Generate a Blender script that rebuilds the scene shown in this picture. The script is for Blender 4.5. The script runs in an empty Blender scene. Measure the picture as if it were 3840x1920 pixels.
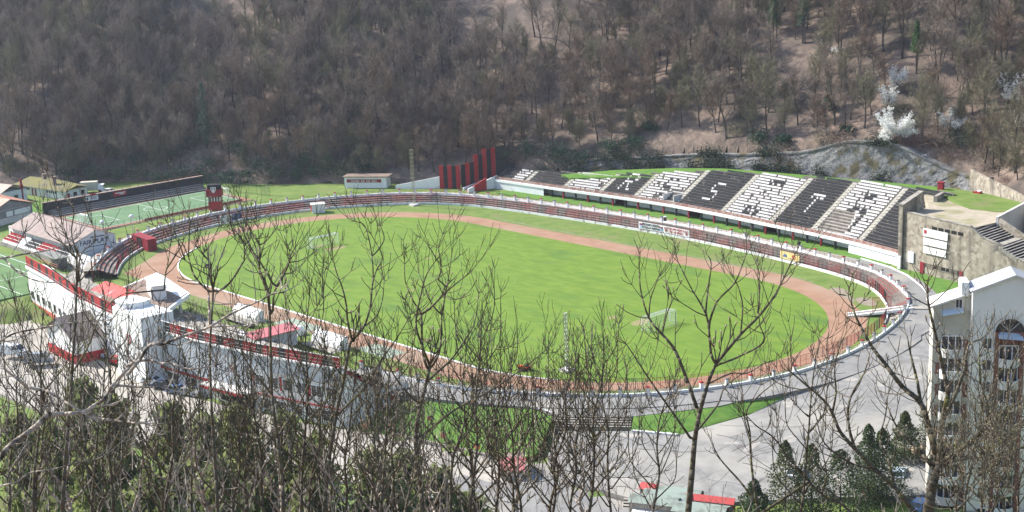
import bpy, bmesh, math, random
from mathutils import Vector, Matrix, noise
import numpy as np
S = bpy.context.scene
R = math.radians
rnd = random.Random(7)
PI = math.pi

# ------------------------------------------------------------------ camera (metres; x along the football pitch, y across it, z up)
CAM = Vector((269.89, -187.62, 73.96))
YAW, PITCH, ROLL, FPX = 2.4043984, 0.2344932, -0.0390080, 5481.8
_f = Vector((math.cos(PITCH)*math.cos(YAW), math.cos(PITCH)*math.sin(YAW), -math.sin(PITCH)))
_r = Vector((math.sin(YAW), -math.cos(YAW), 0.0)); _u = _r.cross(_f)
_r, _u = _r*math.cos(ROLL)+_u*math.sin(ROLL), -_r*math.sin(ROLL)+_u*math.cos(ROLL)
cam = bpy.data.objects.new('camera', bpy.data.cameras.new('camera'))
S.collection.objects.link(cam)
cam.matrix_world = Matrix(((_r.x, _u.x, -_f.x, CAM.x), (_r.y, _u.y, -_f.y, CAM.y), (_r.z, _u.z, -_f.z, CAM.z), (0, 0, 0, 1)))
cam.data.sensor_width = 36; cam.data.lens = 36*FPX/3840
cam.data.clip_start = 0.2; cam.data.clip_end = 3000
S.camera = cam

# ------------------------------------------------------------------ daylight
SUN_TO = Vector((-3.1, -1.0, 2.6)).normalized()      # direction towards the sun
w = bpy.data.worlds.new("World"); S.world = w; w.use_nodes = True
nt = w.node_tree; bg = nt.nodes['Background']
sky = nt.nodes.new('ShaderNodeTexSky'); sky.sky_type = 'NISHITA'; sky.sun_disc = False
sky.sun_elevation = math.asin(SUN_TO.z); sky.sun_rotation = math.atan2(SUN_TO.x, SUN_TO.y)
nt.links.new(sky.outputs[0], bg.inputs[0]); bg.inputs[1].default_value = 0.15
sun = bpy.data.objects.new('sun', bpy.data.lights.new('sun', 'SUN'))
S.collection.objects.link(sun)
sun.data.energy = 4.6; sun.data.angle = R(0.53); sun.data.color = (1.0, 0.95, 0.87)
sun.rotation_euler = (-SUN_TO).to_track_quat('-Z', 'Y').to_euler()
sun.location = (0, 0, 120)
S.view_settings.view_transform = 'Standard'; S.view_settings.look = 'None'
S.view_settings.gamma = 1.0; S.view_settings.exposure = 1.0
S.cycles.max_bounces = 5; S.cycles.transparent_max_bounces = 12; S.cycles.volume_bounces = 0

# ------------------------------------------------------------------ helpers
def ray(x, y):
    return _f + _r*((x-1920)/FPX) - _u*((y-960)/FPX)
def G(x, y, z=0.0):
    """point of the place at height z seen at (x, y) of the 3840 x 1920 photograph"""
    d = ray(x, y); t = (z-CAM.z)/d.z
    return CAM + d*t
def Gv(x, y, v):
    """point of the place at horizontal distance v in front of the camera"""
    d = ray(x, y); fh = Vector((math.cos(YAW), math.sin(YAW), 0))
    return CAM + d*(v/d.dot(fh))
FH = Vector((math.cos(YAW), math.sin(YAW), 0)); RH = Vector((math.sin(YAW), -math.cos(YAW), 0))
def lerp(a, b, t): return a+(b-a)*t
def V(*a): return Vector(a)

class MB:
    """collects polygons and links them as ONE mesh object"""
    def __init__(s): s.v = []; s.f = []; s.m = []
    def poly(s, pts, m=0):
        n = len(s.v); s.v += [tuple(p) for p in pts]; s.f.append(tuple(range(n, n+len(pts)))); s.m.append(m)
    def box(s, c, size, m=0, rz=0.0, tilt=None):
        c = Vector(c); hx, hy, hz = size[0]/2, size[1]/2, size[2]/2
        M = Matrix.Rotation(rz, 3, 'Z')
        if tilt is not None: M = M @ tilt
        n = len(s.v)
        for dz in (-hz, hz):
            for dx, dy in ((-hx, -hy), (hx, -hy), (hx, hy), (-hx, hy)):
                s.v.append(tuple(c + M @ Vector((dx, dy, dz))))
        for q in ((3, 2, 1, 0), (4, 5, 6, 7), (0, 1, 5, 4), (1, 2, 6, 5), (2, 3, 7, 6), (3, 0, 4, 7)):
            s.f.append(tuple(n+i for i in q)); s.m.append(m)
    def prism(s, pts, z0, z1, m=0, mtop=None):
        """upright prism over a counter-clockwise outline; z0, z1 numbers or lists"""
        k = len(pts); n = len(s.v)
        a = z0 if isinstance(z0, (list, tuple)) else [z0]*k
        b = z1 if isinstance(z1, (list, tuple)) else [z1]*k
        s.v += [(p[0], p[1], a[i]) for i, p in enumerate(pts)] + [(p[0], p[1], b[i]) for i, p in enumerate(pts)]
        s.f.append(tuple(n+i for i in reversed(range(k)))); s.m.append(m)
        s.f.append(tuple(n+k+i for i in range(k))); s.m.append(m if mtop is None else mtop)
        for i in range(k):
            j = (i+1) % k
            s.f.append((n+i, n+j, n+k+j, n+k+i)); s.m.append(m)
    def wall(s, a, b, t, z0, z1, m=0, za=None, zb=None):
        """wall from a to b (plan), thickness t to both sides; za / zb: top heights at the two ends"""
        a, b = Vector(a[:2]), Vector(b[:2]); d = (b-a).normalized(); n = Vector((-d.y, d.x))*t/2
        zt = z1 if za is None else [za, zb, zb, za]
        s.prism([a-n, b-n, b+n, a+n], z0, zt, m)
    def bar(s, a, b, r, m=0, n=4, r2=None):
        a, b = Vector(a), Vector(b); d = (b-a)
        if d.length < 1e-6: return
        d.normalize(); r2 = r if r2 is None else r2
        x = d.orthogonal().normalized(); y = d.cross(x); k = len(s.v)
        for p, q in ((a, r), (b, r2)):
            for i in range(n):
                t = 2*PI*(i+.5)/n
                s.v.append(tuple(p + (x*math.cos(t)+y*math.sin(t))*q))
        for i in range(n):
            j = (i+1) % n
            s.f.append((k+i, k+j, k+n+j, k+n+i)); s.m.append(m)
        s.f.append(tuple(k+i for i in reversed(range(n)))); s.m.append(m)
        s.f.append(tuple(k+n+i for i in range(n))); s.m.append(m)
    def sweep(s, path, prof, m=0, closed=False, ms=None):
        """profile [(offset to the left, height)] swept along a plan path of (x, y[, z])"""
        P = [Vector((p[0], p[1])) for p in path]; Z = [p[2] if len(p) > 2 else 0.0 for p in path]
        k = len(P); n = len(s.v); q = len(prof)
        for i in range(k):
            a = P[i-1] if (i or closed) else P[i]; b = P[(i+1) % k] if (i < k-1 or closed) else P[i]
            d = (b-a).normalized(); nn = Vector((-d.y, d.x))
            for o, h in prof: s.v.append((P[i].x+nn.x*o, P[i].y+nn.y*o, Z[i]+h))
        for i in range(k if closed else k-1):
            j = (i+1) % k
            for e in range(q-1):
                s.f.append((n+i*q+e, n+j*q+e, n+j*q+e+1, n+i*q+e+1)); s.m.append(ms[e] if ms else m)
    def ell(s, c, rx, ry, rz_, m=0, n=8, k=5):
        c = Vector(c); b = len(s.v)
        for i in range(k+1):
            t = PI*i/k
            for j in range(n):
                p = 2*PI*j/n
                s.v.append((c.x+rx*math.sin(t)*math.cos(p), c.y+ry*math.sin(t)*math.sin(p), c.z-rz_*math.cos(t)))
        for i in range(k):
            for j in range(n):
                jj = (j+1) % n
                s.f.append((b+i*n+j, b+i*n+jj, b+(i+1)*n+jj, b+(i+1)*n+j)); s.m.append(m)
    def build(s, name, mats, parent=None, smooth=False, loc=None, kind=None, label=None):
        me = bpy.data.meshes.new(name)
        o0 = Vector(loc) if loc is not None else (Vector(parent['at']) if parent is not None else Vector((0, 0, 0)))
        vs = [(x-o0.x, y-o0.y, z-o0.z) for x, y, z in s.v]
        me.from_pydata(vs, [], s.f)
        if not isinstance(mats, (list, tuple)): mats = [mats]
        for q in mats: me.materials.append(q)
        if len(mats) > 1: me.polygons.foreach_set('material_index', [min(i, len(mats)-1) for i in s.m])
        if smooth: me.polygons.foreach_set('use_smooth', [True]*len(s.f))
        me.update()
        o = bpy.data.objects.new(name, me); S.collection.objects.link(o)
        if parent is not None:
            o.parent = parent
            if loc is not None: o.location = Vector(loc)-Vector(parent['at'])
            o['at'] = list(o0)
        else:
            o.location = o0; o['at'] = list(o0)
        if kind: o['kind'] = kind
        if label: o['label'] = label
        return o

def tag(o, label, cat, group=None):
    o['label'] = label; o['category'] = cat
    if group: o['group'] = group
    return o
def thing(name, label, cat, loc=(0, 0, 0), group=None):
    o = bpy.data.objects.new(name, None); S.collection.objects.link(o)
    o.empty_display_size = 0.3
    o.location = loc; o['at'] = list(loc)
    return tag(o, label, cat, group)
def clone(src, loc, rz=0.0, label=None, sc=1.0, group=None):
    c = src.copy(); S.collection.objects.link(c)
    c.location = loc; c.rotation_euler = (0, 0, rz); c.scale = (sc, sc, sc)
    if label: c['label'] = label
    if group: c['group'] = group
    def kids(a, b):
        for ch in a.children:
            d = ch.copy(); S.collection.objects.link(d); d.parent = b; kids(ch, d)
    kids(src, c)
    return c
def smooth_path(pts, n=4, closed=False):
    P = [Vector(p) for p in pts]; out = []; k = len(P)
    for i in range(k if closed else k-1):
        p0 = P[(i-1) % k] if (closed or i) else P[0]; p1 = P[i]; p2 = P[(i+1) % k]
        p3 = P[(i+2) % k] if (closed or i < k-2) else P[-1]
        for j in range(n):
            t = j/n
            out.append(0.5*((2*p1)+(-p0+p2)*t+(2*p0-5*p1+4*p2-p3)*t*t+(-p0+3*p1-3*p2+p3)*t**3))
    if not closed: out.append(P[-1])
    return out
def resample(pts, step):
    P = [Vector(p) for p in pts]; out = [P[0].copy()]; acc = 0.0
    for a, b in zip(P, P[1:]):
        L = (b-a).length
        while acc+L >= step:
            t = (step-acc)/L; a = a.lerp(b, t); out.append(a.copy()); L = (b-a).length; acc = 0.0
        acc += L
    return out

# ------------------------------------------------------------------ materials
def mat(name, c1, c2=None, scale=1.0, rough=0.85, c3=None, s3=0.1, t3=(0.5, 0.62), bump=0.0, bscale=None, spec=0.3, metal=0.0, stretch=None, detail=6.0, lo=0.35, hi=0.65, trans=0.0):
    m = bpy.data.materials.new(name); m.use_nodes = True; t = m.node_tree; N = t.nodes; L = t.links
    b = N['Principled BSDF']; b.inputs['Roughness'].default_value = rough
    b.inputs['Specular IOR Level'].default_value = spec; b.inputs['Metallic'].default_value = metal
    if c2 is None:
        b.inputs['Base Color'].default_value = (*c1, 1); col = None
    if c2 is not None or bump:
        tc = N.new('ShaderNodeTexCoord'); src = tc.outputs['Object']
        if stretch:
            mp = N.new('ShaderNodeMapping'); mp.inputs['Scale'].default_value = stretch; L.new(src, mp.inputs[0]); src = mp.outputs[0]
    if c2 is not None:
        nz = N.new('ShaderNodeTexNoise'); nz.inputs['Scale'].default_value = scale; nz.inputs['Detail'].default_value = detail; nz.inputs['Roughness'].default_value = 0.65
        L.new(src, nz.inputs['Vector'])
        r = N.new('ShaderNodeValToRGB'); L.new(nz.outputs['Fac'], r.inputs[0])
        r.color_ramp.elements[0].position = lo; r.color_ramp.elements[0].color = (*c1, 1)
        r.color_ramp.elements[1].position = hi; r.color_ramp.elements[1].color = (*c2, 1)
        col = r.outputs[0]
        if c3 is not None:
            n3 = N.new('ShaderNodeTexNoise'); n3.inputs['Scale'].default_value = s3; n3.inputs['Detail'].default_value = 5; L.new(src, n3.inputs['Vector'])
            r3 = N.new('ShaderNodeValToRGB'); L.new(n3.outputs['Fac'], r3.inputs[0])
            r3.color_ramp.elements[0].position = t3[0]; r3.color_ramp.elements[0].color = (0, 0, 0, 1)
            r3.color_ramp.elements[1].position = t3[1]; r3.color_ramp.elements[1].color = (1, 1, 1, 1)
            mx = N.new('ShaderNodeMixRGB'); L.new(r3.outputs[0], mx.inputs[0]); L.new(col, mx.inputs[1]); mx.inputs[2].default_value = (*c3, 1)
            col = mx.outputs[0]
        L.new(col, b.inputs['Base Color'])
    if bump:
        nb = N.new('ShaderNodeTexNoise'); nb.inputs['Scale'].default_value = bscale or scale*4; nb.inputs['Detail'].default_value = 4
        L.new(src, nb.inputs['Vector'])
        bp = N.new('ShaderNodeBump'); bp.inputs['Strength'].default_value = 0.6; bp.inputs['Distance'].default_value = bump
        L.new(nb.outputs['Fac'], bp.inputs['Height']); L.new(bp.outputs[0], b.inputs['Normal'])
    if trans:
        tl = N.new('ShaderNodeBsdfTranslucent'); ms = N.new('ShaderNodeMixShader'); ms.inputs[0].default_value = trans
        if col is not None: L.new(col, tl.inputs[0])
        else: tl.inputs[0].default_value = (*c1, 1)
        L.new(b.outputs[0], ms.inputs[1]); L.new(tl.outputs[0], ms.inputs[2]); L.new(ms.outputs[0], N['Material Output'].inputs[0])
    return m
def wave_mat(name, c1, c2, scale, axis='X', rough=0.6, dist=0.0, noise_c=None, metal=0.0, bump=0.02):
    """corrugated or planked sheet: bands in the object's own space"""
    m = bpy.data.materials.new(name); m.use_nodes = True; t = m.node_tree; N = t.nodes; L = t.links
    b = N['Principled BSDF']; b.inputs['Roughness'].default_value = rough; b.inputs['Metallic'].default_value = metal
    tc = N.new('ShaderNodeTexCoord')
    wv = N.new('ShaderNodeTexWave'); wv.wave_type = 'BANDS'; wv.bands_direction = axis
    wv.inputs['Scale'].default_value = scale; wv.inputs['Distortion'].default_value = dist
    L.new(tc.outputs['Object'], wv.inputs['Vector'])
    r = N.new('ShaderNodeValToRGB'); L.new(wv.outputs['Fac'], r.inputs[0])
    r.color_ramp.elements[0].color = (*c1, 1); r.color_ramp.elements[1].color = (*c2, 1); r.color_ramp.elements[0].position = .2; r.color_ramp.elements[1].position = .7
    col = r.outputs[0]
    if noise_c:
        nz = N.new('ShaderNodeTexNoise'); nz.inputs['Scale'].default_value = 0.6; nz.inputs['Detail'].default_value = 8; L.new(tc.outputs['Object'], nz.inputs['Vector'])
        r3 = N.new('ShaderNodeValToRGB'); L.new(nz.outputs['Fac'], r3.inputs[0]); r3.color_ramp.elements[0].position = .45; r3.color_ramp.elements[1].position = .62
        mx = N.new('ShaderNodeMixRGB'); L.new(r3.outputs[0], mx.inputs[0]); L.new(col, mx.inputs[1]); mx.inputs[2].default_value = (*noise_c, 1); col = mx.outputs[0]
    L.new(col, b.inputs['Base Color'])
    if bump:
        bp = N.new('ShaderNodeBump'); bp.inputs['Distance'].default_value = bump; bp.inputs['Strength'].default_value = .7
        L.new(wv.outputs['Fac'], bp.inputs['Height']); L.new(bp.outputs[0], b.inputs['Normal'])
    return m
def stone_mat(name, c1, c2, cm, scale=1.2, stain=(0.05, 0.045, 0.04)):
    m = bpy.data.materials.new(name); m.use_nodes = True; t = m.node_tree; N = t.nodes; L = t.links
    b = N['Principled BSDF']; b.inputs['Roughness'].default_value = .95
    tc = N.new('ShaderNodeTexCoord')
    vo = N.new('ShaderNodeTexVoronoi'); vo.inputs['Scale'].default_value = scale; L.new(tc.outputs['Object'], vo.inputs['Vector'])
    v2 = N.new('ShaderNodeTexVoronoi'); v2.feature = 'DISTANCE_TO_EDGE'; v2.inputs['Scale'].default_value = scale; L.new(tc.outputs['Object'], v2.inputs['Vector'])
    sp = N.new('ShaderNodeSeparateColor'); L.new(vo.outputs['Color'], sp.inputs[0])
    r = N.new('ShaderNodeValToRGB'); L.new(sp.outputs[0], r.inputs[0]); r.color_ramp.elements[0].color = (*c1, 1); r.color_ramp.elements[1].color = (*c2, 1)
    r2 = N.new('ShaderNodeValToRGB'); L.new(v2.outputs['Distance'], r2.inputs[0]); r2.color_ramp.elements[0].position = .02; r2.color_ramp.elements[1].position = .07
    r2.color_ramp.elements[0].color = (1, 1, 1, 1); r2.color_ramp.elements[1].color = (0, 0, 0, 1)
    mx = N.new('ShaderNodeMixRGB'); L.new(r2.outputs[0], mx.inputs[0]); L.new(r.outputs[0], mx.inputs[1]); mx.inputs[2].default_value = (*cm, 1)
    mp = N.new('ShaderNodeMapping'); mp.inputs['Scale'].default_value = (.5, .5, .06); L.new(tc.outputs['Object'], mp.inputs[0])
    nz = N.new('ShaderNodeTexNoise'); nz.inputs['Scale'].default_value = .9; nz.inputs['Detail'].default_value = 6; L.new(mp.outputs[0], nz.inputs['Vector'])
    r3 = N.new('ShaderNodeValToRGB'); L.new(nz.outputs['Fac'], r3.inputs[0]); r3.color_ramp.elements[0].position = .52; r3.color_ramp.elements[1].position = .7
    r3.color_ramp.elements[1].color = (.8, .8, .8, 1)
    m2 = N.new('ShaderNodeMixRGB'); L.new(r3.outputs[0], m2.inputs[0]); L.new(mx.outputs[0], m2.inputs[1]); m2.inputs[2].default_value = (*stain, 1)
    L.new(m2.outputs[0], b.inputs['Base Color'])
    bp = N.new('ShaderNodeBump'); bp.inputs['Distance'].default_value = .05; L.new(sp.outputs[1], bp.inputs['Height']); L.new(bp.outputs[0], b.inputs['Normal'])
    return m

M = {}
M['pitch'] = mat('pitch_grass', (.088, .165, .012), (.140, .215, .022), .22, .9, c3=(.068, .140, .018), s3=.07, t3=(.55, .75), bump=.03, bscale=6, stretch=(1, 2.2, 1))
M['grass'] = mat('verge_grass', (.085, .15, .022), (.15, .20, .045), .35, .95, c3=(.17, .16, .07), s3=.12, t3=(.56, .75), bump=.05, bscale=5)
M['lawn'] = mat('lawn_grass', (.06, .15, .018), (.11, .20, .03), .5, .95, bump=.04, bscale=6)
M['track'] = mat('cinder', (.25, .140, .088), (.325, .195, .128), .2, .95, c3=(.30, .215, .155), s3=.06, t3=(.5, .7), bump=.01)
M['asphalt'] = mat('old_asphalt', (.165, .16, .152), (.27, .262, .245), .5, .9, c3=(.33, .31, .27), s3=.08, t3=(.48, .7), detail=12)
M['road'] = mat('road_asphalt', (.17, .165, .16), (.24, .235, .22), .3, .9, c3=(.30, .28, .24), s3=.1, t3=(.52, .7))
M['street'] = mat('pale_concrete', (.31, .285, .245), (.40, .37, .32), .3, .9, c3=(.25, .23, .20), s3=.15)
M['path'] = mat('path_concrete', (.28, .25, .21), (.38, .34, .29), .6, .95, c3=(.18, .17, .14), s3=.3, t3=(.5, .75))
M['conc'] = mat('weathered_concrete', (.22, .20, .17), (.38, .35, .30), .9, .95, c3=(.10, .09, .08), s3=.5, t3=(.5, .75))
M['conc_dark'] = mat('dark_and_shaded_concrete', (.09, .08, .075), (.19, .17, .15), 1.2, .95)
M['white'] = mat('white_paint', (.72, .72, .70), (.80, .80, .79), .5, .7, c3=(.5, .48, .44), s3=.7, t3=(.62, .85))
M['offwhite'] = mat('off_white_plaster', (.55, .53, .50), (.66, .64, .61), .4, .9, c3=(.42, .40, .37), s3=.5, t3=(.55, .8))
M['red'] = mat('red_paint', (.30, .014, .018), (.40, .03, .03), .6, .6)
M['red_dark'] = mat('dark_red_paint', (.20, .012, .02), (.28, .02, .03), .6, .6)
M['black'] = mat('black_paint', (.010, .010, .013), (.025, .025, .03), .6, .6)
M['rail'] = mat('rusty_rail', (.12, .045, .035), (.2, .07, .05), 3, .7)
M['steel'] = mat('grey_steel', (.35, .35, .36), (.45, .45, .46), 1, .45, metal=.3)
M['mast'] = mat('faded_yellow_steel', (.33, .30, .17), (.42, .40, .30), 2, .6)
M['glass'] = mat('window_glass', (.03, .035, .04), None, rough=.15, spec=.6)
M['dark'] = mat('interior_and_riser_shade', (.012, .012, .013), None, rough=.9)
M['seat_w'] = mat('white_seat', (.60, .57, .55), (.78, .76, .74), 1.2, .5)
M['seat_b'] = mat('black_seat', (.032, .033, .038), (.062, .064, .07), 2, .5)
M['turf'] = mat('artificial_turf', (.085, .165, .08), (.115, .20, .10), .3, .9)
M['line'] = mat('line_paint', (.72, .74, .70), None, rough=.9)
M['faint'] = mat('faint_line', (.085, .18, .03), (.16, .25, .09), .25, .95)
M['tier'] = mat('tier_concrete', (.08, .074, .066), (.165, .15, .13), .35, .95, c3=(.07, .065, .06), s3=.5, t3=(.5, .75))
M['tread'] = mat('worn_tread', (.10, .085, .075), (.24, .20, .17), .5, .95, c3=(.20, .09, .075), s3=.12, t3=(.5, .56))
M['stone'] = stone_mat('stone_masonry', (.20, .165, .12), (.42, .37, .29), (.34, .31, .26), 1.3)
M['rock'] = mat('rock_facing', (.10, .10, .10), (.25, .245, .24), 2.2, .95, c3=(.10, .085, .05), s3=.35, t3=(.5, .62), bump=.22, bscale=3.5, detail=10)
M['earth'] = mat('leaf_litter', (.115, .088, .072), (.225, .168, .132), .6, 1.0, c3=(.07, .058, .05), s3=.06, t3=(.48, .62), bump=.3, bscale=1)
M['gravel'] = mat('gravel', (.30, .26, .19), (.40, .35, .27), .8, 1.0, c3=(.24, .22, .12), s3=.2)
M['tile'] = wave_mat('red_tiles', (.30, .10, .055), (.42, .17, .10), 2.2, 'Y', noise_c=(.40, .24, .17))
M['tile_old'] = wave_mat('old_brown_sheet', (.12, .068, .055), (.17, .11, .09), 1.6, 'X', noise_c=(.20, .145, .125), dist=1.0)
M['moss'] = mat('mossy_roof', (.175, .165, .055), (.14, .125, .085), .35, 1.0, lo=.42, hi=.6)
M['brown_roof'] = mat('brown_roof_felt', (.16, .11, .085), (.26, .20, .16), .5, .9, stretch=(1, 6, 1))
M['sheet_red'] = wave_mat('red_sheet', (.38, .035, .03), (.52, .07, .06), 3.0, 'X')
M['sheet_pink'] = wave_mat('faded_red_sheet', (.42, .10, .10), (.52, .17, .16), 3.0, 'X')
M['sheet_green'] = wave_mat('green_sheet', (.20, .25, .21), (.28, .33, .28), 2.0, 'X', noise_c=(.15, .17, .14))
M['sheet_grey'] = wave_mat('corrugated_grey', (.36, .39, .42), (.46, .49, .52), 4.0, 'X', rough=.5)
M['brick'] = mat('brick_red', (.17, .075, .055), (.24, .105, .08), 2, .9)
M['blue'] = mat('blue_door', (.05, .16, .27), (.07, .2, .33), 1, .6)
M['text_blue'] = mat('blue_lettering', (.03, .04, .10), None, rough=.7)
M['text_red'] = mat('red_lettering', (.42, .03, .03), None, rough=.7)
M['yellow'] = mat('yellow_banner', (.64, .50, .20), (.70, .56, .26), 1, .7)
M['orange'] = mat('orange_paint', (.60, .10, .02), None, rough=.4)
M['navy'] = mat('navy_print', (.02, .03, .09), (.12, .16, .3), 1.2, .7)
M['cloth'] = mat('dark_clothes', (.015, .016, .022), (.03, .03, .04), 5, .9)
M['jeans'] = mat('jeans_blue', (.25, .30, .38), None, rough=.9)
M['skin'] = mat('skin', (.45, .27, .2), None, rough=.6)
M['hair'] = mat('dark_hair', (.02, .015, .012), None, rough=.7)
M['rubber'] = mat('rubber', (.015, .015, .015), None, rough=.8)
M['net'] = mat('goal_net', (.75, .78, .75), None, rough=.9)
M['plant_box'] = mat('terracotta', (.45, .12, .05), (.5, .16, .08), 3, .8)

# ================================================================== SETTING
# outlines in plan (x, y), measured in metres
def arc(cx, cy, r, a0, a1, n): return [(cx+r*math.cos(R(a0+(a1-a0)*i/n)), cy+r*math.sin(R(a0+(a1-a0)*i/n))) for i in range(n+1)]
def oval(r, rl=None): return arc(8.5, 0, rl or r, 90, 270, 36) + arc(92, 0, r, -90, 90, 36)
FENCE = [(-13.5, -45.2), (-20.5, -40.6), (-26.5, -35.5), (-32.6, -28.0), (-36.6, -19.5), (-39.6, -10), (-41.2, 0), (-40.3, 9.5), (-38.4, 18), (-34.8, 27),
         (-28.5, 36), (-20.1, 45), (-8.5, 50.6), (3, 52.8), (15, 54.0), (28, 55), (41, 55.7), (56, 55.8), (72, 54.6), (86, 53), (101.5, 50.3), (111, 47.4), (117.5, 43.6),
         (123.4, 38), (128, 31.8), (131.8, 24.4), (133.8, 17), (134.9, 8), (134.4, -1), (132, -11), (127.5, -21), (121, -29.5), (112.6, -36.8), (104, -42), (96, -45.6), (88, -47.4), (80, -48.6)]
TOP = [(-6.5, -52.6), (-14, -49.8), (-21.5, -45.5), (-30, -38.2), (-36.5, -31), (-41.8, -21.5), (-45.2, -11), (-47.2, -1), (-46.6, 10.5), (-43.6, 21.5), (-39.8, 31),
       (-31, 43), (-20.3, 51), (-8.5, 55.2), (4, 57.7), (17.3, 59.2), (33.9, 60.2), (46.7, 60.5), (59, 60.2), (71.2, 59.4), (79.5, 58.1), (92, 56.2), (101, 54.3), (111, 51.6),
       (118.4, 47.2), (124.3, 42.2), (128.9, 37.2), (133.4, 27.8), (136, 18), (137.2, 9), (136.9, -1), (134.6, -12), (130.2, -22.5), (123.8, -31.5), (115, -39), (106, -44.6), (97, -48), (88.3, -49.6), (80, -50.6)]
fence_c = smooth_path(FENCE, 6); top_c = smooth_path(TOP, 6)
def even(path, n):
    P = [Vector(p) for p in path]; L = [0]
    for a, b in zip(P, P[1:]): L.append(L[-1]+(b-a).length)
    out = []; k = 0
    for i in range(n):
        s = L[-1]*i/(n-1)
        while k < len(P)-2 and L[k+1] < s: k += 1
        t = (s-L[k])/max(1e-9, L[k+1]-L[k]); out.append(P[k].lerp(P[k+1], t))
    return out
NT = 240
fence_e = even(fence_c, NT)
# partner of each fence point: where its outward normal meets the terrace top
top_e = []
for i, p in enumerate(fence_e):
    a = fence_e[max(0, i-2)]; b = fence_e[min(NT-1, i+2)]; d = (b-a).normalized(); n = Vector((-d.y, d.x))
    best = min(top_c, key=lambda q: abs((q-p).dot(d)) + (0 if (q-p).dot(n) > 0 else 50) + .02*(q-p).length)
    top_e.append(p + n*max(.8, (best-p).dot(n)))
def tz(i):
    """height of the terrace top along the bowl: 1.6 m round the far side, running out on the near side"""
    p = fence_e[i]
    if p.x > 100 and p.y < 36: return max(.25, 1.6*min(1, max(0, (p.y+12)/48)))
    if p.x > 60 and p.y < 0: return .25
    return 1.6

FOOT = [(-330, -130, 2), (-200, -52, 2), (-135, -14, 2), (-108, 16, 2), (-82, 30, 2.2), (-52, 48, 2.2), (-40, 57, 2.4), (-27, 64, 4.5), (-12, 74, 7), (5, 80.5, 10), (20, 85.5, 12.6),
        (33, 89.8, 14.2), (62, 93.4, 16.2), (76, 94.2, 18.2), (86, 94.8, 18.6), (98, 95.4, 16), (108, 94.4, 13.6), (112, 92, 13.5), (131, 77.4, 14.6), (160, 60, 16), (230, 22, 17), (330, -40, 18), (500, -160, 20)]
FV = [Vector((a, b)) for a, b, c in FOOT]
def hill_s(x, y):
    """(distance behind the foot of the hill, height at the foot)"""
    p = Vector((x, y)); best = (1e9, 0, 0)
    for i in range(len(FV)-1):
        a, b = FV[i], FV[i+1]; d = b-a; L = d.length; t = max(0, min(1, (p-a).dot(d)/(L*L))); q = a+d*t
        D = (p-q).length
        if D < best[0]:
            sd = d.x*(p.y-a.y)-d.y*(p.x-a.x)
            best = (D, D if sd > 0 else -D, lerp(FOOT[i][2], FOOT[i+1][2], t))
    return best[1], best[2]
BASE = [(-140, -60, 0), (-110, -20, 1), (-90, 0, 1), (-70, -30, .9), (-70, 0, 1), (-70, 20, 1), (-56, -10, 1), (-56, 12, 1), (-60, -48, .3), (-40, -48, 0), (-40, -62, 0), (-20, -62, 0), (-70, -75, 0), (-25, -80, -.5),
        (-50, 30, 1.5), (-40, 45, 1.6), (-20, 55, 1.7), (0, 62, 1.6), (30, 66, 1.6), (60, 66, 1.6), (90, 62, 1.6), (110, 56, 1.6), (122, 52, 1.5), (135, 45, 1.3),
        (0, 0, -.3), (50, 0, -.3), (100, 0, -.3), (-20, 0, -.3), (50, 35, -.3), (50, -35, -.3), (110, 30, -.3), (110, -25, -.3), (-10, 35, -.3), (-10, -30, -.3),
        (10, -52, -.2), (40, -58, -.2), (70, -54, -.2), (10, -76, -3.2), (40, -80, -3.2), (70, -77, -3.2), (100, -66, -3.2), (90, -62, -3), (20, -95, -3.2), (60, -100, -3.2), (110, -80, -3.2), (-10, -100, -2.5),
        (125, -62, -3), (105, -57, -2.2), (98, -53, -.8), (120, -55, -2), (110, -48, -.6), (135, -60, -2), (140, -40, -1.3), (140, -20, -1), (146, 5, -.3), (146, 30, .6), (160, 10, -.5), (160, -20, -1.3), (160, -50, -2.2), (175, -30, -2.6), (185, 0, -2.5), (200, 40, -2)]
BA = np.array(BASE, float)
def base_h(x, y):
    d2 = (BA[:, 0]-x)**2+(BA[:, 1]-y)**2+4.0
    wgt = d2**-2.5
    return float((wgt*BA[:, 2]).sum()/wgt.sum())
def H(x, y):
    h = base_h(x, y)
    s, z0 = hill_s(x, y)
    if s > -14:
        if s > 0:
            n1 = noise.noise(Vector((x*.02, y*.02, 3)))*5*min(1, s/25) + noise.noise(Vector((x*.08, y*.08, 9)))*1.1*min(1, s/8)
            h = z0 + .66*min(s, 130) + n1
        else:
            h = lerp(h, z0, (s+14)/14) if z0 < 5 else h
    v = (Vector((x, y, 0))-Vector((CAM.x, CAM.y, 0))).dot(FH)
    zf = 70.5 - .53*max(v, 1.5) + noise.noise(Vector((x*.05, y*.05, 1)))*1.2
    return max(h, min(zf, 70))

def grid_mesh(name, m, us, vs, off, kind='structure'):
    """ground sheet over a fan of (sideways, forward) coordinates seen from the camera's hill"""
    b = MB(); idx = {}
    for j, v in enumerate(vs):
        for i, u in enumerate(us):
            p = Vector((CAM.x, CAM.y, 0)) + FH*v + RH*u
            b.v.append((p.x, p.y, H(p.x, p.y)+off(p.x, p.y, v)))
    nu = len(us)
    for j in range(len(vs)-1):
        for i in range(nu-1):
            b.f.append((j*nu+i, j*nu+i+1, (j+1)*nu+i+1, (j+1)*nu+i)); b.m.append(0)
    o = b.build(name, m, smooth=True); o['kind'] = kind
    return o
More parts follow.
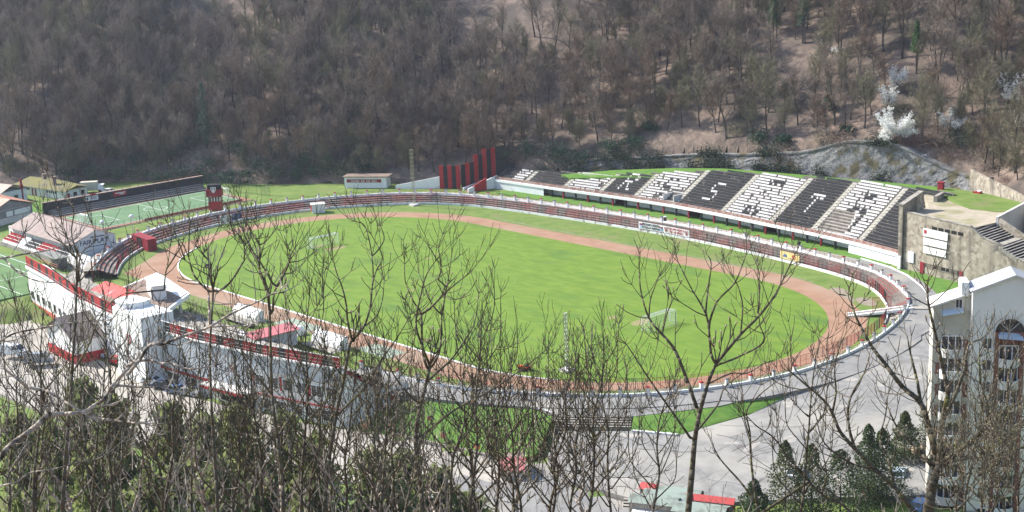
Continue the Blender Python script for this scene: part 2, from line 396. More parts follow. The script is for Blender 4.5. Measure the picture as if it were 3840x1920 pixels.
# leaf litter covers the wooded slopes
def hill_z(x, y):
    s, z0 = hill_s(x, y)
    if s >= 0: return H(x, y)
    return lerp(z0, min(z0, base_h(x, y))-1.5, min(1, -s/2.2))
def hill_sheet(name, m, test, us, vs, zfun=H):
    b = MB(); nu = len(us); keep = {}
    P = []
    for j, v in enumerate(vs):
        for i, u in enumerate(us):
            p = Vector((CAM.x, CAM.y, 0)) + FH*v + RH*u
            b.v.append((p.x, p.y, zfun(p.x, p.y))); P.append(test(p.x, p.y, v))
    for j in range(len(vs)-1):
        for i in range(nu-1):
            q = (j*nu+i, j*nu+i+1, (j+1)*nu+i+1, (j+1)*nu+i)
            if all(P[k] for k in q): b.f.append(q); b.m.append(0)
    o = b.build(name, m, smooth=True); o['kind'] = 'structure'
    return o
hill = hill_sheet('hillside', M['earth'], lambda x, y, v: hill_s(x, y)[0] > -3, [-330+i*2.4 for i in range(280)], [250+i*2.4 for i in range(150)], hill_z)
fore = hill_sheet('foreground_slope', M['earth'], lambda x, y, v: v < 140, [-260+i*6.0 for i in range(90)], [-30+i*5.0 for i in range(35)])

POLYS = []
def slab(name, pts, z, m, depth=.6, kind='structure'):
    """flat (or gently tilted) slab; pts (x, y) or (x, y, z)"""
    b = MB(); zz = [p[2] if len(p) > 2 else z for p in pts]
    A = sum(pts[i][0]*pts[(i+1) % len(pts)][1]-pts[(i+1) % len(pts)][0]*pts[i][1] for i in range(len(pts)))
    if A < 0: pts = pts[::-1]; zz = zz[::-1]
    b.prism(pts, [q-depth for q in zz], zz, 0); POLYS.append((np.array([(p[0], p[1]) for p in pts]), min(zz)))
    o = b.build(name, m, kind=kind)
    return o
def strip(name, inner, outer, zi, zo, m, depth=.5, closed=False):
    b = MB(); n = len(inner); k = n if closed else n-1
    if not closed:
        for i in range(0, n-1, 3):
            j = min(n-1, i+3); POLYS.append((np.array([tuple(inner[i][:2]), tuple(inner[j][:2]), tuple(outer[j][:2]), tuple(outer[i][:2])]), min(zi[i], zi[j])))
    for i in range(k):
        j = (i+1) % n; a, c, d, e = inner[i], inner[j], outer[j], outer[i]
        za, zc = zi[i], zi[j]; zd, ze = zo[j], zo[i]
        b.poly([(a[0], a[1], za), (c[0], c[1], zc), (d[0], d[1], zd), (e[0], e[1], ze)])
        b.poly([(e[0], e[1], ze), (d[0], d[1], zd), (d[0], d[1], zd-depth), (e[0], e[1], ze-depth)])
        b.poly([(c[0], c[1], zc), (a[0], a[1], za), (a[0], a[1], za-depth), (c[0], c[1], zc-depth)])
    return b.build(name, m, kind='structure')

# inside of the bowl: verge grass at z = 0, cinder track, pitch
inner_poly = [(p.x, p.y) for p in fence_e]
slab('verge_grass', inner_poly, 0.0, M['grass'], .5)
ov_in = oval(37.4); ov_out = oval(43.6, 43.2)
strip('running_track', ov_in[::-1], ov_out[::-1], [.012]*len(ov_in), [.012]*len(ov_in), M['track'], .05, closed=True)
slab('track_apron', [(-14, -43.4), (8, -43.4), (8, -37), (-6, -35), (-18, -26), (-26, -16), (-31, -20), (-27, -27), (-21, -34)], .008, M['track'], .05)
slab('track_apron', [(124, 32), (130, 22), (132.5, 12), (132, -4), (129, -14), (124, -24), (118, -30), (112, -20), (114, 20)], .0075, M['track'], .05)
slab('pitch_grass', [p for p in ov_in], .02, M['pitch'], .06)
# white kerb along the near half of the inner edge
kb = MB(); near = [p for p in smooth_path(arc(8.5, 0, 37.3, 211, 270, 14)+arc(92, 0, 37.3, -90, -62, 8), 2)]
kb.sweep([(p.x, p.y) for p in near], [(-.14, 0), (-.14, .16), (.14, .16), (.14, 0)])
kb.build('track_kerb', M['white'], kind='structure')
k2 = MB(); far = smooth_path([(8.5, 44.6), (30, 44.4), (60, 44.2), (92, 44.0), (104, 42.6)], 6)
k2.sweep([(p.x, p.y) for p in far], [(-.06, 0), (-.06, .05), (.06, .05), (.06, 0)])
k2.build('outer_track_kerb', M['conc'], kind='structure')
# pitch markings
ml = MB()
def mline(b, x0, y0, x1, y1, z=.026, wd=.12, m=0):
    a, c = Vector((x0, y0)), Vector((x1, y1)); d = (c-a).normalized(); n = Vector((-d.y, d.x))*wd/2
    b.poly([(a.x-n.x, a.y-n.y, z), (c.x-n.x, c.y-n.y, z), (c.x+n.x, c.y+n.y, z), (a.x+n.x, a.y+n.y, z)], m)
LP = 100.8
for x, s in ((0, 1), (LP, -1)):
    mline(ml, x, -34, x, 34)
    mline(ml, x, 20.16, x+16.5*s, 20.16); mline(ml, x, -20.16, x+16.5*s, -20.16); mline(ml, x+16.5*s, -20.16, x+16.5*s, 20.16)
for y in (-34, 34): mline(ml, 0, y, LP, y)
mline(ml, LP/2, -34, LP/2, 34)
for i in range(40): mline(ml, LP/2+9.15*math.cos(i*PI/20), 9.15*math.sin(i*PI/20), LP/2+9.15*math.cos((i+1)*PI/20), 9.15*math.sin((i+1)*PI/20))
ml.build('pitch_markings', M['faint'], kind='structure')
# worn patches and small pale slabs at the pitch edge
wp = MB()
def patch(b, x, y, rx, ry, z, a=0):
    b.poly([(x+rx*math.cos(t)*math.cos(a)-ry*math.sin(t)*math.sin(a), y+rx*math.cos(t)*math.sin(a)+ry*math.sin(t)*math.cos(a), z) for t in [2*PI*i/14+.2*math.sin(i*5) for i in range(14)]])
patch(wp, 3.2, 0.4, 1.5, 3.0, .024); patch(wp, 97, 0, 1.3, 2.4, .024, .2); patch(wp, 91, -1, .8, 1.2, .0245); patch(wp, -1.6, -1, .8, 2.2, .0255)
for i in range(9): patch(wp, rnd.uniform(10, 90), rnd.uniform(-30, 30), rnd.uniform(.4, 1.0), rnd.uniform(.3, .7), .0235+.0005*i, rnd.uniform(0, 3))
wp.build('worn_patches', mat('worn_earth', (.20, .20, .07), (.26, .21, .12), 1.5, 1), kind='structure')
bp_ = MB()
for x, y in ((115.5, 36.5), (118, 33), (120, 37), (112, 40)): patch(bp_, x, y, 3.2, 1.6, .003, -.6)
bp_.build('bare_soil', mat('bare_soil_m', (.20, .17, .13), (.28, .23, .17), .8, 1), kind='structure')

# ring road and path outside the bowl
ring_o = []
for i, p in enumerate(top_e):
    a = top_e[max(0, i-2)]; b2 = top_e[min(NT-1, i+2)]; d = (b2-a).normalized(); n = Vector((-d.y, d.x))
    far_side = p.y > 45 or p.x < 0
    wd = 3.2 if far_side and p.x < 90 else lerp(3.2, 5.8, min(1, max(0, (p.x-90)/25))) if p.y > 20 else (6.5 if p.y > -20 else 5.4)
    if p.x < -10 and p.y < 40: wd = 2.4
    ring_o.append(p+n*wd)
zt = [tz(i) for i in range(NT)]
iR = next(i for i in range(NT) if fence_e[i].x > 98 and fence_e[i].y > 40)
strip('terrace_path', top_e[:iR+1], ring_o[:iR+1], [z-.02 for z in zt[:iR+1]], [z-.02 for z in zt[:iR+1]], M['path'], 1.9)
zr = [max(z-.02, .12) for z in zt]
strip('ring_road', top_e[iR:], ring_o[iR:], zr[iR:], zr[iR:], M['road'], 1.6)
# far strip of grass between path and stand, grey plaza, lawn, street
slab('plaza', [(124.2, -47.4, -.95), (132.3, -40.2, -.95), (138.0, -37.2, -1), (140.6, -24, -.9), (141.0, -12, .05), (142.0, 0, .36), (142.4, 10, .68), (141.0, 22, 1.08), (136.6, 35.0, 1.42), (139.5, 38.4, 1.2), (147, 33, .9), (154, 24, .3),
               (166, 4, -.8), (176, -14, -1.4), (178, -28, -1.7), (166, -40, -1.8), (157, -50, -1.9), (147, -57, -1.9), (136, -58.5, -1.8), (129, -54.5, -1.6)], -1, M['asphalt'], 2.5)
slab('grass_wedge', [(121.5, -44.4, .06), (130, -37.6, .06), (136.3, -26, .06), (141.6, -4, .02), (141.0, -20, -.8), (138.2, -37, -.95), (132.0, -40.4, -.9), (124.0, -47.0, -.6)][1:7], 0, M['lawn'], 1.5)
slab('road_apron', [(118, -42.5), (127, -35), (133, -25), (137, -14), (139.3, -2), (141.7, -3.6), (136.6, -26), (130.2, -37.4), (121.0, -44.6), (117.0, -44.6)], .10, M['road'], 1.3)
wk = MB(); wk.sweep([(132.2, -40.4, -.98), (138.3, -37.2, -1.0)], [(-.2, 0), (-.2, .25), (.2, .25), (.2, 0)]); wk.build('wedge_kerb', M['white'], kind='structure')
slab('lawn', [(99.8, -51.7, -.1), (106, -50.1, -.1), (116.6, -44.9, -.1), (120.4, -45.0, -.2), (124, -50, -1.0), (127.3, -55.2, -1.7), (124, -57.5, -2.2), (115, -58.6, -2.5), (105, -61.4, -2.6), (101.5, -61.2, -2.5), (100.6, -57, -1.6)], 0, M['lawn'], .35)
wl = MB(); wl.sweep([(99.0, -51.0, -.06), (106, -49.5, -.06), (116.4, -44.4, -.06), (119.6, -44.3, -.1)], [(-.15, -.3), (-.15, .22), (.15, .22), (.15, -.3)]); wl.build('lawn_kerb', M['white'], kind='structure')
slab('street', [(-4, -69, -2.9), (30, -73, -2.9), (60, -73.5, -2.9), (92, -66.5, -2.9), (101, -62.5, -2.9), (115, -59.6, -2.9), (126, -57.2, -2.4), (133, -61, -2.4), (124, -70, -2.95), (105, -82, -2.95), (70, -92, -2.95), (10, -95, -2.95), (-14, -88, -2.9)], -2.9, M['street'], 1)
slab('lower_yard', [(125.8, -57.6), (129, -54.8), (136, -58.8), (147, -57.3), (156.5, -50.6), (163, -52), (170, -60), (160, -74), (135, -80), (122, -72)], -2.5, M['road'], 1.5)
slab('side_lawn', [(113, 56.4, 1.62), (118.6, 53.2, 1.6), (125.2, 48.0, 1.5), (131.5, 41.5, 1.3), (135.2, 36.8, 1.1), (139, 39.2, 1.1), (138, 44, 1.2), (132, 54, 1.5), (130.5, 57.0, 1.6)], 1.5, M['lawn'], 1.2)
sk = MB(); sk.sweep([(p[0], p[1], p[2]) for p in [(104, 58.8, 1.6), (112.5, 56.3, 1.6), (118.6, 52.9, 1.57), (125.0, 47.6, 1.47), (131.2, 41.0, 1.27), (134.8, 36.4, 1.07), (139.5, 38.6, 1.07)]], [(-.12, -.1), (-.12, .2), (.12, .2), (.12, -.1)]); sk.build('side_lawn_kerb', M['white'], kind='structure')
slab('stand_forecourt_grass', [(-10, 62.0), (4, 61.4), (17, 62.8), (34, 63.8), (47, 64.1), (60, 63.8), (72, 63), (92, 60.2), (101, 58.7), (110, 57.2), (113, 60), (100, 66), (60, 70), (40, 70), (10, 68), (-8, 66)], 1.60, M['lawn'], .8)
slab('ledge_grass', [(5, 71, 6.6), (18, 77, 8.2), (33, 83, 9.4), (46, 86, 10.2), (62, 88, 10.5), (86, 89.5, 11), (101, 90, 11.4), (112, 86.5, 11.6), (108, 81.5, 11.3), (101, 81.6, 10.9), (76, 81.4, 10.4), (60, 80.8, 10.0), (46, 80.6, 9.4), (32, 76, 8.0), (21, 73.4, 7.2), (9, 70.3, 6.2)], 10, M['lawn'], 3)

# seams, cracks and patches in the old asphalt
cr = MB(); jr = random.Random(4)
def plaza_pt(px, py, dz=.02):
    q = G(px, py, -1.0)
    return q
def crack(px, py, ang, L, w, b, seg=7):
    q = G(px, py, -1.0); zs = [(-1, q)]
    p = Vector((q.x, q.y)); a = ang
    for i in range(seg):
        a += jr.gauss(0, .12); d = Vector((math.cos(a), math.sin(a)))*L/seg; n = Vector((-d.y, d.x)).normalized()*w*jr.uniform(.5, 1.2)
        e = p+d; b.v += [(p.x-n.x, p.y-n.y, 0), (e.x-n.x, e.y-n.y, 0), (e.x+n.x, e.y+n.y, 0), (p.x+n.x, p.y+n.y, 0)]; k = len(b.v); b.f.append((k-4, k-3, k-2, k-1)); b.m.append(0); p = e
pz = bpy.data.objects['plaza']
from mathutils.bvhtree import BVHTree
bv = BVHTree.FromPolygons([v.co[:] for v in pz.data.vertices], [p.vertices[:] for p in pz.data.polygons])
def drape(b, lift):
    out = MB()
    for f in b.f:
        P = []
        for i in f:
            x, y, _ = b.v[i]; h = bv.ray_cast(Vector((x, y, 50)), Vector((0, 0, -1)))[0]
            if h is None: break
            P.append((x, y, h.z+lift))
        else: out.poly(P)
    return out
for i in range(70):
    crack(jr.uniform(2150, 3500), jr.uniform(1330, 1860), jr.choice([.15, 1.72, .2, 1.65])+jr.gauss(0, .12), jr.uniform(3, 14), jr.choice([.05, .07, .10]), cr)
drape(cr, .006).build('asphalt_seams', mat('seam_dark', (.06, .058, .055), (.11, .105, .10), 2, .95), kind='structure')
pc_ = MB()
for i in range(26):
    q = G(jr.uniform(2150, 3500), jr.uniform(1300, 1860), -1.0); patch(pc_, q.x, q.y, jr.uniform(.5, 2.6), jr.uniform(.4, 1.3), 0, jr.uniform(0, 3))
# cut the patches into small triangles so that they follow the slope
fine = MB()
for f in pc_.f:
    c = sum((Vector(pc_.v[i]) for i in f), Vector())/len(f)
    for a, d in zip(f, f[1:]+f[:1]): fine.poly([c, pc_.v[a], pc_.v[d]])
drape(fine, .004).build('asphalt_patches', mat('patch_pale', (.25, .24, .22), (.38, .35, .31), 1.5, .95), kind='structure')
mh = MB(); q = G(2777, 1672, -1.15); mh.poly([(q.x+.55*math.cos(i*PI/8), q.y+.55*math.sin(i*PI/8), 0) for i in range(16)]); drape(mh, .01).build('manhole_cover', M['conc_dark'], kind='structure')

# ================================================================== THE BOWL
# --- terrace of low concrete steps round the pitch
terr = thing('terrace', 'low weathered concrete terrace of shallow steps curving round the running track', 'terrace', (46, 57, 0))
NS = 5
iT = next(i for i in range(NT) if fence_e[i].x > 120 and fence_e[i].y < 31)     # steps stop at the ramp
for k in range(NS):
    b = MB()
    for i in range(iT):
        j = i+1
        for (t0, t1) in ((k/NS, (k+1)/NS),):
            za, zb = tz(i)*(k+1)/NS, tz(j)*(k+1)/NS; z0a, z0b = tz(i)*k/NS, tz(j)*k/NS
            A, B2 = fence_e[i].lerp(top_e[i], t0), fence_e[j].lerp(top_e[j], t0); C, D = fence_e[j].lerp(top_e[j], t1), fence_e[i].lerp(top_e[i], t1)
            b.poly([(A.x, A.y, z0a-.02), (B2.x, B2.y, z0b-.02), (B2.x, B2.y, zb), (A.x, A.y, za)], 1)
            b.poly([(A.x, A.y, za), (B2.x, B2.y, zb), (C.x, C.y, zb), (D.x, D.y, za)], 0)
    b.build('step', [M['tread'], M['conc_dark']], terr)  # risers get a darker colour that holds their shade
b = MB()
for i in range(iT, NT-1):
    A, B2, C, D = fence_e[i], fence_e[i+1], top_e[i+1], top_e[i]
    b.poly([(A.x, A.y, .01), (B2.x, B2.y, .01), (C.x, C.y, zr[i+1]-.01), (D.x, D.y, zr[i]-.01)])
b.build('sloping_bank', [mat('bank', (.25, .22, .18), (.33, .30, .25), .8, .95, c3=(.10, .15, .04), s3=.2, t3=(.45, .6))], terr)
b = MB()
b.sweep([(p.x, p.y, 0) for p in fence_e[:iT+4]], [(-.12, -.1), (-.12, .55), (.14, .55), (.14, -.1)])
b.build('base_wall', mat('flaking_white', (.62, .62, .62), (.76, .76, .75), .6, .8, c3=(.26, .24, .22), s3=.5, t3=(.55, .66)), terr)

# --- mesh fence in red and black lengths
fen = thing('mesh_fence', 'low mesh fence in alternating red and black lengths along the foot of the terrace', 'fence', (46, 55, 0))
fp = resample(fence_c, .3); iM = len(fp)
pan = []; k = 0; col = 0
gap = lambda p: 124.5 < p.x < 129.5 and 26.5 < p.y < 36.5
while k < iM-2:
    n = 13 if col == 0 else 9
    seg = fp[k:min(iM, k+n+1)]
    if len(seg) > 2 and not any(gap(p) for p in seg): pan.append((col, seg))
    k += n; col = 1-col
for col, seg in pan:
    b = MB(); near_side = seg[0].y < 0 and seg[0].x > 60
    z0, z1 = (.0, 1.9) if near_side else (.55, 2.35)
    for q, p in enumerate(seg):
        if q % 4 == 0: b.box((p.x, p.y, (z0+z1)/2), (.07, .07, z1-z0))
        else: b.box((p.x, p.y, (z0+z1)/2), (.025, .025, z1-z0-.1))
    b.sweep([(p.x, p.y) for p in seg], [(-.02, z1-.04), (-.02, z1), (.02, z1), (.02, z1-.04)])
    b.sweep([(p.x, p.y) for p in seg], [(-.02, (z0+z1)/2), (-.02, (z0+z1)/2+.04), (.02, (z0+z1)/2+.04)])
    b.sweep([(p.x, p.y) for p in seg], [(-.02, z0+.1), (-.02, z0+.14), (.02, z0+.14)])
    b.build('fence_panel', M['red_dark'] if col == 0 else M['black'], fen, label='red fence panel' if col == 0 else 'black fence panel')

# --- parapet with little pillars at the top of the terrace
par = thing('parapet', 'white parapet wall with capped pillars round the top of the terrace', 'wall', (46, 60, 1.6))
b = MB(); b.sweep([(p.x, p.y, zr[i] if i > iR else tz(i)) for i, p in enumerate(top_e)], [(-.14, -.6), (-.14, .42), (.14, .42), (.14, -.3)])
b.build('low_wall', M['white'], par)
tp = resample([(p.x, p.y, zr[i] if i > iR else tz(i)) for i, p in enumerate(top_e)], 4.25)
tp = tp[:100]
pb = MB(); pb.box((0, 0, .65), (.46, .46, 1.3)); pb.box((0, 0, .05), (.56, .56, .12))
pil0 = None
cb = MB(); cb.box((0, 0, 1.34), (.66, .66, .1)); cb.box((0, 0, 1.43), (.4, .4, .08))
for i, p in enumerate(tp):
    if pil0 is None:
        pil = pb.build('pillar', M['white']); pil0 = pil
        cr = cb.build('cap', M['red'], pil); cd = cb.build('cap', mat('grey_cap', (.16, .15, .15), (.22, .21, .2), 2, .9)); cd.parent = None
        cap_r, cap_d = cr, cd
    else:
        pil = pil0.copy(); S.collection.objects.link(pil)
        c = (cap_r if i % 2 == 0 else cap_d).copy(); S.collection.objects.link(c); c.parent = pil
        c['label'] = 'red cap' if i % 2 == 0 else 'grey cap'
    pil.parent = par; pil.location = p-Vector(par['at'])
    q = tp[min(i+1, len(tp)-1)]-tp[max(0, i-1)]; pil.rotation_euler = (0, 0, math.atan2(q.y, q.x))
cap_r['label'] = 'red cap'
bpy.data.objects.remove(cap_d)
b = MB()
for a, c in zip(tp, tp[1:]):
    yel = a.y < 0 and a.x > 60
    b.bar(a+V(0, 0, 1.0), c+V(0, 0, 1.0), .03, 1 if yel else 0)
    if not yel:
        for t in (.33, .66): q = a.lerp(c, t); b.bar(q+V(0, 0, .4), q+V(0, 0, 1.05), .035, 0)
b.build('handrail', [M['rail'], mat('yellow_rail', (.5, .36, .14), None, rough=.6)], par)

# --- big seating stand
YF = [(-16, 66), (-4, 66.6), (10, 67.2), (22, 68.0), (33, 68.5), (45, 68.6), (60, 67.6), (76, 65.6), (88, 64.2), (101, 62.0), (114.2, 58.6)]
def interp(T, x):
    for (a, b_), (c, d) in zip(T, T[1:]):
        if x <= c: return lerp(b_, d, max(0, (x-a)/(c-a)))
    return T[-1][1]
yf = lambda x: interp(YF, x)
yb = lambda x: interp([(-16, 69.6), (-14, 70.6), (-4, 71.6), (9.6, 73.6), (21.4, 75.6), (32.5, 78.2), (45.6, 81.4), (60, 81.8), (76, 81.6), (88, 81.2), (101, 79.6), (114.2, 77.5)], x)
Z0S, RD, RH_ = 4.25, .9, .45
stand = thing('seating_stand', 'long open stand of black and white plastic seats under the wooded hill', 'stand', (50, 66, 1.6))
NR = 22
xs = [-15+i*(114.0+15)/120 for i in range(121)]
b = MB()
for k in range(NR):
    for i in range(120):
        xa, xb = xs[i], xs[i+1]
        if yf((xa+xb)/2)+RD*(k+.4) > yb((xa+xb)/2): continue
        ya, y2 = yf(xa)+RD*k, yf(xb)+RD*k; z = Z0S+RH_*k
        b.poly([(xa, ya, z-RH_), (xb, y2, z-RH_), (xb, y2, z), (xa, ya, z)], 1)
        b.poly([(xa, ya, z), (xb, y2, z), (xb, y2+RD, z), (xa, ya+RD, z)], 2 if (88 < xa < 97.5 and k < 9) or k == 0 else 0)
b.build('tier_steps', [M['tier'], M['conc_dark'], M['conc']], stand)
b = MB()
pth = [(x, yf(x)-.7) for x in xs]
b.sweep(pth, [(-.15, 3.5), (-.15, 4.1), (.25, 4.1), (.25, 3.5), (-.15, 3.5)])
b.build('front_beam', M['white'], stand)
b = MB(); b.sweep([(x, yf(x)-.2) for x in xs], [(-.2, 4.1), (-.2, 4.75), (.1, 4.75), (.1, 4.1)])
b.build('front_parapet', mat('flaking_red', (.22, .09, .07), (.34, .28, .24), 1.2, .9), stand)
b = MB(); b.sweep([(x, yf(x)-.35) for x in xs], [(0, 3.6), (4.0, 3.6)]); b.build('soffit', M['offwhite'], stand)
b = MB()
b.sweep([(x, yf(x)+2.4) for x in xs if x < 103], [(0, 1.2), (0, 3.7)])
xr = [x for x in xs if x > 98]
b.sweep([(x, yf(x)-.65) for x in xr], [(0, 1.2), (0, 3.6)])
b.sweep([(x, yf(x)-.65) for x in xs if x < 4], [(0, 1.2), (0, 3.6)])
b.poly([(xr[0], yf(xr[0])-.65, 1.2), (xr[0], yf(xr[0])-.65, 3.6), (xr[0], yf(xr[0])+2.5, 3.6), (xr[0], yf(xr[0])+2.5, 1.2)])
b.build('undercroft_wall', mat('undercroft_white', (.66, .67, .68), (.76, .77, .78), .4, .8, c3=(.4, .38, .36), s3=.3, t3=(.6, .75)), stand)
xc = 5.0; q = 0
cols = [6.0+4.05*i for i in range(23)]
for q, x in enumerate(cols):
    b = MB(); b.box((x, yf(x)-.45, 2.5), (.38, .38, 2.2)); b.build('column', M['red_dark'] if q % 2 else M['black'], stand, label='red column' if q % 2 else 'black column')
for x in (26.5, 50.5, 74.0):
    b = MB(); b.box((x, yf(x)+2.2, 2.5), (3.4, .5, 2.3)); b.build('doorway', M['dark'], stand)
AISLE = [-4, 9.6, 21.4, 32.5, 45.6, 60.4, 75.7, 87.8, 101.3]
for x in AISLE:
    b = MB()
    nk = int((yb(x)-yf(x))/RD)
    for k in range(nk):
        for h in (0, 1):
            b.box((x, yf(x)+RD*(k+.25+h*.5), Z0S+RH_*k+(.10 if h == 0 else .29)-.12), (1.25, .40, .26))
    b.build('aisle_stair', mat('aisle_concrete', (.42, .40, .34), (.55, .52, .45), 2, .9) if x == -4 else bpy.data.materials['aisle_concrete'], stand)
# vomitory box in the middle of the stand
b = MB()
x0, x1 = 41.6, 44.9; yy = yf(43)+.2
b.box((x0, yy+1.9, 5.2), (.25, 3.6, 1.7)); b.box((x1, yy+1.9, 5.2), (.25, 3.6, 1.7)); b.box(((x0+x1)/2, yy+3.8, 5.3), (3.5, .25, 1.9)); b.box(((x0+x1)/2, yy+1.8, 4.55), (3.1, 3.6, .2), 1)
b.build('vomitory', [M['offwhite'], M['conc']], stand)
# seats: block letters R E S I T A laid out seat by seat
GL = {'R': ['1111.', '1...1', '1...1', '1111.', '1.1..', '1..1.', '1...1'], 'E': ['11111', '1....', '1....', '1111.', '1....', '1....', '11111'],
      'S': ['.1111', '1....', '1....', '.111.', '....1', '....1', '1111.'], 'I': ['11111', '..1..', '..1..', '..1..', '..1..', '..1..', '11111'],
      'T': ['11111', '1.1.1', '..1..', '..1..', '..1..', '..1..', '..1..'], 'A': ['.111.', '1...1', '1...1', '11111', '1...1', '1...1', '1...1']}
secs = [(-14.4, -9.2, 'b', None), (-9.2, -4.9, 'w', None), (-3.1, 8.8, 'b', None), (10.5, 20.6, 'w', None), (22.3, 31.7, 'b', 'R'), (33.4, 44.8, 'w', 'E'), (46.5, 59.5, 'b', 'S'),
        (61.3, 74.8, 'w', 'I'), (76.6, 87.0, 'b', 'T'), (88.7, 100.5, 'w', 'A'), (102.1, 113.6, 'b', None)]
srnd = random.Random(3); seats = []
for x0, x1, c, g in secs:
    n = int((x1-x0)/.5); xm = (x0+x1)/2
    rows_here = [k for k in range(NR) if yf(xm)+RD*(k+.9) <= yb(xm)]
    big = c == 'w' and len(rows_here) > 12; r0 = max(2, len(rows_here)//2-(6 if big else 4)); cell = .98 if big else .66
    for k in rows_here:
        for i in range(n):
            x = x0+.25+i*.5; y = yf(x)+RD*k+.55
            if yf(x)+RD*(k+.85) > yb(x): continue
            if 41 < x < 45.4 and k < 5: continue
            col = c
            if g:
                gx = int((x-(xm-2.5*cell))//cell); gy = 6-int((k-r0)*.6) if big else 6-(k-r0)
                if 0 <= gx < 5 and 0 <= gy < 7 and GL[g][gy][gx] == '1' and (c == 'b' or srnd.random() < .75): col = 'w' if c == 'b' else 'b'
            if g == 'A' and 1 <= k <= 7 and x < 94.5+.25*(8-k): continue
            miss = .03 if c == 'b' else .07
            if noise.noise(Vector((x*.22, k*.35, 2))) > .42 and c == 'w': miss = .55
            if srnd.random() < miss: continue
            seats.append((x, y, Z0S+RH_*k, col))
def seat_geo(b, x, y, z, m):
    b.box((x, y-.04, z+.22), (.41, .34, .05), m); b.box((x, y+.13, z+.39), (.41, .05, .30), m)
    b.box((x, y+.02, z+.09), (.10, .10, .18), m)
seats.sort(key=lambda s: (Vector((s[0], s[1], s[2]))-CAM).length)
sw = MB(); seat_geo(sw, 0, 0, 0, 0); proto = {}
for x, y, z, c in seats[:100]:
    if c not in proto:
        o = sw.build('seat', M['seat_w'] if c == 'w' else M['seat_b'], stand, loc=(x, y, z)); o.data = None if False else o.data
        # geometry is modelled round the seat's own foot
        me = o.data; co = np.array([(p.co[:]) for p in me.vertices]) + np.array((x, y, z)); me.vertices.foreach_set('co', co.ravel()); proto[c] = o
    else:
        o = proto[c].copy(); S.collection.objects.link(o); o.parent = stand
    o.location = Vector((x, y, z))-Vector(stand['at']); o['label'] = 'white seat' if c == 'w' else 'black seat'
b = MB()
for x, y, z, c in seats[100:]: seat_geo(b, x, y, z, 0 if c == 'w' else 1)
b.build('seat_rows', [M['seat_w'], M['seat_b']], stand, kind='stuff')

# --- striped screen wall of red and black panels at the end of the stand
scr = thing('striped_screen', 'tall red and black striped screen wall stepping up beside the end of the stand', 'wall', (-24, 58, 1.6))
p0, p1 = V(-26.4, 56.8, 0), V(-19.6, 61.8, 0)
A0 = G(1650, 706, 1.7); A1 = G(1728, 707, 1.7)
def stripes(a, b_, heights, zb0, zb1, first):
    n = len(heights)
    for i in range(n):
        q0, q1 = a.lerp(b_, i/n), a.lerp(b_, (i+1)/n); m = MB(); zb = lerp(zb0, zb1, i/n)
        m.wall(q0, q1, .18, zb-.5, heights[i]); red = (i+first) % 2 == 0
        m.build('stripe_panel', M['red'] if red else M['black'], scr, label='red panel' if red else 'black panel')
stripes(A0, A1, [7.9]*5, 1.7, 1.7, 0)
A2 = V(A1.x+3.4, A1.y+9.6, 0)
stripes(A1+V(.1, .2, 0), A2, [8.1, 8.3, 8.5, 10.4, 10.4, 11.7, 11.7, 11.7], 1.7, 4.6, 1)
m = MB(); m.wall(A2+V(.05, .15, 0), A2+V(4.5, 3.0, 0), .18, 3, 10, za=11.6, zb=8.0); m.build('return_panel', M['black'], scr)
# stair up to the stand with red and white flank walls
st = thing('stand_stair', 'concrete stair with white and red flank walls beside the striped screen', 'stair', (-17, 63, 1.6))
B0 = G(1745, 717, 1.65); dirS = (A2-A1); dirS.z = 0; dirS.normalize(); sideS = V(dirS.y, -dirS.x, 0)
b = MB()
for k in range(9):
    c = B0+dirS*(.45+k*.55); b.box((c.x, c.y, 1.5+k*.14), (2.6, .56, .5+k*.28), 0, rz=math.atan2(sideS.y, sideS.x))
b.build('steps', M['conc_dark'], st)
for s_, m_, nm in ((-1, M['white'], 'white flank wall'), (1, M['red'], 'red flank wall')):
    b = MB(); a = B0+sideS*1.6*s_; c = a+dirS*5.4; b.wall(a, c, .35, 1.2, 3, za=2.3, zb=4.9 if s_ > 0 else 3.6); b.build('flank_wall', m_, st, label=nm)
b = MB(); a = B0+sideS*2.0; c = V(-14.6, 66.4, 0); b.wall(a, c, .3, 1.2, 4, za=2.6, zb=5.0); b.build('end_wall', M['white'], st)

# --- far white hut and sloping white wall
hut = thing('flat_roofed_hut', 'long low white hut with a dark red window strip below the wood', 'hut', (-44, 46, 1.8))
a, c = G(1293, 703, 1.7), G(1450, 703, 1.7); d = (c-a).normalized(); n = V(-d.y, d.x, 0)
b = MB(); pl = [a, c, c+n*4, a+n*4]; b.prism([(p.x, p.y) for p in pl], 1.2, 4.5, 0); b.build('wall', M['white'], hut)
b = MB(); pl = [a-d*.4-n*.4, c+d*.6-n*.4, c+d*.6+n*4.3, a-d*.4+n*4.3]; b.prism([(p.x, p.y) for p in pl], 4.5, 4.75, 0); b.build('roof', M['brown_roof'], hut)
b = MB(); L = (c-a).length; q0 = a+d*(.06*L)-n*.05; q1 = a+d*(.88*L)-n*.05; b.wall(q0, q1, .1, 3.0, 3.95); b.build('window_strip', M['red_dark'], hut)
b = MB()
for i in (3, 4, 5, 6, 7, 8, 9, 11, 12, 13, 15, 16, 17, 19, 20, 21, 22):
    q = q0.lerp(q1, i/26)-n*.07; b.wall(q, q+d*.16, .08, 3.12, 3.82)
b.wall(q0-n*.07, q1-n*.07, .03, 3.05, 3.12); b.build('window_bars', M['offwhite'], hut)
ret = MB(); a, c = G(1484, 706, 1.7), G(1650, 706, 1.7); ret.wall(a, c, .3, 1.0, 3, za=2.5, zb=4.9)
tag(ret.build('sloping_wall', M['white']), 'white retaining wall rising towards the striped screen', 'wall')

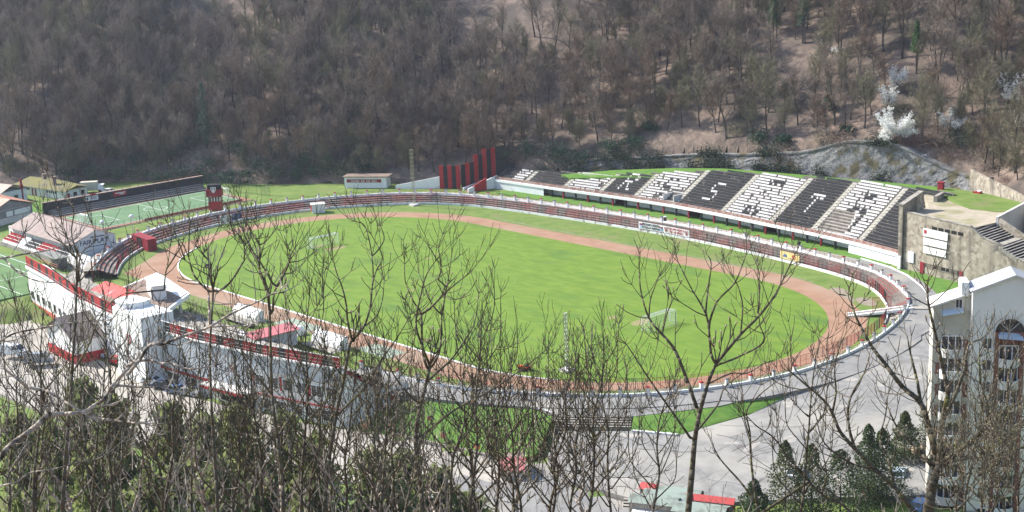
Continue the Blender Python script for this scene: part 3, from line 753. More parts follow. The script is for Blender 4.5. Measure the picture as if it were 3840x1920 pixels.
# --- lattice masts
def lattice(name, base, h, wdt, m, label, cat='mast'):
    t = thing(name, label, cat, base, 'lattice masts')
    b = MB(); B = Vector(base); n = int(h/(wdt*1.6)); off = [(-1, -1), (1, -1), (1, 1), (-1, 1)]
    pt = lambda i, z: B+V(off[i][0]*wdt/2, off[i][1]*wdt/2, z)
    for i in range(4): b.bar(pt(i, 0), pt(i, h), .045)
    for k in range(n):
        z0, z1 = h*k/n, h*(k+1)/n
        for i in range(4): b.bar(pt(i, z0), pt((i+1) % 4, z1), .025); b.bar(pt(i, z1), pt((i+1) % 4, z1), .025)
    b.build('lattice', m, t)
    b = MB(); b.box(B+V(0, 0, .15), (1.9, 1.9, .5)); b.build('footing', M['offwhite'], t)
    return t
pM = G(1553, 771, 0); lattice('lattice_mast', (pM.x, pM.y, 0), 14.6, .62, M['mast'], 'yellowish steel lattice mast beyond the far bend of the track')
pM = G(2126, 1391, 0); lattice('lattice_mast', (pM.x, pM.y, 0), 9.8, .42, M['steel'], 'thin pale lattice mast on the near edge of the pitch')

# --- kiosk by the far bend
ks = thing('kiosk', 'small white kiosk with a red side by the far bend of the track', 'kiosk', (-33, 21.5, 0))
a, c = G(1171, 801, 0), G(1219, 797, 0); d = (c-a).normalized(); n = V(-d.y, d.x, 0)
b = MB(); b.prism([(p.x, p.y) for p in (a, c, c+n*2.4, a+n*2.4)], 0, 2.2); b.build('wall', M['white'], ks)
b = MB(); b.prism([(p.x, p.y) for p in (a-d*.25-n*.2, c+d*.15-n*.2, c+d*.15+n*2.6, a-d*.25+n*2.6)], 2.2, 2.32); b.build('roof', M['offwhite'], ks)
b = MB(); q = a-d*.06; b.wall(q, q+n*2.0, .06, .3, 2.0); b.build('side_panel', M['red'], ks)

# --- ramp from the road down to the track
rp = thing('ramp_bridge', 'white edged concrete ramp running from the ring road down to the track', 'ramp', (127, 31, 0))
ra, rb_ = V(122.6, 27.2, 0), V(131.6, 34.2, 0); d = (rb_-ra).normalized(); n = V(-d.y, d.x, 0)
b = MB(); z0, z1 = .03, 1.65
for e, (o0, o1, zz) in enumerate(((-.62, .62, 0),)):
    P = [ra+n*o0, rb_+n*o0, rb_+n*o1, ra+n*o1]; b.prism([(p.x, p.y) for p in P], [-.1, 1.2, 1.2, -.1], [z0, z1, z1, z0])
b.build('deck', M['path'], rp)
for s_ in (-1, 1):
    b = MB(); P = [ra+n*(s_*.85-.24), rb_+n*(s_*.85-.24), rb_+n*(s_*.85+.24), ra+n*(s_*.85+.24)]
    b.prism([(p.x, p.y) for p in P], [-.1, 1.2, 1.2, -.1], [z0+.16, z1+.16, z1+.16, z0+.16]); b.build('edge_beam', M['white'], rp)
b = MB(); P = [rb_-n*1.1+d*.1, rb_+d*3.4-n*1.2, rb_+d*3.4+n*1.2, rb_+n*1.1+d*.1]; b.prism([(p.x, p.y) for p in P], 1.0, [1.66, 1.62, 1.62, 1.66]); b.build('landing', M['street'], rp)
def net_gate(name, a, c, z0, z1, label, zc=None):
    b = MB(); a, c = Vector(a), Vector(c); n = max(3, int((c-a).length/.18))
    for i in range(n+1):
        q = a.lerp(c, i/n); zt_ = z1 if zc is None else lerp(z1, zc, i/n)
        b.bar((q.x, q.y, z0), (q.x, q.y, zt_), .05 if i in (0, n) else .022)
    b.bar((a.x, a.y, z1), (c.x, c.y, zc or z1), .04); b.bar((a.x, a.y, z0+.1), (c.x, c.y, z0+.1), .03); b.bar((a.x, a.y, (z0+z1)/2), (c.x, c.y, (z0+(zc or z1))/2), .03)
    return tag(b.build(name, M['red']), label, 'fence')
net_gate('mesh_gate', (126.6, 29.0, 0), (128.6, 31.9, 0), .3, 3.6, 'tall red mesh gate across the ramp')
pa, pb_ = G(1602, 752, .3), G(1620, 735, 1.4); net_gate('mesh_screen', pa, pb_+V(1.2, 3.4, 0), .4, 2.2, 'slanting red mesh screen crossing the far terrace', zc=4.4)

# --- banners on the fence
def text_obj(txt, size, m, origin, xdir, up, parent=None, ext=.015, name='lettering', spread=1.0):
    cu = bpy.data.curves.new(name, 'FONT'); cu.body = txt; cu.size = size; cu.extrude = ext; cu.align_x = 'CENTER'; cu.align_y = 'CENTER'; cu.resolution_u = 2; cu.offset = .012*size
    cu.space_character = spread
    tmp = bpy.data.objects.new(name, cu); S.collection.objects.link(tmp)
    dg = bpy.context.evaluated_depsgraph_get(); me = bpy.data.meshes.new_from_object(tmp.evaluated_get(dg))
    bpy.data.objects.remove(tmp)
    x = Vector(xdir).normalized(); u = Vector(up).normalized(); z = x.cross(u)
    Mx = Matrix((x, u, z)).transposed().to_4x4(); Mx.translation = Vector(origin)
    off = Vector(parent['at']) if parent is not None else Vector((0, 0, 0))
    me.transform(Matrix.Translation(-off) @ Mx); me.materials.clear(); me.materials.append(m)
    o = bpy.data.objects.new(name, me); S.collection.objects.link(o)
    if parent is not None: o.parent = parent
    o['at'] = list(off)
    return o
def crest(parent, o, x, u, h, m1, m2=None, name='crest'):
    """shield outline with a ball and bar on it"""
    x, u = Vector(x).normalized(), Vector(u).normalized(); n = x.cross(u); o = Vector(o)
    b = MB(); out = [(-.42, .5), (.42, .5), (.42, .05), (.25, -.3), (0, -.5), (-.25, -.3), (-.42, .05)]; inn = [(a*.78, c*.8+.02) for a, c in out]
    P = lambda q, d=.02: o + x*q[0]*h + u*q[1]*h + n*d
    k = len(out)
    for i in range(k): j = (i+1) % k; b.poly([P(out[i]), P(out[j]), P(inn[j]), P(inn[i])])
    for i in range(k): j = (i+1) % k; b.poly([P(out[i], 0), P(out[j], 0), P(out[j]), P(out[i])])
    b.poly([P(q, .03) for q in ((-.25, .28), (.25, .28), (.25, .14), (-.25, .14))]); b.poly([P((.18*math.cos(t), -.08+.18*math.sin(t)), .03) for t in [i*PI/6 for i in range(12)]])
    return b.build(name, m1, parent)
def banner(x0, x1, label, m, z0=.72, z1=2.3):
    i0 = min(fence_c, key=lambda p: abs(p.x-x0)+(0 if p.y > 0 else 99)); i1 = min(fence_c, key=lambda p: abs(p.x-x1)+(0 if p.y > 0 else 99))
    a, c = V(i0.x, i0.y, 0), V(i1.x, i1.y, 0); d = (c-a).normalized(); n = V(d.y, -d.x, 0)
    if n.dot(V(CAM.x, CAM.y, 0)-a) < 0: n = -n
    a += n*.16; c += n*.16
    t = thing('banner', label, 'banner', (a.x, a.y, z0)); b = MB(); k = 12
    for i in range(k):
        q0, q1 = a.lerp(c, i/k), a.lerp(c, (i+1)/k); s0, s1 = .04*math.sin(i*1.3), .04*math.sin((i+1)*1.3)
        b.poly([(q0.x+n.x*s0, q0.y+n.y*s0, z0), (q1.x+n.x*s1, q1.y+n.y*s1, z0), (q1.x+n.x*s1, q1.y+n.y*s1, z1), (q0.x+n.x*s0, q0.y+n.y*s0, z1)])
        b.poly([(q1.x-n.x*.02, q1.y-n.y*.02, z0), (q0.x-n.x*.02, q0.y-n.y*.02, z0), (q0.x-n.x*.02, q0.y-n.y*.02, z1), (q1.x-n.x*.02, q1.y-n.y*.02, z1)])
    b.build('cloth', m, t)
    return t, a+n*.06, c+n*.06, d, n
bw = mat('banner_white', (.74, .74, .74), (.80, .80, .80), 1, .7)
pL = PCx = None
xa = G(2355, 862, .8); xb = G(2445, 880, .8); xc_ = G(2537, 899, .8)
t, a, c, d, n = banner(xa.x, xb.x, 'white banner with black lettering and two red and blue emblems on the fence', bw)
mid = (a+c)/2; Lb = (c-a).length
text_obj('PROIABLU RESITA', .72, M['black'], mid+V(0, 0, 1.88), d, (0, 0, 1), t, spread=.92); text_obj('FOTBALUL RESITEAN', .66, M['black'], mid+V(0, 0, 1.18), d, (0, 0, 1), t, spread=.9)
for q in (a+d*.75, c-d*.75):
    b = MB(); b.wall(q-d*.45, q+d*.45, .03, 1.55, 1.95, 0); b.wall(q-d*.45, q+d*.45, .03, .98, 1.55, 1); b.build('emblem', [M['red_dark'], mat('pale_blue', (.35, .5, .72), None)], t)
t, a, c, d, n = banner(xb.x+.25, xc_.x, 'white banner with red lettering between two red crests on the fence', bw)
mid = (a+c)/2
text_obj('CEL MAI RESITA', .70, M['text_red'], mid+V(0, 0, 1.88), d, (0, 0, 1), t); text_obj('SPIC IN SPRINT', .66, M['text_red'], mid+V(0, 0, 1.18), d, (0, 0, 1), t)
for q in (a+d*.8, c-d*.8): crest(t, q+V(0, 0, 1.5), d, (0, 0, 1), 1.25, M['red_dark'])
xa = G(2949, 962, .8); xb = G(3023, 980, .8)
t, a, c, d, n = banner(xa.x, xb.x, 'yellow banner with a blue mark and a red ring hanging on the fence', M['yellow'])
q = a.lerp(c, .24)+V(0, 0, 1.55); b = MB(); b.poly([q+d*-.55+V(0, 0, -.35), q+d*.0+V(0, 0, -.35), q+d*.1+V(0, 0, .45)]); b.poly([q+d*.15+V(0, 0, -.35), q+d*.6+V(0, 0, -.35), q+d*.6+V(0, 0, -.1), q+d*.35+V(0, 0, .4)]); b.build('blue_mark', mat('banner_blue', (.05, .14, .4), None), t)
q = a.lerp(c, .72)+V(0, 0, 1.5); b = MB()
for i in range(16):
    t0, t1 = i*PI/8, (i+1)*PI/8; b.poly([q+d*(r_*math.cos(tt))+V(0, 0, r_*math.sin(tt)) for r_, tt in ((.28, t0), (.5, t0), (.5, t1), (.28, t1))])
b.build('red_ring', M['text_red'], t)
b = MB(); b.wall(a.lerp(c, .42), a.lerp(c, .6), .02, 1.0, 1.12); b.build('small_print', M['navy'], t)
# white and blue board on the left bend
q0, q1, q2 = G(825, 834, .8), G(868, 826, .8), G(905, 817, .8)
sd = (q2-q0).normalized(); sn = V(sd.y, -sd.x, 0)
t = thing('banner', 'half white and half dark blue banner on the left bend of the terrace', 'banner', (q0.x, q0.y, .7))
for a_, c_, m_, nm in ((q0, q1, bw, 'white_cloth'), (q1, q2, M['navy'], 'blue_cloth')):
    b = MB(); b.wall(a_+sn*.2, c_+sn*.2, .04, .7, 2.4); b.build(nm, m_, t)
b = MB(); o_ = q0.lerp(q1, .22)+sn*.26
for i in range(3): b.poly([o_+sd*(.28*i+.0)+V(0, 0, .95), o_+sd*(.28*i+.2)+V(0, 0, .95), o_+sd*(.28*i+.45)+V(0, 0, 2.1), o_+sd*(.28*i+.25)+V(0, 0, 2.1)])
b.build('stripe_mark', M['text_blue'], t)
for i in range(3):
    q = q0.lerp(q1, .62)+sn*.24; b = MB(); b.wall(q, q+sd*(1.5-.3*i), .02, 1.9-.32*i, 2.02-.32*i); b.build('small_print', M['text_blue'], t)

# --- goals
def goal(name, x, s, label, g=None, w=7.32, h=2.44, y0=0, z=0.02, loc=None, rz=0, dp=1.9):
    t = thing(name, label, 'goal', loc or (x, y0, z), g)
    if rz: t.rotation_euler = (0, 0, rz)
    t['at'] = [0, 0, 0]; w2 = w/2
    b = MB(); b.bar((0, -w2, 0), (0, -w2, h), .085, n=8); b.bar((0, w2, 0), (0, w2, h), .085, n=8); b.bar((0, -w2-.05, h), (0, w2+.05, h), .085, n=8); b.build('frame', M['white'], t)
    b = MB()
    for y in (-w2, w2): b.bar((0, y, h), (s*dp*.75, y, h), .03); b.bar((s*dp*.75, y, h), (s*dp, y, 0), .025)
    b.bar((s*dp, -w2, .03), (s*dp, w2, .03), .03); b.bar((s*dp*.75, -w2, h), (s*dp*.75, w2, h), .02); b.build('net_supports', M['white'], t)
    b = MB(); st_ = .36
    def grid(o, u, v, nu, nv):
        o, u, v = Vector(o), Vector(u), Vector(v)
        for i in range(nu+1): b.bar(o+u*(i/nu), o+u*(i/nu)+v, .014, n=3)
        for j in range(nv+1): b.bar(o+v*(j/nv), o+v*(j/nv)+u, .014, n=3)
    grid((s*dp, -w2, 0), (0, w, 0), (-s*dp*.25, 0, h), int(w/st_), int(h/st_)); grid((0, -w2, h), (0, w, 0), (s*dp*.75, 0, 0), int(w/st_), 4)
    for y in (-w2, w2): grid((0, y, 0), (s*dp*.9, 0, 0), (0, 0, h), 5, int(h/st_))
    b.build('net', M['net'], t)
    return t
goal('football_goal', 0, -1, 'white football goal at the far end of the pitch, by the far bend', 'goals of the big pitch')
goal('football_goal', LP, 1, 'white football goal at the near end of the pitch, partly behind twigs', 'goals of the big pitch')

# --- bins on the path
def bin_(p, m, label, lid):
    t = thing('litter_bin', label, 'bin', p); b = MB(); P = Vector(p)
    b.bar(P+V(0, 0, .05), P+V(0, 0, 1.15), .34, n=10, r2=.40); b.build('body', m, t)
    b = MB(); b.bar(P+V(0, 0, 1.15), P+V(0, 0, 1.35), .44, n=10, r2=.36); b.build('lid', lid, t)
p_ = G(2494, 832, 1.6); bin_((p_.x, p_.y, 1.58), M['black'], 'black bin with a pale lid behind the parapet above the white banners', M['white'])
p_ = G(2995, 930, 1.6); bin_((p_.x, p_.y, 1.58), mat('dark_green', (.02, .06, .035), None), 'dark green bin behind the parapet above the yellow banner', M['black'])
p_ = G(1972, 1499, .2); bin_((p_.x, p_.y, .15), M['black'], 'black bin against a white pillar on the near ring road', M['black'])

# --- people and machines
def person(p, rz, label, top, legs, pose='stand', name='person'):
    t = thing(name, label, 'person', p); t.rotation_euler = (0, 0, rz)
    t['at'] = [0, 0, 0]
    bm = bmesh.new(); me = bpy.data.meshes.new('body')
    if pose == 'stand':
        J = dict(pel=(0, 0, .93), sp=(0, .0, 1.2), ch=(0, 0, 1.40), nk=(0, 0, 1.53), hd=(0, .02, 1.66), tp=(0, .02, 1.76), kl=(-.11, .03, .5), al=(-.12, 0, .08), tl=(-.13, .16, .04), kr=(.11, .03, .5), ar=(.12, 0, .08), tr=(.13, .16, .04),
                 sl=(-.19, 0, 1.42), el=(-.25, .03, 1.14), wl=(-.16, .24, 1.02), hl=(-.12, .32, 1.02), sr=(.19, 0, 1.42), er=(.25, .03, 1.14), wr=(.16, .24, 1.02), hr=(.12, .32, 1.02))
    else:
        J = dict(pel=(0, 0, .72), sp=(0, -.02, .98), ch=(0, .02, 1.18), nk=(0, .05, 1.31), hd=(0, .08, 1.44), tp=(0, .08, 1.54), kl=(-.17, .42, .74), al=(-.17, .46, .34), tl=(-.17, .6, .30), kr=(.17, .42, .74), ar=(.17, .46, .34), tr=(.17, .6, .30),
                 sl=(-.19, .02, 1.2), el=(-.25, .18, .98), wl=(-.15, .42, .98), hl=(-.12, .5, .98), sr=(.19, .02, 1.2), er=(.25, .18, .98), wr=(.15, .42, .98), hr=(.12, .5, .98))
    rad = dict(pel=.15, sp=.14, ch=.16, nk=.06, hd=.105, tp=.07, kl=.07, al=.05, tl=.045, kr=.07, ar=.05, tr=.045, sl=.065, el=.045, wl=.035, hl=.04, sr=.065, er=.045, wr=.035, hr=.04)
    E = [('pel', 'sp'), ('sp', 'ch'), ('ch', 'nk'), ('nk', 'hd'), ('hd', 'tp'), ('pel', 'kl'), ('kl', 'al'), ('al', 'tl'), ('pel', 'kr'), ('kr', 'ar'), ('ar', 'tr'), ('ch', 'sl'), ('sl', 'el'), ('el', 'wl'), ('wl', 'hl'), ('ch', 'sr'), ('sr', 'er'), ('er', 'wr'), ('wr', 'hr')]
    ks_ = list(J); vs = {k_: bm.verts.new(J[k_]) for k_ in ks_}
    for a_, b_ in E: bm.edges.new((vs[a_], vs[b_]))
    bm.to_mesh(me); bm.free()
    o = bpy.data.objects.new('body', me); S.collection.objects.link(o)
    md = o.modifiers.new('Skin', 'SKIN'); 
    if not me.skin_vertices: me.attributes.new if False else None
    bpy.context.view_layer.objects.active = o; o.select_set(True)
    try: bpy.ops.mesh.customdata_skin_add()
    except Exception: pass
    for i, k_ in enumerate(ks_): me.skin_vertices[0].data[i].radius = (rad[k_], rad[k_])
    me.skin_vertices[0].data[0].use_root = True
    ss = o.modifiers.new('Sub', 'SUBSURF'); ss.levels = 1; ss.render_levels = 1
    dg = bpy.context.evaluated_depsgraph_get(); m2 = bpy.data.meshes.new_from_object(o.evaluated_get(dg)); bpy.data.objects.remove(o)
    m2.materials.clear()
    for q in (top, legs, M['skin'], M['hair'], M['rubber']): m2.materials.append(q)
    zp = J['pel'][2]
    for f in m2.polygons:
        c = f.center
        f.material_index = 0
        if c.z > J['nk'][2]: f.material_index = 3 if (c.z > J['hd'][2]+.05 or c.y < J['hd'][1]-.02) else 2
        elif (c - Vector(J['hl'])).length < .1 or (c - Vector(J['hr'])).length < .1: f.material_index = 2
        elif c.z < J['al'][2]+.06: f.material_index = 4
        elif (pose == 'stand' and c.z < zp) or (pose != 'stand' and c.y > .1 and c.z < .86): f.material_index = 1
    o = bpy.data.objects.new('body', m2); S.collection.objects.link(o); o.parent = t
    for p_ in m2.polygons: p_.use_smooth = True
    return t
p_ = G(766, 1030, .02); person((p_.x, p_.y, .02), -.6, 'person in dark clothes standing on the grass at the left end of the pitch', M['cloth'], M['cloth'])
p_ = G(1426, 728, 1.6); person((p_.x, p_.y, 1.55), 2.6, 'person in a dark jacket and pale trousers on top of the far terrace', M['cloth'], M['jeans'])
p_ = G(1968, 1389, .02); mw = (p_.x, p_.y, .02)
t = thing('ride_on_mower', 'orange ride-on mower on the near edge of the pitch', 'mower', mw); t.rotation_euler = (0, 0, 2.55); t['at'] = [0, 0, 0]
b = MB(); b.box((0, .62, .62), (.74, .9, .42)); b.box((0, .62, .86), (.62, .7, .12)); b.box((0, -.62, .50), (.82, .8, .30)); b.box((0, 0, .34), (.7, 1.9, .16)); b.build('bodywork', M['orange'], t)
b = MB(); b.box((0, -.42, .70), (.5, .5, .12)); b.box((0, -.66, .95), (.5, .1, .5)); b.build('saddle', M['black'], t)
b = MB(); b.bar((0, .25, .75), (0, .05, 1.05), .03, n=6)
for i in range(10): b.bar((.19*math.cos(i*PI/5), .05+.1*math.sin(i*PI/5), 1.05+.14*math.sin(i*PI/5)), (.19*math.cos((i+1)*PI/5), .05+.1*math.sin((i+1)*PI/5), 1.05+.14*math.sin((i+1)*PI/5)), .018)
b.build('steering_wheel', M['black'], t)
b = MB(); b.box((0, .05, .2), (1.25, .95, .2)); b.build('cutter_deck', M['black'], t)
for x, y, r_ in ((-.45, .75, .24), (.45, .75, .24), (-.48, -.7, .32), (.48, -.7, .32)):
    b = MB(); b.bar((x-.11, y, r_), (x+.11, y, r_), r_, n=14); b.build('wheel', M['rubber'], t)
person((mw[0], mw[1], .06), 2.55, 'person in dark clothes seated on the orange mower', M['cloth'], M['cloth'], 'sit').location = Vector(mw)+Matrix.Rotation(2.55, 3, 'Z') @ V(0, -.45, .06)
p_ = G(779, 1000, .02)
t = thing('push_mower', 'small dark push mower standing on the grass beyond the person in dark clothes', 'mower', (p_.x, p_.y, .02)); t.rotation_euler = (0, 0, .4); t['at'] = [0, 0, 0]
b = MB(); b.box((0, 0, .3), (1.1, .7, .34)); b.box((.05, 0, .52), (.6, .4, .14)); b.build('deck', M['cloth'], t)
b = MB(); b.bar((-.5, -.3, .4), (-1.2, -.3, 1.0), .03); b.bar((-.5, .3, .4), (-1.2, .3, 1.0), .03); b.bar((-1.2, -.3, 1.0), (-1.2, .3, 1.0), .03); b.build('handle', M['black'], t)
for x in (-.4, .4):
    for y in (-.4, .4): b = MB(); b.bar((x, y-.05, .16), (x, y+.05, .16), .16, n=10); b.build('wheel', M['rubber'], t)

# ================================================================== RIGHT: rock wall, stone building, apartment block
rw = thing('rock_wall', 'grey rock retaining wall with a rounded top behind the seating stand', 'wall', (70, 90, 10))
WT = [(2, 75.5, 6, 8.4), (12, 80.0, 7.2, 9.9), (22, 83.2, 8.2, 10.6), (33, 86.6, 9.2, 11.9), (46, 88.4, 9.9, 13.0), (56, 89.5, 10.2, 14.0), (66, 90.3, 10.4, 15.4), (76, 91.0, 10.7, 18.4), (84, 91.6, 10.9, 18.9), (91, 92.0, 11, 18.3), (97, 92.3, 11.2, 16.4), (102, 92.5, 11.2, 14.6), (106, 92.3, 11.2, 13.8), (110, 91.0, 11.2, 13.8), (113.5, 88.6, 11.4, 14.4)]
wsm = smooth_path(WT if False else [Vector((a, b_, c)) for a, b_, c, d in WT], 6); wtop = smooth_path([Vector((a, b_, d)) for a, b_, c, d in WT], 6)
b = MB(); nr = 8; nc = len(wsm); rr = random.Random(5)
for i in range(nc):
    for j in range(nr+1):
        t = j/nr; p = wsm[i].lerp(wtop[i], t)
        b.v.append((p.x+rr.uniform(-.15, .15), p.y+1.6*t+rr.uniform(-.14, .12), lerp(wsm[i].z-1, wtop[i].z, t)))
for i in range(nc-1):
    for j in range(nr): q = i*(nr+1)+j; b.f.append((q, q+nr+1, q+nr+2, q+1)); b.m.append(0)
b.build('facing', M['rock'], rw)
b = MB(); b.sweep([(p.x, p.y+1.6, p.z) for p in wtop], [(-.3, -.2), (-.3, .18), (1.5, .3), (2.5, -1.2)]); b.build('coping', M['rock'], rw)

ww = thing('wing_wall', 'tall stone wing wall closing the right end of the seating stand', 'wall', (114.4, 58, 1.6))
b = MB(); b.prism([(113.95, 56.6), (114.85, 56.6), (114.85, 63.6), (113.95, 63.6)], .6, [14.3, 14.3, 15.9, 15.9]); b.build('masonry', M['stone'], ww)
b = MB(); b.prism([(113.85, 56.5), (114.95, 56.5), (114.95, 63.7), (113.85, 63.7)], [14.3, 14.3, 15.9, 15.9], [14.55, 14.55, 16.15, 16.15]); b.build('coping', M['conc'], ww)
b = MB(); b.box((114.4, 56.45, 2.7), (.7, .3, 3.0)); b.build('white_base', M['white'], ww)

sb = thing('stone_building', 'big stone masonry building with a gravel roof terrace and stepped roof beside the stand', 'building', (124, 60, 1.6))
front = [(114.9, 57.0), (131.0, 53.9), (133.6, 53.6), (137.2, 53.3), (141, 53), (147, 52.6)]
b = MB(); tops = [13.1, 12.75, 11.1, 10.3, 8.4, 7.0]
for i in range(5):
    (xa, ya), (xb, yb_) = front[i], front[i+1]
    b.prism([(xa, ya), (xb, yb_), (xb, yb_+.6), (xa, ya+.6)], .4, [tops[i], tops[i+1], tops[i+1], tops[i]])
b.build('front_wall', M['stone'], sb)
b = MB()
for i in range(5):
    (xa, ya), (xb, yb_) = front[i], front[i+1]
    b.prism([(xa, ya-.08), (xb, yb_-.08), (xb, yb_+.66), (xa, ya+.66)], [tops[i], tops[i+1], tops[i+1], tops[i]], [tops[i]+.16, tops[i+1]+.16, tops[i+1]+.16, tops[i]+.16])
b.build('coping', M['conc'], sb)
b = MB(); b.prism([(114.9, 57.6), (131.3, 54.5), (132.2, 61.8), (129.2, 78), (108, 80), (107.5, 76), (114.9, 66)], 3, 12.5); b.build('roof_terrace', M['gravel'], sb)
b = MB(); P = [(117, 72), (122, 69), (127.5, 69.5), (130.4, 71.5), (129.5, 77.6), (118, 82), (109, 83), (108.5, 79)]; b.prism(P, 12, [12.56]*4+[13.1]*4); b.build('roof_grass', M['grass'], sb)
b = MB()
for k in range(8):
    x = 131.4+k*.58; z = 12.4-k*.26; b.box((x, 57.7, z-.5), (.58, 7.0, 1.0), 0); b.box((x+.29, 57.7, z-.13), (.06, 7.0, .24), 1)  # thin dark strips on the risers paint in their shade
b.box((136.9, 57.4, 9.7), (1.6, 8.2, 1.0), 0)
for k in range(9):
    x = 138.0+k*.6; z = 10.0-k*.28; b.box((x, 57.2, z-.5), (.6, 8.4, 1.0), 0); b.box((x+.3, 57.2, z-.14), (.06, 8.4, .26), 1)  # lower flight: riser shade painted as dark strips again
b.build('stepped_roof', [M['conc'], M['dark']], sb)
b = MB(); b.wall((132.3, 61.2), (129.3, 79), .5, 2, 13.6); b.build('side_wall', M['offwhite'], sb)
b = MB(); b.wall((132.3, 61.5), (142, 60.8), .4, 2, 12.2, za=13.6, zb=9.2); b.build('step_wall', M['stone'], sb)
fw = lambda x: lerp(57.0, 53.9, (x-114.9)/16.1)
fd = V(16.1, -3.1, 0).normalized(); fn = V(-3.1, -16.1, 0).normalized()
def panel(b, xa, xb, z0, z1, off=.06, m=0):
    a = V(xa, fw(xa), 0)+fn*off; c = V(xb, fw(xb), 0)+fn*off; b.wall(a, c, .1, z0, z1, m)
for xa, xb in ((119.3, 120.3), (128.9, 129.7)):
    b = MB(); panel(b, xa, xb, 1.5, 3.9); b.build('door', M['red_dark'], sb)
b = MB()
for i in range(26):
    x = 120.8+i*.3
    if i in (7, 8, 13, 14, 15, 17, 18): continue
    panel(b, x, x+.13, 3.2, 3.75)
panel(b, 120.7, 128.5, 3.02, 3.12, .07); b.build('slit_bars', M['stone'], sb)
b = MB(); panel(b, 120.5, 128.6, 3.05, 3.8, .012); b.build('slit_windows', M['dark'], sb)
b = MB()
for i in range(5): panel(b, 122.0+i*1.55, 123.2+i*1.55, 10.75, 11.35, .012)
b.build('upper_vents', M['dark'], sb)
for i, (z0, z1) in enumerate(((9.2, 10.75), (7.55, 8.9), (5.9, 7.2))):
    b = MB(); xa, xb = 120.0+.1*i, 126.0-.15*i; a = V(xa, fw(xa), 0)+fn*.25; c = V(xb, fw(xb), 0)+fn*.25; b.wall(a, c, .08, z0, z1)
    o = b.build('sign_board', M['white'], loc=(a.x, a.y, z0)); tag(o, ['topmost of three white boards on the stone building, with a red mark', 'middle of the three long white boards on the stone building', 'lowest of the three long white boards on the stone building'][i], 'sign', 'white boards on the stone building')
    b = MB()
    if i == 0: b.wall(a+fd*.3+fn*.06, a+fd*.95+fn*.06, .03, 9.75, 10.45, 0)
    for q in range(3): b.wall(a+fd*(1.5+q*1.3)+fn*.06, a+fd*(2.4+q*1.3)+fn*.06, .03, z0+.62, z0+.78, 1)
    b.build('print', [M['red'], M['offwhite']], o)
b = MB(); a = V(116.3, fw(116.3), 0)+fn*.2; c = a+fd*1.5; b.wall(a, c, .08, 3.3, 5.5); tag(b.build('notice_board', mat('pale_board', (.62, .66, .72), None)), 'pale blank board low on the stone building next to the stand', 'sign')
b = MB(); b.wall((108.5, 92.5), (131.5, 76.3), .5, 11, 15, za=15.6, zb=14.2); b.wall((131.5, 76.3), (150, 64), .5, 11, 15, za=14.2, zb=13.6)
tag(b.build('hill_wall', M['stone']), 'long stone retaining wall at the foot of the wood above the gravel terrace', 'wall')
b = MB(); b.box((108.6, 80.6, 12.9), (1.2, .7, 3.2)); b.box((108.6, 80.6, 14.6), (1.5, .9, .2)); tag(b.build('gate_post', M['red_dark']), 'square dark red post at the top right corner of the stand', 'post')
b = MB(); b.box((112.5, 73.5, 13), (.7, 5, 1.4), 0, rz=.25); tag(b.build('concrete_block', M['conc']), 'long concrete block lying on the gravel terrace near the stand', 'block')
for i in range(6):
    q = G(3412+i*14+rnd.uniform(-5, 5), 1028+i*14+rnd.uniform(-4, 4), 1.5); b = MB(); b.box((q.x, q.y, 1.85), (.14, .14, .9)); tag(b.build('stump_post', M['rail']), 'short dark post on the lawn below the stone building', 'post', 'short posts on the lawn')
q = MB(); q.box((0, 0, .35), (1.6, 1.0, .5)); q.box((.3, .2, .7), (.8, .6, .3), 1); q.box((-.5, 0, .66), (.5, .5, .2), 2)
o = q.build('rubbish_heap', [M['red'], M['white'], M['conc']]); o.location = (116.5, 81.5, 12.8); tag(o, 'small heap of red and white rubbish on the grass by the hill wall', 'rubbish')

# --- apartment block
ap = Gv(3649, 1087, 172); zE = ap.z
ae = (RH*math.cos(R(10)) - FH*math.sin(R(10))); ab = (FH*math.cos(R(10)) + RH*math.sin(R(10))); A0_ = V(ap.x, ap.y, 0)
apt = thing('apartment_block', 'tall pale apartment block with a gabled front, arched window and white curved balconies', 'building', (A0_.x, A0_.y, -3))
def AP(s, z, d=0.0): return A0_ + ae*s + ab*d + V(0, 0, z)
def rect(b, s0, s1, z0, z1, d, m=0): b.poly([AP(s0, z0, d), AP(s1, z0, d), AP(s1, z1, d), AP(s0, z1, d)], m)
def abox(b, s0, s1, z0, z1, d0, d1, m=0):
    P = [AP(s0, 0, d0), AP(s1, 0, d0), AP(s1, 0, d1), AP(s0, 0, d1)]; b.prism([(p.x, p.y) for p in P], z0, z1, m)
ZB = -3.2; ZR = zE+1.95; SW = 9.8
pl = mat('apartment_plaster', (.70, .68, .65), (.78, .76, .73), .35, .9, c3=(.58, .54, .49), s3=.35, t3=(.52, .75), stretch=(1, 1, .4))
pl2 = mat('apartment_cream', (.44, .41, .355), (.52, .49, .43), .4, .9, c3=(.36, .33, .28), s3=.3, t3=(.55, .8))
b = MB()
cx, rz_, zs = 4.55, 1.75, Gv(3790, 1240, 172).z      # arch centre, radius, springing height
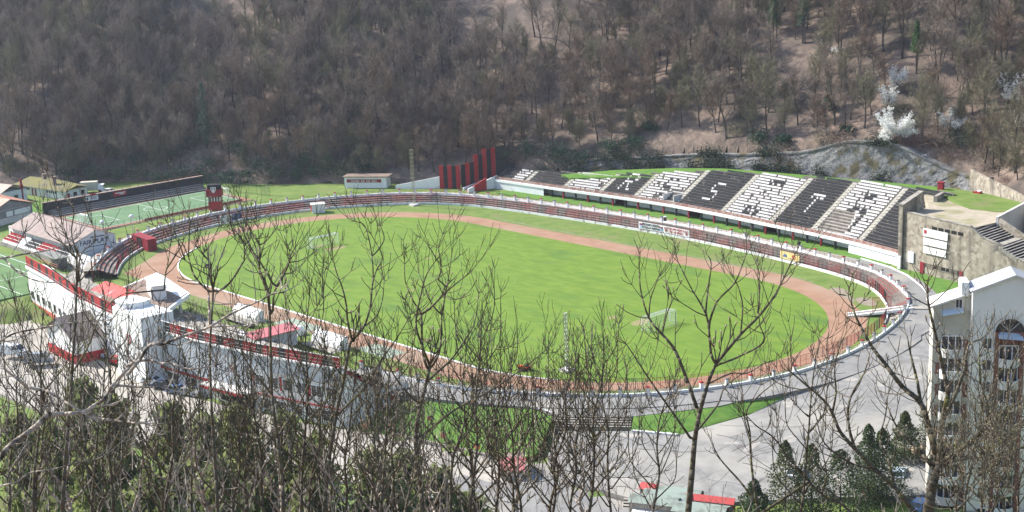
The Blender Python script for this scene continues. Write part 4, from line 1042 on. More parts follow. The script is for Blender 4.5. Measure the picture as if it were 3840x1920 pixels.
# gable front pieced round the arched bay
rect(b, 0, cx-rz_, ZB, zE, 0); rect(b, cx+rz_, SW, ZB, zE, 0)
AR = [(cx+rz_*math.cos(PI-i*PI/16), zs+rz_*math.sin(PI-i*PI/16)) for i in range(17)]
b.poly([AP(cx-rz_, zE), AP(0, zE), AP(SW/2, ZR), AP(SW, zE), AP(cx+rz_, zE)])
for (s0, z0), (s1, z1) in zip(AR, AR[1:]): b.poly([AP(s0, z0), AP(s1, z1), AP(s1, zE), AP(s0, zE)])
for (s0, z0), (s1, z1) in zip(AR, AR[1:]): b.poly([AP(s0, z0), AP(s0, z0, .5), AP(s1, z1, .5), AP(s1, z1)])
b.poly([AP(0, ZB), AP(0, zE), AP(0, zE, 4), AP(0, ZB, 4)]); b.poly([AP(SW, ZB), AP(SW, ZB, 4), AP(SW, zE, 4), AP(SW, zE)])
b.build('front_wall', pl, apt)
b = MB(); rect(b, cx-rz_, cx+rz_, ZB, zs, .5); b.build('recess_wall', M['brick'], apt)
b = MB()
for s0 in (cx-rz_, cx+rz_-.5): abox(b, s0, s0+.5, ZB, zs, -.06, .5)
b.build('brick_pilasters', M['brick'], apt)
b = MB(); b.poly([AP(s, z, .45) for s, z in AR]); b.build('arched_window', M['glass'], apt)
b = MB()
for (s0, z0), (s1, z1) in zip(AR, AR[1:]):
    f = 1.16; e0, e1 = (cx+(s0-cx)*f, zs+(z0-zs)*f), (cx+(s1-cx)*f, zs+(z1-zs)*f); b.poly([AP(s0, z0, -.08), AP(s1, z1, -.08), AP(*e1, -.08), AP(*e0, -.08)])
for i in (4, 8, 12): b.bar(AP(cx, zs, .4), AP(AR[i][0], AR[i][1], .4), .05)
b.build('arch_surround', M['offwhite'], apt)
b = MB()
for sx in (0, 1):
    a0, a1 = (AP(-.35, zE-.14, -.4), AP(SW/2, ZR+.05, -.4)) if sx == 0 else (AP(SW/2, ZR+.05, -.4), AP(SW+.35, zE-.14, -.4))
    b.poly([a0, a1, a1+ab*4.5, a0+ab*4.5], 0); b.poly([a0-V(0, 0, .22), a1-V(0, 0, .22), a1, a0], 1)
b.build('roof', [mat('zinc_roof', (.30, .31, .33), (.42, .43, .45), .5, .5), M['offwhite']], apt)
b = MB(); abox(b, -1.2, -.3, zE-1.2, zE+.6, 1.2, 4); b.build('roof_parapet', M['white'], apt)
# lower wing to the left, set back a little
LW = 4.4; dS = 1.5; zl0, zl1 = zE-2.35, zE-.75
b = MB(); b.poly([AP(-LW, ZB, dS), AP(0, ZB, dS), AP(0, zl1, dS), AP(-LW, zl0, dS)]); b.poly([AP(-LW, ZB, dS), AP(-LW, zl0, dS), AP(-LW, zl0, dS+3.6), AP(-LW, ZB, dS+3.6)])
b.build('lower_wing_wall', pl2, apt)
b = MB(); a0, a1 = AP(-LW-.5, zl0-.1, dS-.5), AP(0, zl1+.1, dS-.5); b.poly([a0, a1, a1+ab*4.2, a0+ab*4.2]); b.poly([a0-V(0, 0, .25), a1-V(0, 0, .25), a1, a0]); b.poly([a0-V(0, 0, .25), a0, a0+ab*4.2, a0+ab*4.2-V(0, 0, .25)]); b.build('lower_wing_roof', M['offwhite'], apt)
def awin(s0, s1, z0, z1, d, nm='window'):
    b = MB(); abox(b, s0-.07, s1+.07, z0-.08, z1+.06, d-.05, d+.08, 0); f = b.build(nm, M['white'], apt)
    b = MB(); b.poly([AP(s0, z0, d-.07), AP((s0+s1)/2-.04, z0, d-.07), AP((s0+s1)/2-.04, z1, d-.07), AP(s0, z1, d-.07)]); b.poly([AP((s0+s1)/2+.04, z0, d-.07), AP(s1, z0, d-.07), AP(s1, z1, d-.07), AP((s0+s1)/2+.04, z1, d-.07)]); b.build('pane', M['glass'], f)
    b = MB(); abox(b, s0-.12, s1+.12, z0-.16, z0-.09, d-.16, d+.05); b.build('sill', M['offwhite'], f)
for k in range(9): 
    z = Gv(3710, 1299, 172).z-.1-k*2.8; awin(1.45, 2.4, z, z+1.25, 0)
awin(-1.75, -1.05, zl1-1.9, zl1-.9, dS)
b = MB(); b.poly([AP(-3.5, zl0-1.2, dS-.9), AP(-.9, zl0-.75, dS-.9), AP(-.9, zl0-.25, dS), AP(-3.5, zl0-.7, dS)]); b.build('awning', mat('blue_sheet', (.42, .50, .56), None, rough=.4), apt)
def balcony(sc, w_, z, d, wall_m):
    b = MB(); n = 9; P = [AP(sc+w_*math.cos(PI+i*PI/n), 0, d-.2+(-1.15)*math.sin(i*PI/n)) for i in range(n+1)]
    for p, q in zip(P, P[1:]):
        p, q = V(p.x, p.y, z), V(q.x, q.y, z); b.poly([p-V(0, 0, .18), q-V(0, 0, .18), q+V(0, 0, .92), p+V(0, 0, .92)]); b.poly([q*.94+AP(sc, z, d)*.06+V(0, 0, .92), p*.94+AP(sc, z, d)*.06+V(0, 0, .92), p+V(0, 0, .92), q+V(0, 0, .92)])
    b.poly([V(p.x, p.y, z) for p in P]); b.poly([V(p.x, p.y, z-.18) for p in reversed(P)])
    t = b.build('balcony', wall_m, apt)
    b = MB(); rect(b, sc-w_*.85, sc+w_*.85, z+.05, z+2.35, d-.03, 0); b.build('pane', M['glass'], t)
    b = MB()
    for s in (-.86, -.3, .3, .86): abox(b, sc+w_*s-.06, sc+w_*s+.06, z, z+2.4, d-.09, d-.02)
    abox(b, sc-w_*.88, sc+w_*.88, z+2.3, z+2.42, d-.09, d-.02); b.build('frame', M['white'], t)
wm = [M['offwhite'], M['white'], M['offwhite'], M['offwhite'], M['white']]
zb1 = Gv(3595, 1318, 172).z-.9; zb2 = Gv(3790, 1335, 172).z-.9
for k in range(9):
    balcony(-2.1, 1.45, zb1-k*2.8, dS, wm[k % 5]); balcony(cx, 1.3, zb2-k*2.8, .45, wm[(k+2) % 5])
b = MB(); b.poly([AP(cx-1.4, zs-.55, -.9), AP(cx+1.5, zs-.75, -.9), AP(cx+1.5, zs-.25, .4), AP(cx-1.4, zs-.05, .4)]); b.build('awning', bpy.data.materials['blue_sheet'], apt)
for k in range(9):
    for s0, s1, z0, z1 in ((-.75, -.1, 0, 1.9), (-4.0, -3.5, .2, 1.7)): b = MB(); rect(b, s0, s1, zb1-k*2.8+z0, zb1-k*2.8+z1, dS-.015); b.build('brick_panel', M['brick'], apt)
b = MB()
for k in range(9): abox(b, 0, 2.75, zb1+2.2-k*2.8, zb1+2.24-k*2.8, -.03, .02)
b.build('string_courses', M['conc'], apt)

for i in range(40):
    t = rr.random()**1.3; k = int(t*len(wsm)*.66); p = wsm[k]; q = wtop[k]; b = MB(); up = rr.random() < .55
    r2 = random.Random(800+i)
    for c in range(420):
        a = Vector((r2.gauss(0, 1.3), r2.gauss(0, .5), abs(r2.gauss(0, 1.2)))); u = Vector((r2.gauss(0, 1), r2.gauss(0, 1), r2.gauss(.2, .7))).normalized(); w_ = u.orthogonal().normalized(); x = u.cross(w_); z = r2.uniform(.14, .34); b.poly([a-w_*z*.4, a+x*z*.7, a+w_*z*.5, a-x*z*.6])
    o = b.build('wall_shrub', [mat('wall_ivy', (.025, .045, .03), (.06, .08, .045), .6, .9)] if i == 0 else [bpy.data.materials['wall_ivy']]); o.location = (p.x, p.y-.5+(1.6 if up else 0), (q.z-.4) if up else p.z); tag(o, 'dark ivy shrub growing on the grey rock wall behind the stand', 'shrub', 'shrubs on the rock wall')

# ================================================================== NEAR SIDE: grandstand seen from behind
gs = thing('grandstand', 'long white and grey grandstand seen from behind with a red and black parapet', 'grandstand', (40, -66, -3))
YG = lambda x: interp([(-13.5, -64.9), (0, -66.6), (10, -68.4), (20, -70.0), (30, -71.2), (40, -71.8), (48, -71.75), (54, -71.4), (63, -70.6), (70.5, -69.4), (78, -68.1), (87.3, -65.8), (94, -64.1)], x)
gx = [-13.5+i*(94+13.5)/86 for i in range(87)]
def gwall(b, x0, x1, z0, z1, off=0.0, m=0, n=None):
    xs_ = [x for x in gx if x0 < x < x1]; xs_ = [x0]+xs_+[x1]
    for a, c in zip(xs_, xs_[1:]):
        b.poly([(a, YG(a)-off, z0), (c, YG(c)-off, z0), (c, YG(c)-off, z1), (a, YG(a)-off, z1)], m)
def gband(x0, x1, z0, z1, off, m, nm, t=.12, parent=None):
    b = MB(); xs_ = [x0]+[x for x in gx if x0 < x < x1]+[x1]
    b.sweep([(x, YG(x)) for x in xs_], [(-off, z0), (-off, z1), (-off+t, z1), (-off+t, z0), (-off, z0)])
    return b.build(nm, m, parent or gs)
b = MB(); gwall(b, -13.5, 38, -3.3, 6.3); b.build('white_rear_wall', M['white'], gs)
b = MB(); gwall(b, 52, 94, -3.3, 6.3); b.build('rear_wall', M['offwhite'], gs)
wg = wave_mat('corrugated_cladding', (.36, .39, .43), (.45, .48, .52), 3.2, 'X', rough=.5, bump=.04)
gband(52, 75.5, 0.1, 6.25, .18, wg, 'cladding', .2); gband(75.5, 93.9, 3.7, 6.25, .18, wg, 'cladding', .2)
gband(31.5, 39.9, -1.5, 6.0, .15, mat('pale_grey_render', (.50, .53, .56), (.58, .60, .63), .5, .8), 'curved_grey_wall', .15)
gband(-13.5, 40, 5.6, 6.2, .3, M['white'], 'ledge', .6); gband(52, 94.2, 6.2, 6.5, .45, M['white'], 'ledge', .8)
gband(76, 93.95, -.45, -.2, .12, M['red'], 'red_band'); gband(52, 76, -.35, .05, .3, M['red'], 'red_band', .3)
gband(-13.6, 20, -3.3, -1.3, .1, mat('red_render', (.42, .09, .055), (.50, .12, .07), .8, .8), 'red_base')
# parapet of red and black panels
x = -13.3; k = 0
while x < 94:
    wd_ = 3.0 if k % 2 == 0 else 1.6
    if x+wd_ < 39.0 or x > 51.6:
        z0 = 5.7 if x < 39 else 6.45
        o = gband(x, min(x+wd_, 94), z0, 8.1, .10, M['red'] if k % 2 == 0 else M['black'], 'parapet_panel', .1); o['label'] = 'red parapet panel' if k % 2 == 0 else 'black parapet panel'
    x += wd_; k += 1
for x0, x1, z0 in ((-13.3, 38.9, 6.2), (52, 94, 6.9)):
    for q in (0, .55): gband(x0, x1, z0+q, z0+q+.07, .28, M['steel'], 'guard_rail', .05)
gband(52, 94, 8.1, 8.2, .14, M['offwhite'], 'coping', .2); gband(-13.4, 39, 8.1, 8.2, .14, M['red'], 'coping', .2)
# rows of steps running down towards the track
b = MB(); nrw = 12
for k in range(nrw):
    t0, t1 = k/nrw, (k+1)/nrw
    for a, c in zip(gx, gx[1:]):
        if 36 < a < 52 and k > 8: pass
        yA = lambda x, t: lerp(YG(x)+.3, -53.0-1.5*((x-40)/54)**2, t)
        z = 6.2-5.2*t0; b.poly([(a, yA(a, t0), z), (c, yA(c, t0), z), (c, yA(c, t1), z), (a, yA(a, t1), z)]); b.poly([(a, yA(a, t1), z-.45), (a, yA(a, t1), z), (c, yA(c, t1), z), (c, yA(c, t1), z-.45)])
b.build('seating_steps', M['conc'], gs)
b = MB(); b.sweep([(x, -53.0-1.5*((x-40)/54)**2) for x in gx], [(-.1, -.3), (-.1, 1.35), (.1, 1.35), (.1, -.3)]); b.build('front_wall', M['offwhite'], gs)
def gwindow(x0, x1, z0, z1, off=.06, nm='window'):
    b = MB(); xs_ = [x0]+[x for x in gx if x0 < x < x1]+[x1]; b.sweep([(x, YG(x)) for x in xs_], [(-off, z0-.1), (-off-.05, z0-.1), (-off-.05, z1+.1), (-off, z1+.1)]); f = b.build(nm, M['white'], gs)
    b = MB(); gwall(b, x0+.1, (x0+x1)/2-.05, z0, z1, off+.07); gwall(b, (x0+x1)/2+.05, x1-.1, z0, z1, off+.07); b.build('pane', M['glass'], f)
for i in range(6): gwindow(76.4+i*2.9, 78.5+i*2.9, 1.2, 2.9)
for i in range(5): gwindow(77.2+i*3.2, 79.6+i*3.2, -2.5, -.9)
for i in range(8): gwindow(-12.4+i*3.5, -10.8+i*3.5, -.4, 1.1)
for i in range(3): gwindow(34.3+i*1.7, 35.7+i*1.7, -2.4, -1.7, .2)
for i in range(4): gwindow(53.5+i*5.2, 56.5+i*5.2, -1.9, -.7)
for i in range(3):
    b = MB(); gwall(b, -8+i*5, -7.2+i*5, -2.7, -1.7, .22); b.build('small_window', M['glass'], gs)
for i in range(3): gband(75.8+i*5.8, 76.2+i*5.8, .9, 3.2, .1, M['red'], 'red_post', .1)
# entrance canopy of the ground floor
b = MB(); gwall(b, 68, 76, -2.9, -.4, .15); b.build('entrance', M['dark'], gs)
b = MB(); b.prism([(66, YG(66)-2.6), (76.5, YG(76.5)-2.6), (76.5, YG(76.5)), (66, YG(66))], -.15, .1); b.build('canopy', M['offwhite'], gs)
b = MB(); b.prism([(66, YG(66)-2.66), (76.5, YG(76.5)-2.66), (76.5, YG(76.5)-2.6), (66, YG(66)-2.6)], -.5, -.1); b.build('canopy_edge', M['red'], gs)
# the two small crests on the rear walls
crest(gs, (71.6, YG(71.6)-.45, 3.1), (1, .15, 0), (0, 0, 1), 1.1, M['red'])
# end wall, buttress, ticket wall
b = MB(); b.poly([(94.1, -64.2, -3.3), (94.1, -58.4, -3.3), (94.1, -58.4, 2.3), (94.1, -64.2, 6.3)]); b.poly([(94.1, -58.4, -3.3), (94.1, -51.4, -3.3), (94.1, -51.4, 1.2), (94.1, -58.4, 1.4)]); b.build('end_wall', M['white'], gs)
b = MB(); b.box((94.3, -57.7, .8), (1.0, .9, 7.6)); b.build('buttress', M['brown_roof'], gs)
b = MB(); b.box((94.2, -54.6, -.7), (.16, 1.0, .9)); b.build('ticket_window', M['red'], gs)
b = MB(); b.box((94.2, -57.0, -1.7), (.16, .5, 2.4)); b.build('red_door', M['red'], gs)
b = MB(); b.box((94.9, -54.6, .35), (1.7, 2.2, .16)); b.build('ticket_roof', M['conc_dark'], gs)
b = MB()
for i in range(14): b.box((94.0-.9*(i % 2), -62.9+i*.36, 5.4-i*.24), (.5, .28, .4)); b.box((93.5, -62.9+i*.36, 5.2-i*.24), (1.2, .38, .3))
b.build('red_seats', M['red'], gs)
# central white tower
tw = thing('stair_tower', 'plain white tower block with a small crest in the middle of the grandstand', 'tower', (46, -73, -3))
b = MB(); b.prism([(40.0, -70.5), (40.2, -73.0), (41.2, -74.2), (42.6, -74.7), (52, -74.7), (52, -68.5), (40, -68.5)], -3.3, 9.0); b.build('block', M['white'], tw)
b = MB(); P = [(40.1, -69.5), (39.9, -71.6), (40.6, -73.2), (42.2, -73.9), (44.2, -73.6), (45.4, -72.2), (45.6, -70.4), (45.0, -68.8)]; b.prism(P, 8.9, 9.85); b.build('roof_room', M['white'], tw)
b = MB(); b.prism([(p[0]*1.03-1.28, p[1]*1.03+2.14) for p in P], 9.85, 9.98); b.build('roof_slab', M['white'], tw)
crest(tw, (47.2, -74.78, 4.3), (1, 0, 0), (0, 0, 1), 1.9, M['red'])
# flat brown roof with white edge over the middle seats
cr_ = thing('stand_canopy', 'flat brown canopy roof with a white edge over the middle of the grandstand', 'canopy', (28, -60, 6))
P = [(21.4, -66.4), (13.3, -49.8), (33.2, -54.4), (43.2, -66.6), (39, -69), (23, -68.4)]; 
b = MB(); b.prism(P[::-1] if False else P, 5.2, 5.95)
o = b.build('fascia', M['white'], cr_)
ccx, ccy = sum(p[0] for p in P)/6, sum(p[1] for p in P)/6; inn = [(ccx+(p[0]-ccx)*.93, ccy+(p[1]-ccy)*.95) for p in P]; b = MB(); b.prism(inn, 5.9, 6.02); b.build('roof_felt', M['brown_roof'], cr_)
b = MB(); b.prism([(13.6, -50.2), (32.6, -54.6), (34.6, -57.2), (15.6, -54.2)], 5.94, 6.06); b.build('white_front', M['white'], cr_)
b = MB()
for x_, y_ in ((16, -55), (32, -56), (41, -66), (23, -66)): b.box((x_, y_, 3), (.4, .4, 4.6))
b.prism([(30, -58.5), (39.5, -66.2), (39.2, -66.6), (29.7, -58.9)], 1, 5.2); b.build('supports', M['offwhite'], cr_)
ca = thing('roof_cabin', 'white cabin with a dark door standing on the brown canopy roof', 'cabin', (30, -60, 6))
cb_ = [(26.2, -59.4), (27.2, -56.9), (33.9, -59.6), (32.9, -61.8)]; b = MB(); b.prism([(32.9, -61.8), (33.9, -59.6), (27.2, -56.9), (26.2, -59.4)], 6.03, 8.7); b.build('wall', M['white'], ca)
b = MB(); b.prism([(33.1, -62.2), (34.3, -59.5), (27.1, -56.5), (25.8, -59.5)], 8.7, 8.85); b.build('roof', M['white'], ca)
b = MB(); b.wall((31.6, -61.42), (32.75, -61.85), .08, 6.1, 8.2); b.build('door', M['dark'], ca)
b = MB(); b.wall((18, -55), (26, -58), .25, 6.03, 6.9, za=6.3, zb=7.6); b.wall((18.4, -52.6), (26, -56), .25, 6.03, 6.9); b.build('screen_wall', M['white'], ca)
b = MB()
for i in range(6):
    q = 24+i*2.0; b.poly([(q, -69.6, 8.25), (q+1.95, -69.8, 8.25), (q+1.95, -66.6, 9.3), (q, -66.4, 9.3)])
b.poly([(24, -66.4, 9.3), (36, -66.8, 9.3), (36, -65.6, 8.3), (24, -65.2, 8.3)])
tag(b.build('tiled_roof', wave_mat('bright_red_tiles', (.45, .03, .02), (.6, .06, .04), 2.5, 'X', rough=.4)), 'bright red tiled strip roof behind the left part of the parapet', 'roof')
# annex with brown hipped roof at the foot of the rear wall
an = thing('annex', 'small annex with a brown gabled roof and red base against the rear of the grandstand', 'annex', (24, -74, -3))
b = MB(); b.prism([(19, -76.5), (31, -77.2), (31, -71), (19, -70)], -3.3, 1.4); b.build('wall', M['white'], an)
b = MB(); b.prism([(18.9, -76.6), (31.1, -77.3), (31.1, -77.2), (18.9, -76.5)], -3.3, -1.2); b.prism([(31, -77.3), (31.12, -77.3), (31.12, -71), (31, -71)], -3.3, -1.2); b.build('red_base', M['red'], an)
b = MB(); b.poly([(18.4, -77.2, 1.3), (25, -77.5, 4.8), (25, -70.2, 4.8), (18.4, -69.8, 1.3)], 0); b.poly([(25, -77.5, 4.8), (31.7, -77.8, 1.3), (31.7, -70.8, 1.3), (25, -70.2, 4.8)], 1); b.build('roof', [M['brown_roof'], wave_mat('slate_rows', (.10, .08, .07), (.24, .19, .16), 1.6, 'Y')], an)
b = MB(); b.poly([(19, -76.5, 1.4), (31, -77.2, 1.4), (25, -76.9, 4.5)]); b.build('gable', M['offwhite'], an)
# tunnel with pink roof, dugouts
tn = thing('players_tunnel', 'long players tunnel with a faded red roof leading to the track', 'tunnel', (57.5, -53, 0))
b = MB(); b.prism([(56.2, -57.2), (58.8, -57.2), (59.3, -48.6), (56.7, -48.2)], -.2, 2.7); b.build('wall', mat('tunnel_grey', (.42, .42, .41), (.52, .52, .51), .6, .9), tn)
b = MB(); b.poly([(55.7, -57.4, 3.2), (59.4, -57.5, 2.7), (59.9, -48.2, 2.7), (56.2, -47.8, 3.2)]); b.poly([(55.7, -57.4, 3.1), (56.2, -47.8, 3.1), (59.9, -48.2, 2.6), (59.4, -57.5, 2.6)]); b.build('roof', wave_mat('pink_tiles', (.42, .10, .11), (.54, .17, .18), 3, 'Y'), tn)
b = MB(); b.prism([(51, -58.5), (56, -58.7), (56, -55.5), (51, -55.3)], -.2, 2.5); b.build('white_block', M['white'], tn)
def dugout(x0, x1, y, label):
    t = thing('dugout', label, 'dugout', ((x0+x1)/2, y, 0), 'dugouts by the track')
    b = MB(); pr = [(y-1.6*math.cos(a), 1.9*math.sin(a)+.2) for a in [i*PI/2/7 for i in range(8)]]+[(y+.35, 2.05)]
    for (ya, za), (yc, zc) in zip(pr, pr[1:]): b.poly([(x0, ya, za), (x1, ya, za), (x1, yc, zc), (x0, yc, zc)]); b.poly([(x0, ya+.05, za-.06), (x0, yc+.05, zc-.06), (x1, yc+.05, zc-.06), (x1, ya+.05, za-.06)])
    for x_ in (x0, x1): b.poly([(x_, y+.3, .1), (x_, y-1.55, .1)]+[(x_, a, c) for a, c in pr])
    b.build('shell', M['white'], t)
    b = MB(); b.box(((x0+x1)/2, y-.9, .4), (x1-x0-.4, .5, .1)); b.box(((x0+x1)/2, y-1.15, .7), (x1-x0-.4, .08, .5)); b.build('bench', M['black'], t)
    b = MB(); b.box(((x0+x1)/2, y-1.2, .03), (x1-x0+1, 4.5, .06)); b.build('pad', M['street'], t)
dugout(34, 42.2, -44.7, 'white curved dugout beyond the left half of the grandstand parapet')
dugout(60.5, 69, -44.9, 'white curved dugout to the right of the red roofed tunnel')
b = MB(); b.ell((54.6, -45.2, .8), 1.3, 1.0, .9, n=10); b.box((54.6, -45.2, .3), (2.4, 1.8, .6)); tag(b.build('cover', M['white'], smooth=False), 'small rounded white cover standing between the two dugouts', 'cover')
for x0, x1, y in ((44.5, 55, -41.5), (70, 79, -41.3)): slab('track_mat', [(x0, y-2.6), (x1, y-2.6), (x1-.5, y+1.8), (x0+.5, y+1.8)], .03, mat('track_mat_m', (.24, .29, .22), (.30, .34, .27), .5, .95), .1)
# low fence on the near straight
b = MB()
for i in range(40):
    x_ = 2+i*1.3
    if 49 < x_ < 59: continue
    b.box((x_, -47.6, .75), (.05, .05, 1.5))
b.box((25, -47.6, 1.45), (46, .04, .05)); b.box((25, -47.6, .8), (46, .04, .05)); tag(b.build('rail_fence', M['mast']), 'thin yellowish rail fence on the grass in front of the grandstand', 'fence')
# steps from the ring road down beside the grandstand, and down to the plaza
def stair(name, a, c, down, n, drop, run, label, m=None):
    """a, c: ends of the top edge; down: plan direction"""
    t = thing(name, label, 'stair', ((a[0]+c[0])/2, (a[1]+c[1])/2, a[2])); a, c = Vector(a), Vector(c); d = Vector((down[0], down[1], 0)).normalized()
    b = MB(); b2 = MB()
    for k in range(n):
        P = [a+d*(run*k), c+d*(run*k), c+d*(run*(k+1)), a+d*(run*(k+1))]; z = a.z-drop*k
        A = (P[1].x-P[0].x)*(P[2].y-P[0].y)-(P[2].x-P[0].x)*(P[1].y-P[0].y)
        if A < 0: P = P[::-1]
        b.prism([(p.x, p.y) for p in P], z-1.2, z-.02)
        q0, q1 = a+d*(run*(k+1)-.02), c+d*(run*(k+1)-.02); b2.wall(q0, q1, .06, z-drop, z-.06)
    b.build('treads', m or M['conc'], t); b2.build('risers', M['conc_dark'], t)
stair('stair', (95.2, -51.2, .06), (99.4, -51.8, .06), (.1, -1), 11, .24, .52, 'dark concrete stair going down beside the right end of the grandstand')
stair('stair', (121.0, -44.6, .04), (129.6, -37.6, .04), (.64, -.77), 5, .20, .5, 'wide flight of steps from the ring road down to the grey plaza')
stair('stair', (146.5, -57.4, -1.9), (155.5, -51.0, -1.9), (.6, -.8), 6, .2, .55, 'wide flight of steps at the lower edge of the grey plaza')
b = MB(); b.wall((101.2, -61.6), (106, -61.2), .4, -3.2, -2.3); b.wall((106, -61.2), (125.5, -56.9), .35, -3.2, -2.4); tag(b.build('street_wall', M['conc']), 'low grey retaining wall between the lawn and the pale street', 'wall')
for i, (x_, y_) in enumerate([(1370, 1597), (1614, 1435+80), (1612, 1570), (1473, 1598), (1663, 1632), (1860, 1663), (1790, 1675)]):
    q = G(x_, y_, -1.3); z = q.z; b = MB(); b.bar((q.x, q.y, -1.7), (q.x, q.y, -1.05), .35, n=8, r2=.5); b.ell((q.x, q.y, -1.0), .4, .4, .2, 1, 6, 4); tag(b.build('flower_tub', [M['plant_box'], mat('tub_earth', (.09, .05, .03), None) if i == 0 else bpy.data.materials['tub_earth']]), 'small terracotta flower tub on the lawn below the ring road', 'tub', 'flower tubs on the lawn')
# faded red kiosk roof by the street, garages, cars
kk = thing('street_kiosk', 'kiosk with a brown and faded red corrugated roof beside the pale street', 'kiosk', (128, -61, -3))
c0 = G(1880, 1790, -2.2); c1 = G(1962, 1790, -2.2); dk = (c1-c0).normalized(); nk_ = V(-dk.y, dk.x, 0)
b = MB(); b.prism([(p.x, p.y) for p in (c0, c1, c1+nk_*5, c0+nk_*5)], -3.2, -.9); b.build('wall', M['offwhite'], kk)
b = MB(); b.poly([c0-nk_*.5-dk*.3+V(0, 0, 1.1), c1-nk_*.5+dk*.3+V(0, 0, 1.1), c1+nk_*2.0+dk*.3+V(0, 0, 2.2), c0+nk_*2.0-dk*.3+V(0, 0, 2.2)], 0); b.poly([c0+nk_*2.0+dk*.1+V(0, 0, 2.2), c1+nk_*2.0+V(0, 0, 2.2), c1+nk_*4.6+V(0, 0, 1.9), c0+nk_*4.6+dk*.1+V(0, 0, 1.9)], 1); b.build('roof', [M['sheet_pink'], M['brown_roof']], kk)
def garage(x, y, rz, m1, m2, label, w=3.2, L=6.0):
    t = thing('garage', label, 'garage', (x, y, -2.6), 'garages at the edge of the plaza'); t.rotation_euler = (0, 0, rz); t['at'] = [0, 0, 0]
    b = MB(); b.box((0, 0, 1.0), (w, L, 2.2)); b.build('wall', M['conc'], t)
    b = MB(); b.poly([(-w/2-.15, -L/2-.2, 2.15), (0, -L/2-.2, 2.7), (0, L/2+.2, 2.7), (-w/2-.15, L/2+.2, 2.15)]); b.poly([(0, -L/2-.2, 2.7), (w/2+.15, -L/2-.2, 2.15), (w/2+.15, L/2+.2, 2.15), (0, L/2+.2, 2.7)]); b.build('roof', m1, t)
    b = MB(); b.box((0, -L/2-.04, 1.0), (w*.8, .06, 1.9)); b.build('door', m2, t)
gr_ = [(2455, 1868, M['sheet_green'], 'garage with a pale green metal roof, leftmost by the white flat roof', 2.8, 6, .15), (2505, 1850, M['sheet_green'], 'garage with a dull green metal roof in the middle of the left row', 2.8, 6, .1), (2452, 1822, M['sheet_red'], 'garage with a short rusty red roof behind the green ones', 1.8, 3.2, 0),
       (2552, 1838, M['sheet_green'], 'garage with a darker green metal roof at the right of the left row', 2.8, 5.4, .05), (2662, 1866, M['sheet_red'], 'garage with a narrow bright red roof in the right row', 1.5, 6.2, .12), (2628, 1900, M['sheet_green'], 'garage with a wide pale green roof below the bright red one', 3.4, 6.4, .1)]
for i, (x_, y_, m_, lb, w_, L_, rz_) in enumerate(gr_): q = G(x_, y_, -.2); garage(q.x, q.y, 1.9+rz_, m_, M['rail'], lb, w_, L_)
q = G(2440, 1912, -1.5); b = MB(); b.box((q.x, q.y, -1.8), (4.5, 3.0, .9), rz=.6); tag(b.build('white_shed', M['white']), 'low white flat roof at the bottom edge beside the green garages', 'shed')

# ================================================================== CARS
def car_mesh(kind='hatch'):
    L, W = (4.1, 1.72) if kind != 'van' else (5.0, 1.95)
    bm = MB()
    if kind == 'van': prof = [(-2.5, .35), (-2.5, 1.2), (-2.45, 2.1), (.9, 2.15), (1.7, 1.35), (2.4, 1.1), (2.5, .35)]
    else: prof = [(-2.02, .32), (-2.05, .78), (-1.9, .95), (-1.35, 1.38), (.2, 1.42), (.95, .98), (1.85, .82), (2.05, .6), (2.02, .32)]
    n = len(prof); ws = [W/2*(.98 if z < 1 else .82) for x, z in prof]
    for s in (-1, 1):
        for (x, z), w in zip(prof, ws): bm.v.append((x, s*w, z))
    bm.f.append(tuple(range(n))[::-1] if False else tuple(range(n))); bm.m.append(0); bm.f.append(tuple(reversed(range(n, 2*n)))); bm.m.append(0)
    for i in range(n): j = (i+1) % n; bm.f.append((i, n+i, n+j, j)); bm.m.append(0)
    gl = MB(); ins = [(-1.75, 1.0), (-1.32, 1.34), (.16, 1.37), (.82, 1.0)] if kind != 'van' else [(.2, 1.35), (.2, 1.95), (.85, 2.0), (1.5, 1.4)]
    for s in (-1, 1): gl.poly([(x, s*(W/2*.93 if z < 1.1 else W/2*.83)+s*.03, z) for x, z in (ins if s < 0 else ins[::-1])])
    if kind == 'van': gl.poly([(.95, -W*.36, 2.1), (1.72, -W*.38, 1.38), (1.72, W*.38, 1.38), (.95, W*.36, 2.1)])
    else:
        gl.poly([(.27, -W*.38, 1.40), (.95, -W*.4, 1.0), (.95, W*.4, 1.0), (.27, W*.38, 1.40)]); gl.poly([(-1.40, W*.38, 1.38), (-1.93, W*.4, .96), (-1.93, -W*.4, .96), (-1.40, -W*.38, 1.38)])
    return bm, gl, L, W, prof
def car(p, rz, m, label, kind='hatch', name='parked_car', group='parked cars'):
    t = thing(name, label, 'van' if kind == 'van' else 'car', p, group); t.rotation_euler = (0, 0, rz); t['at'] = [0, 0, 0]
    bm, gl, L, W, prof = car_mesh(kind); bm.build('body', m, t); gl.build('windows', M['glass'], t)
    for x in (-1.3 if kind != 'van' else -1.6, 1.3 if kind != 'van' else 1.6):
        for s in (-1, 1): b = MB(); b.bar((x, s*(W/2-.16), .31), (x, s*(W/2+.02), .31), .31, n=12); wo = b.build('wheel', M['rubber'], t); b = MB(); b.bar((x, s*(W/2), .31), (x, s*(W/2+.035), .31), .19, n=10); b.build('rim', M['steel'], wo)
    for s in (-1, 1): b = MB(); b.box((prof[-1][0]-.01, s*W*.34, .68), (.08, .3, .14)); b.build('headlight', M['steel'], t)
    return t
cp = lambda n, c: mat(n, c, None, rough=.25, spec=.5)
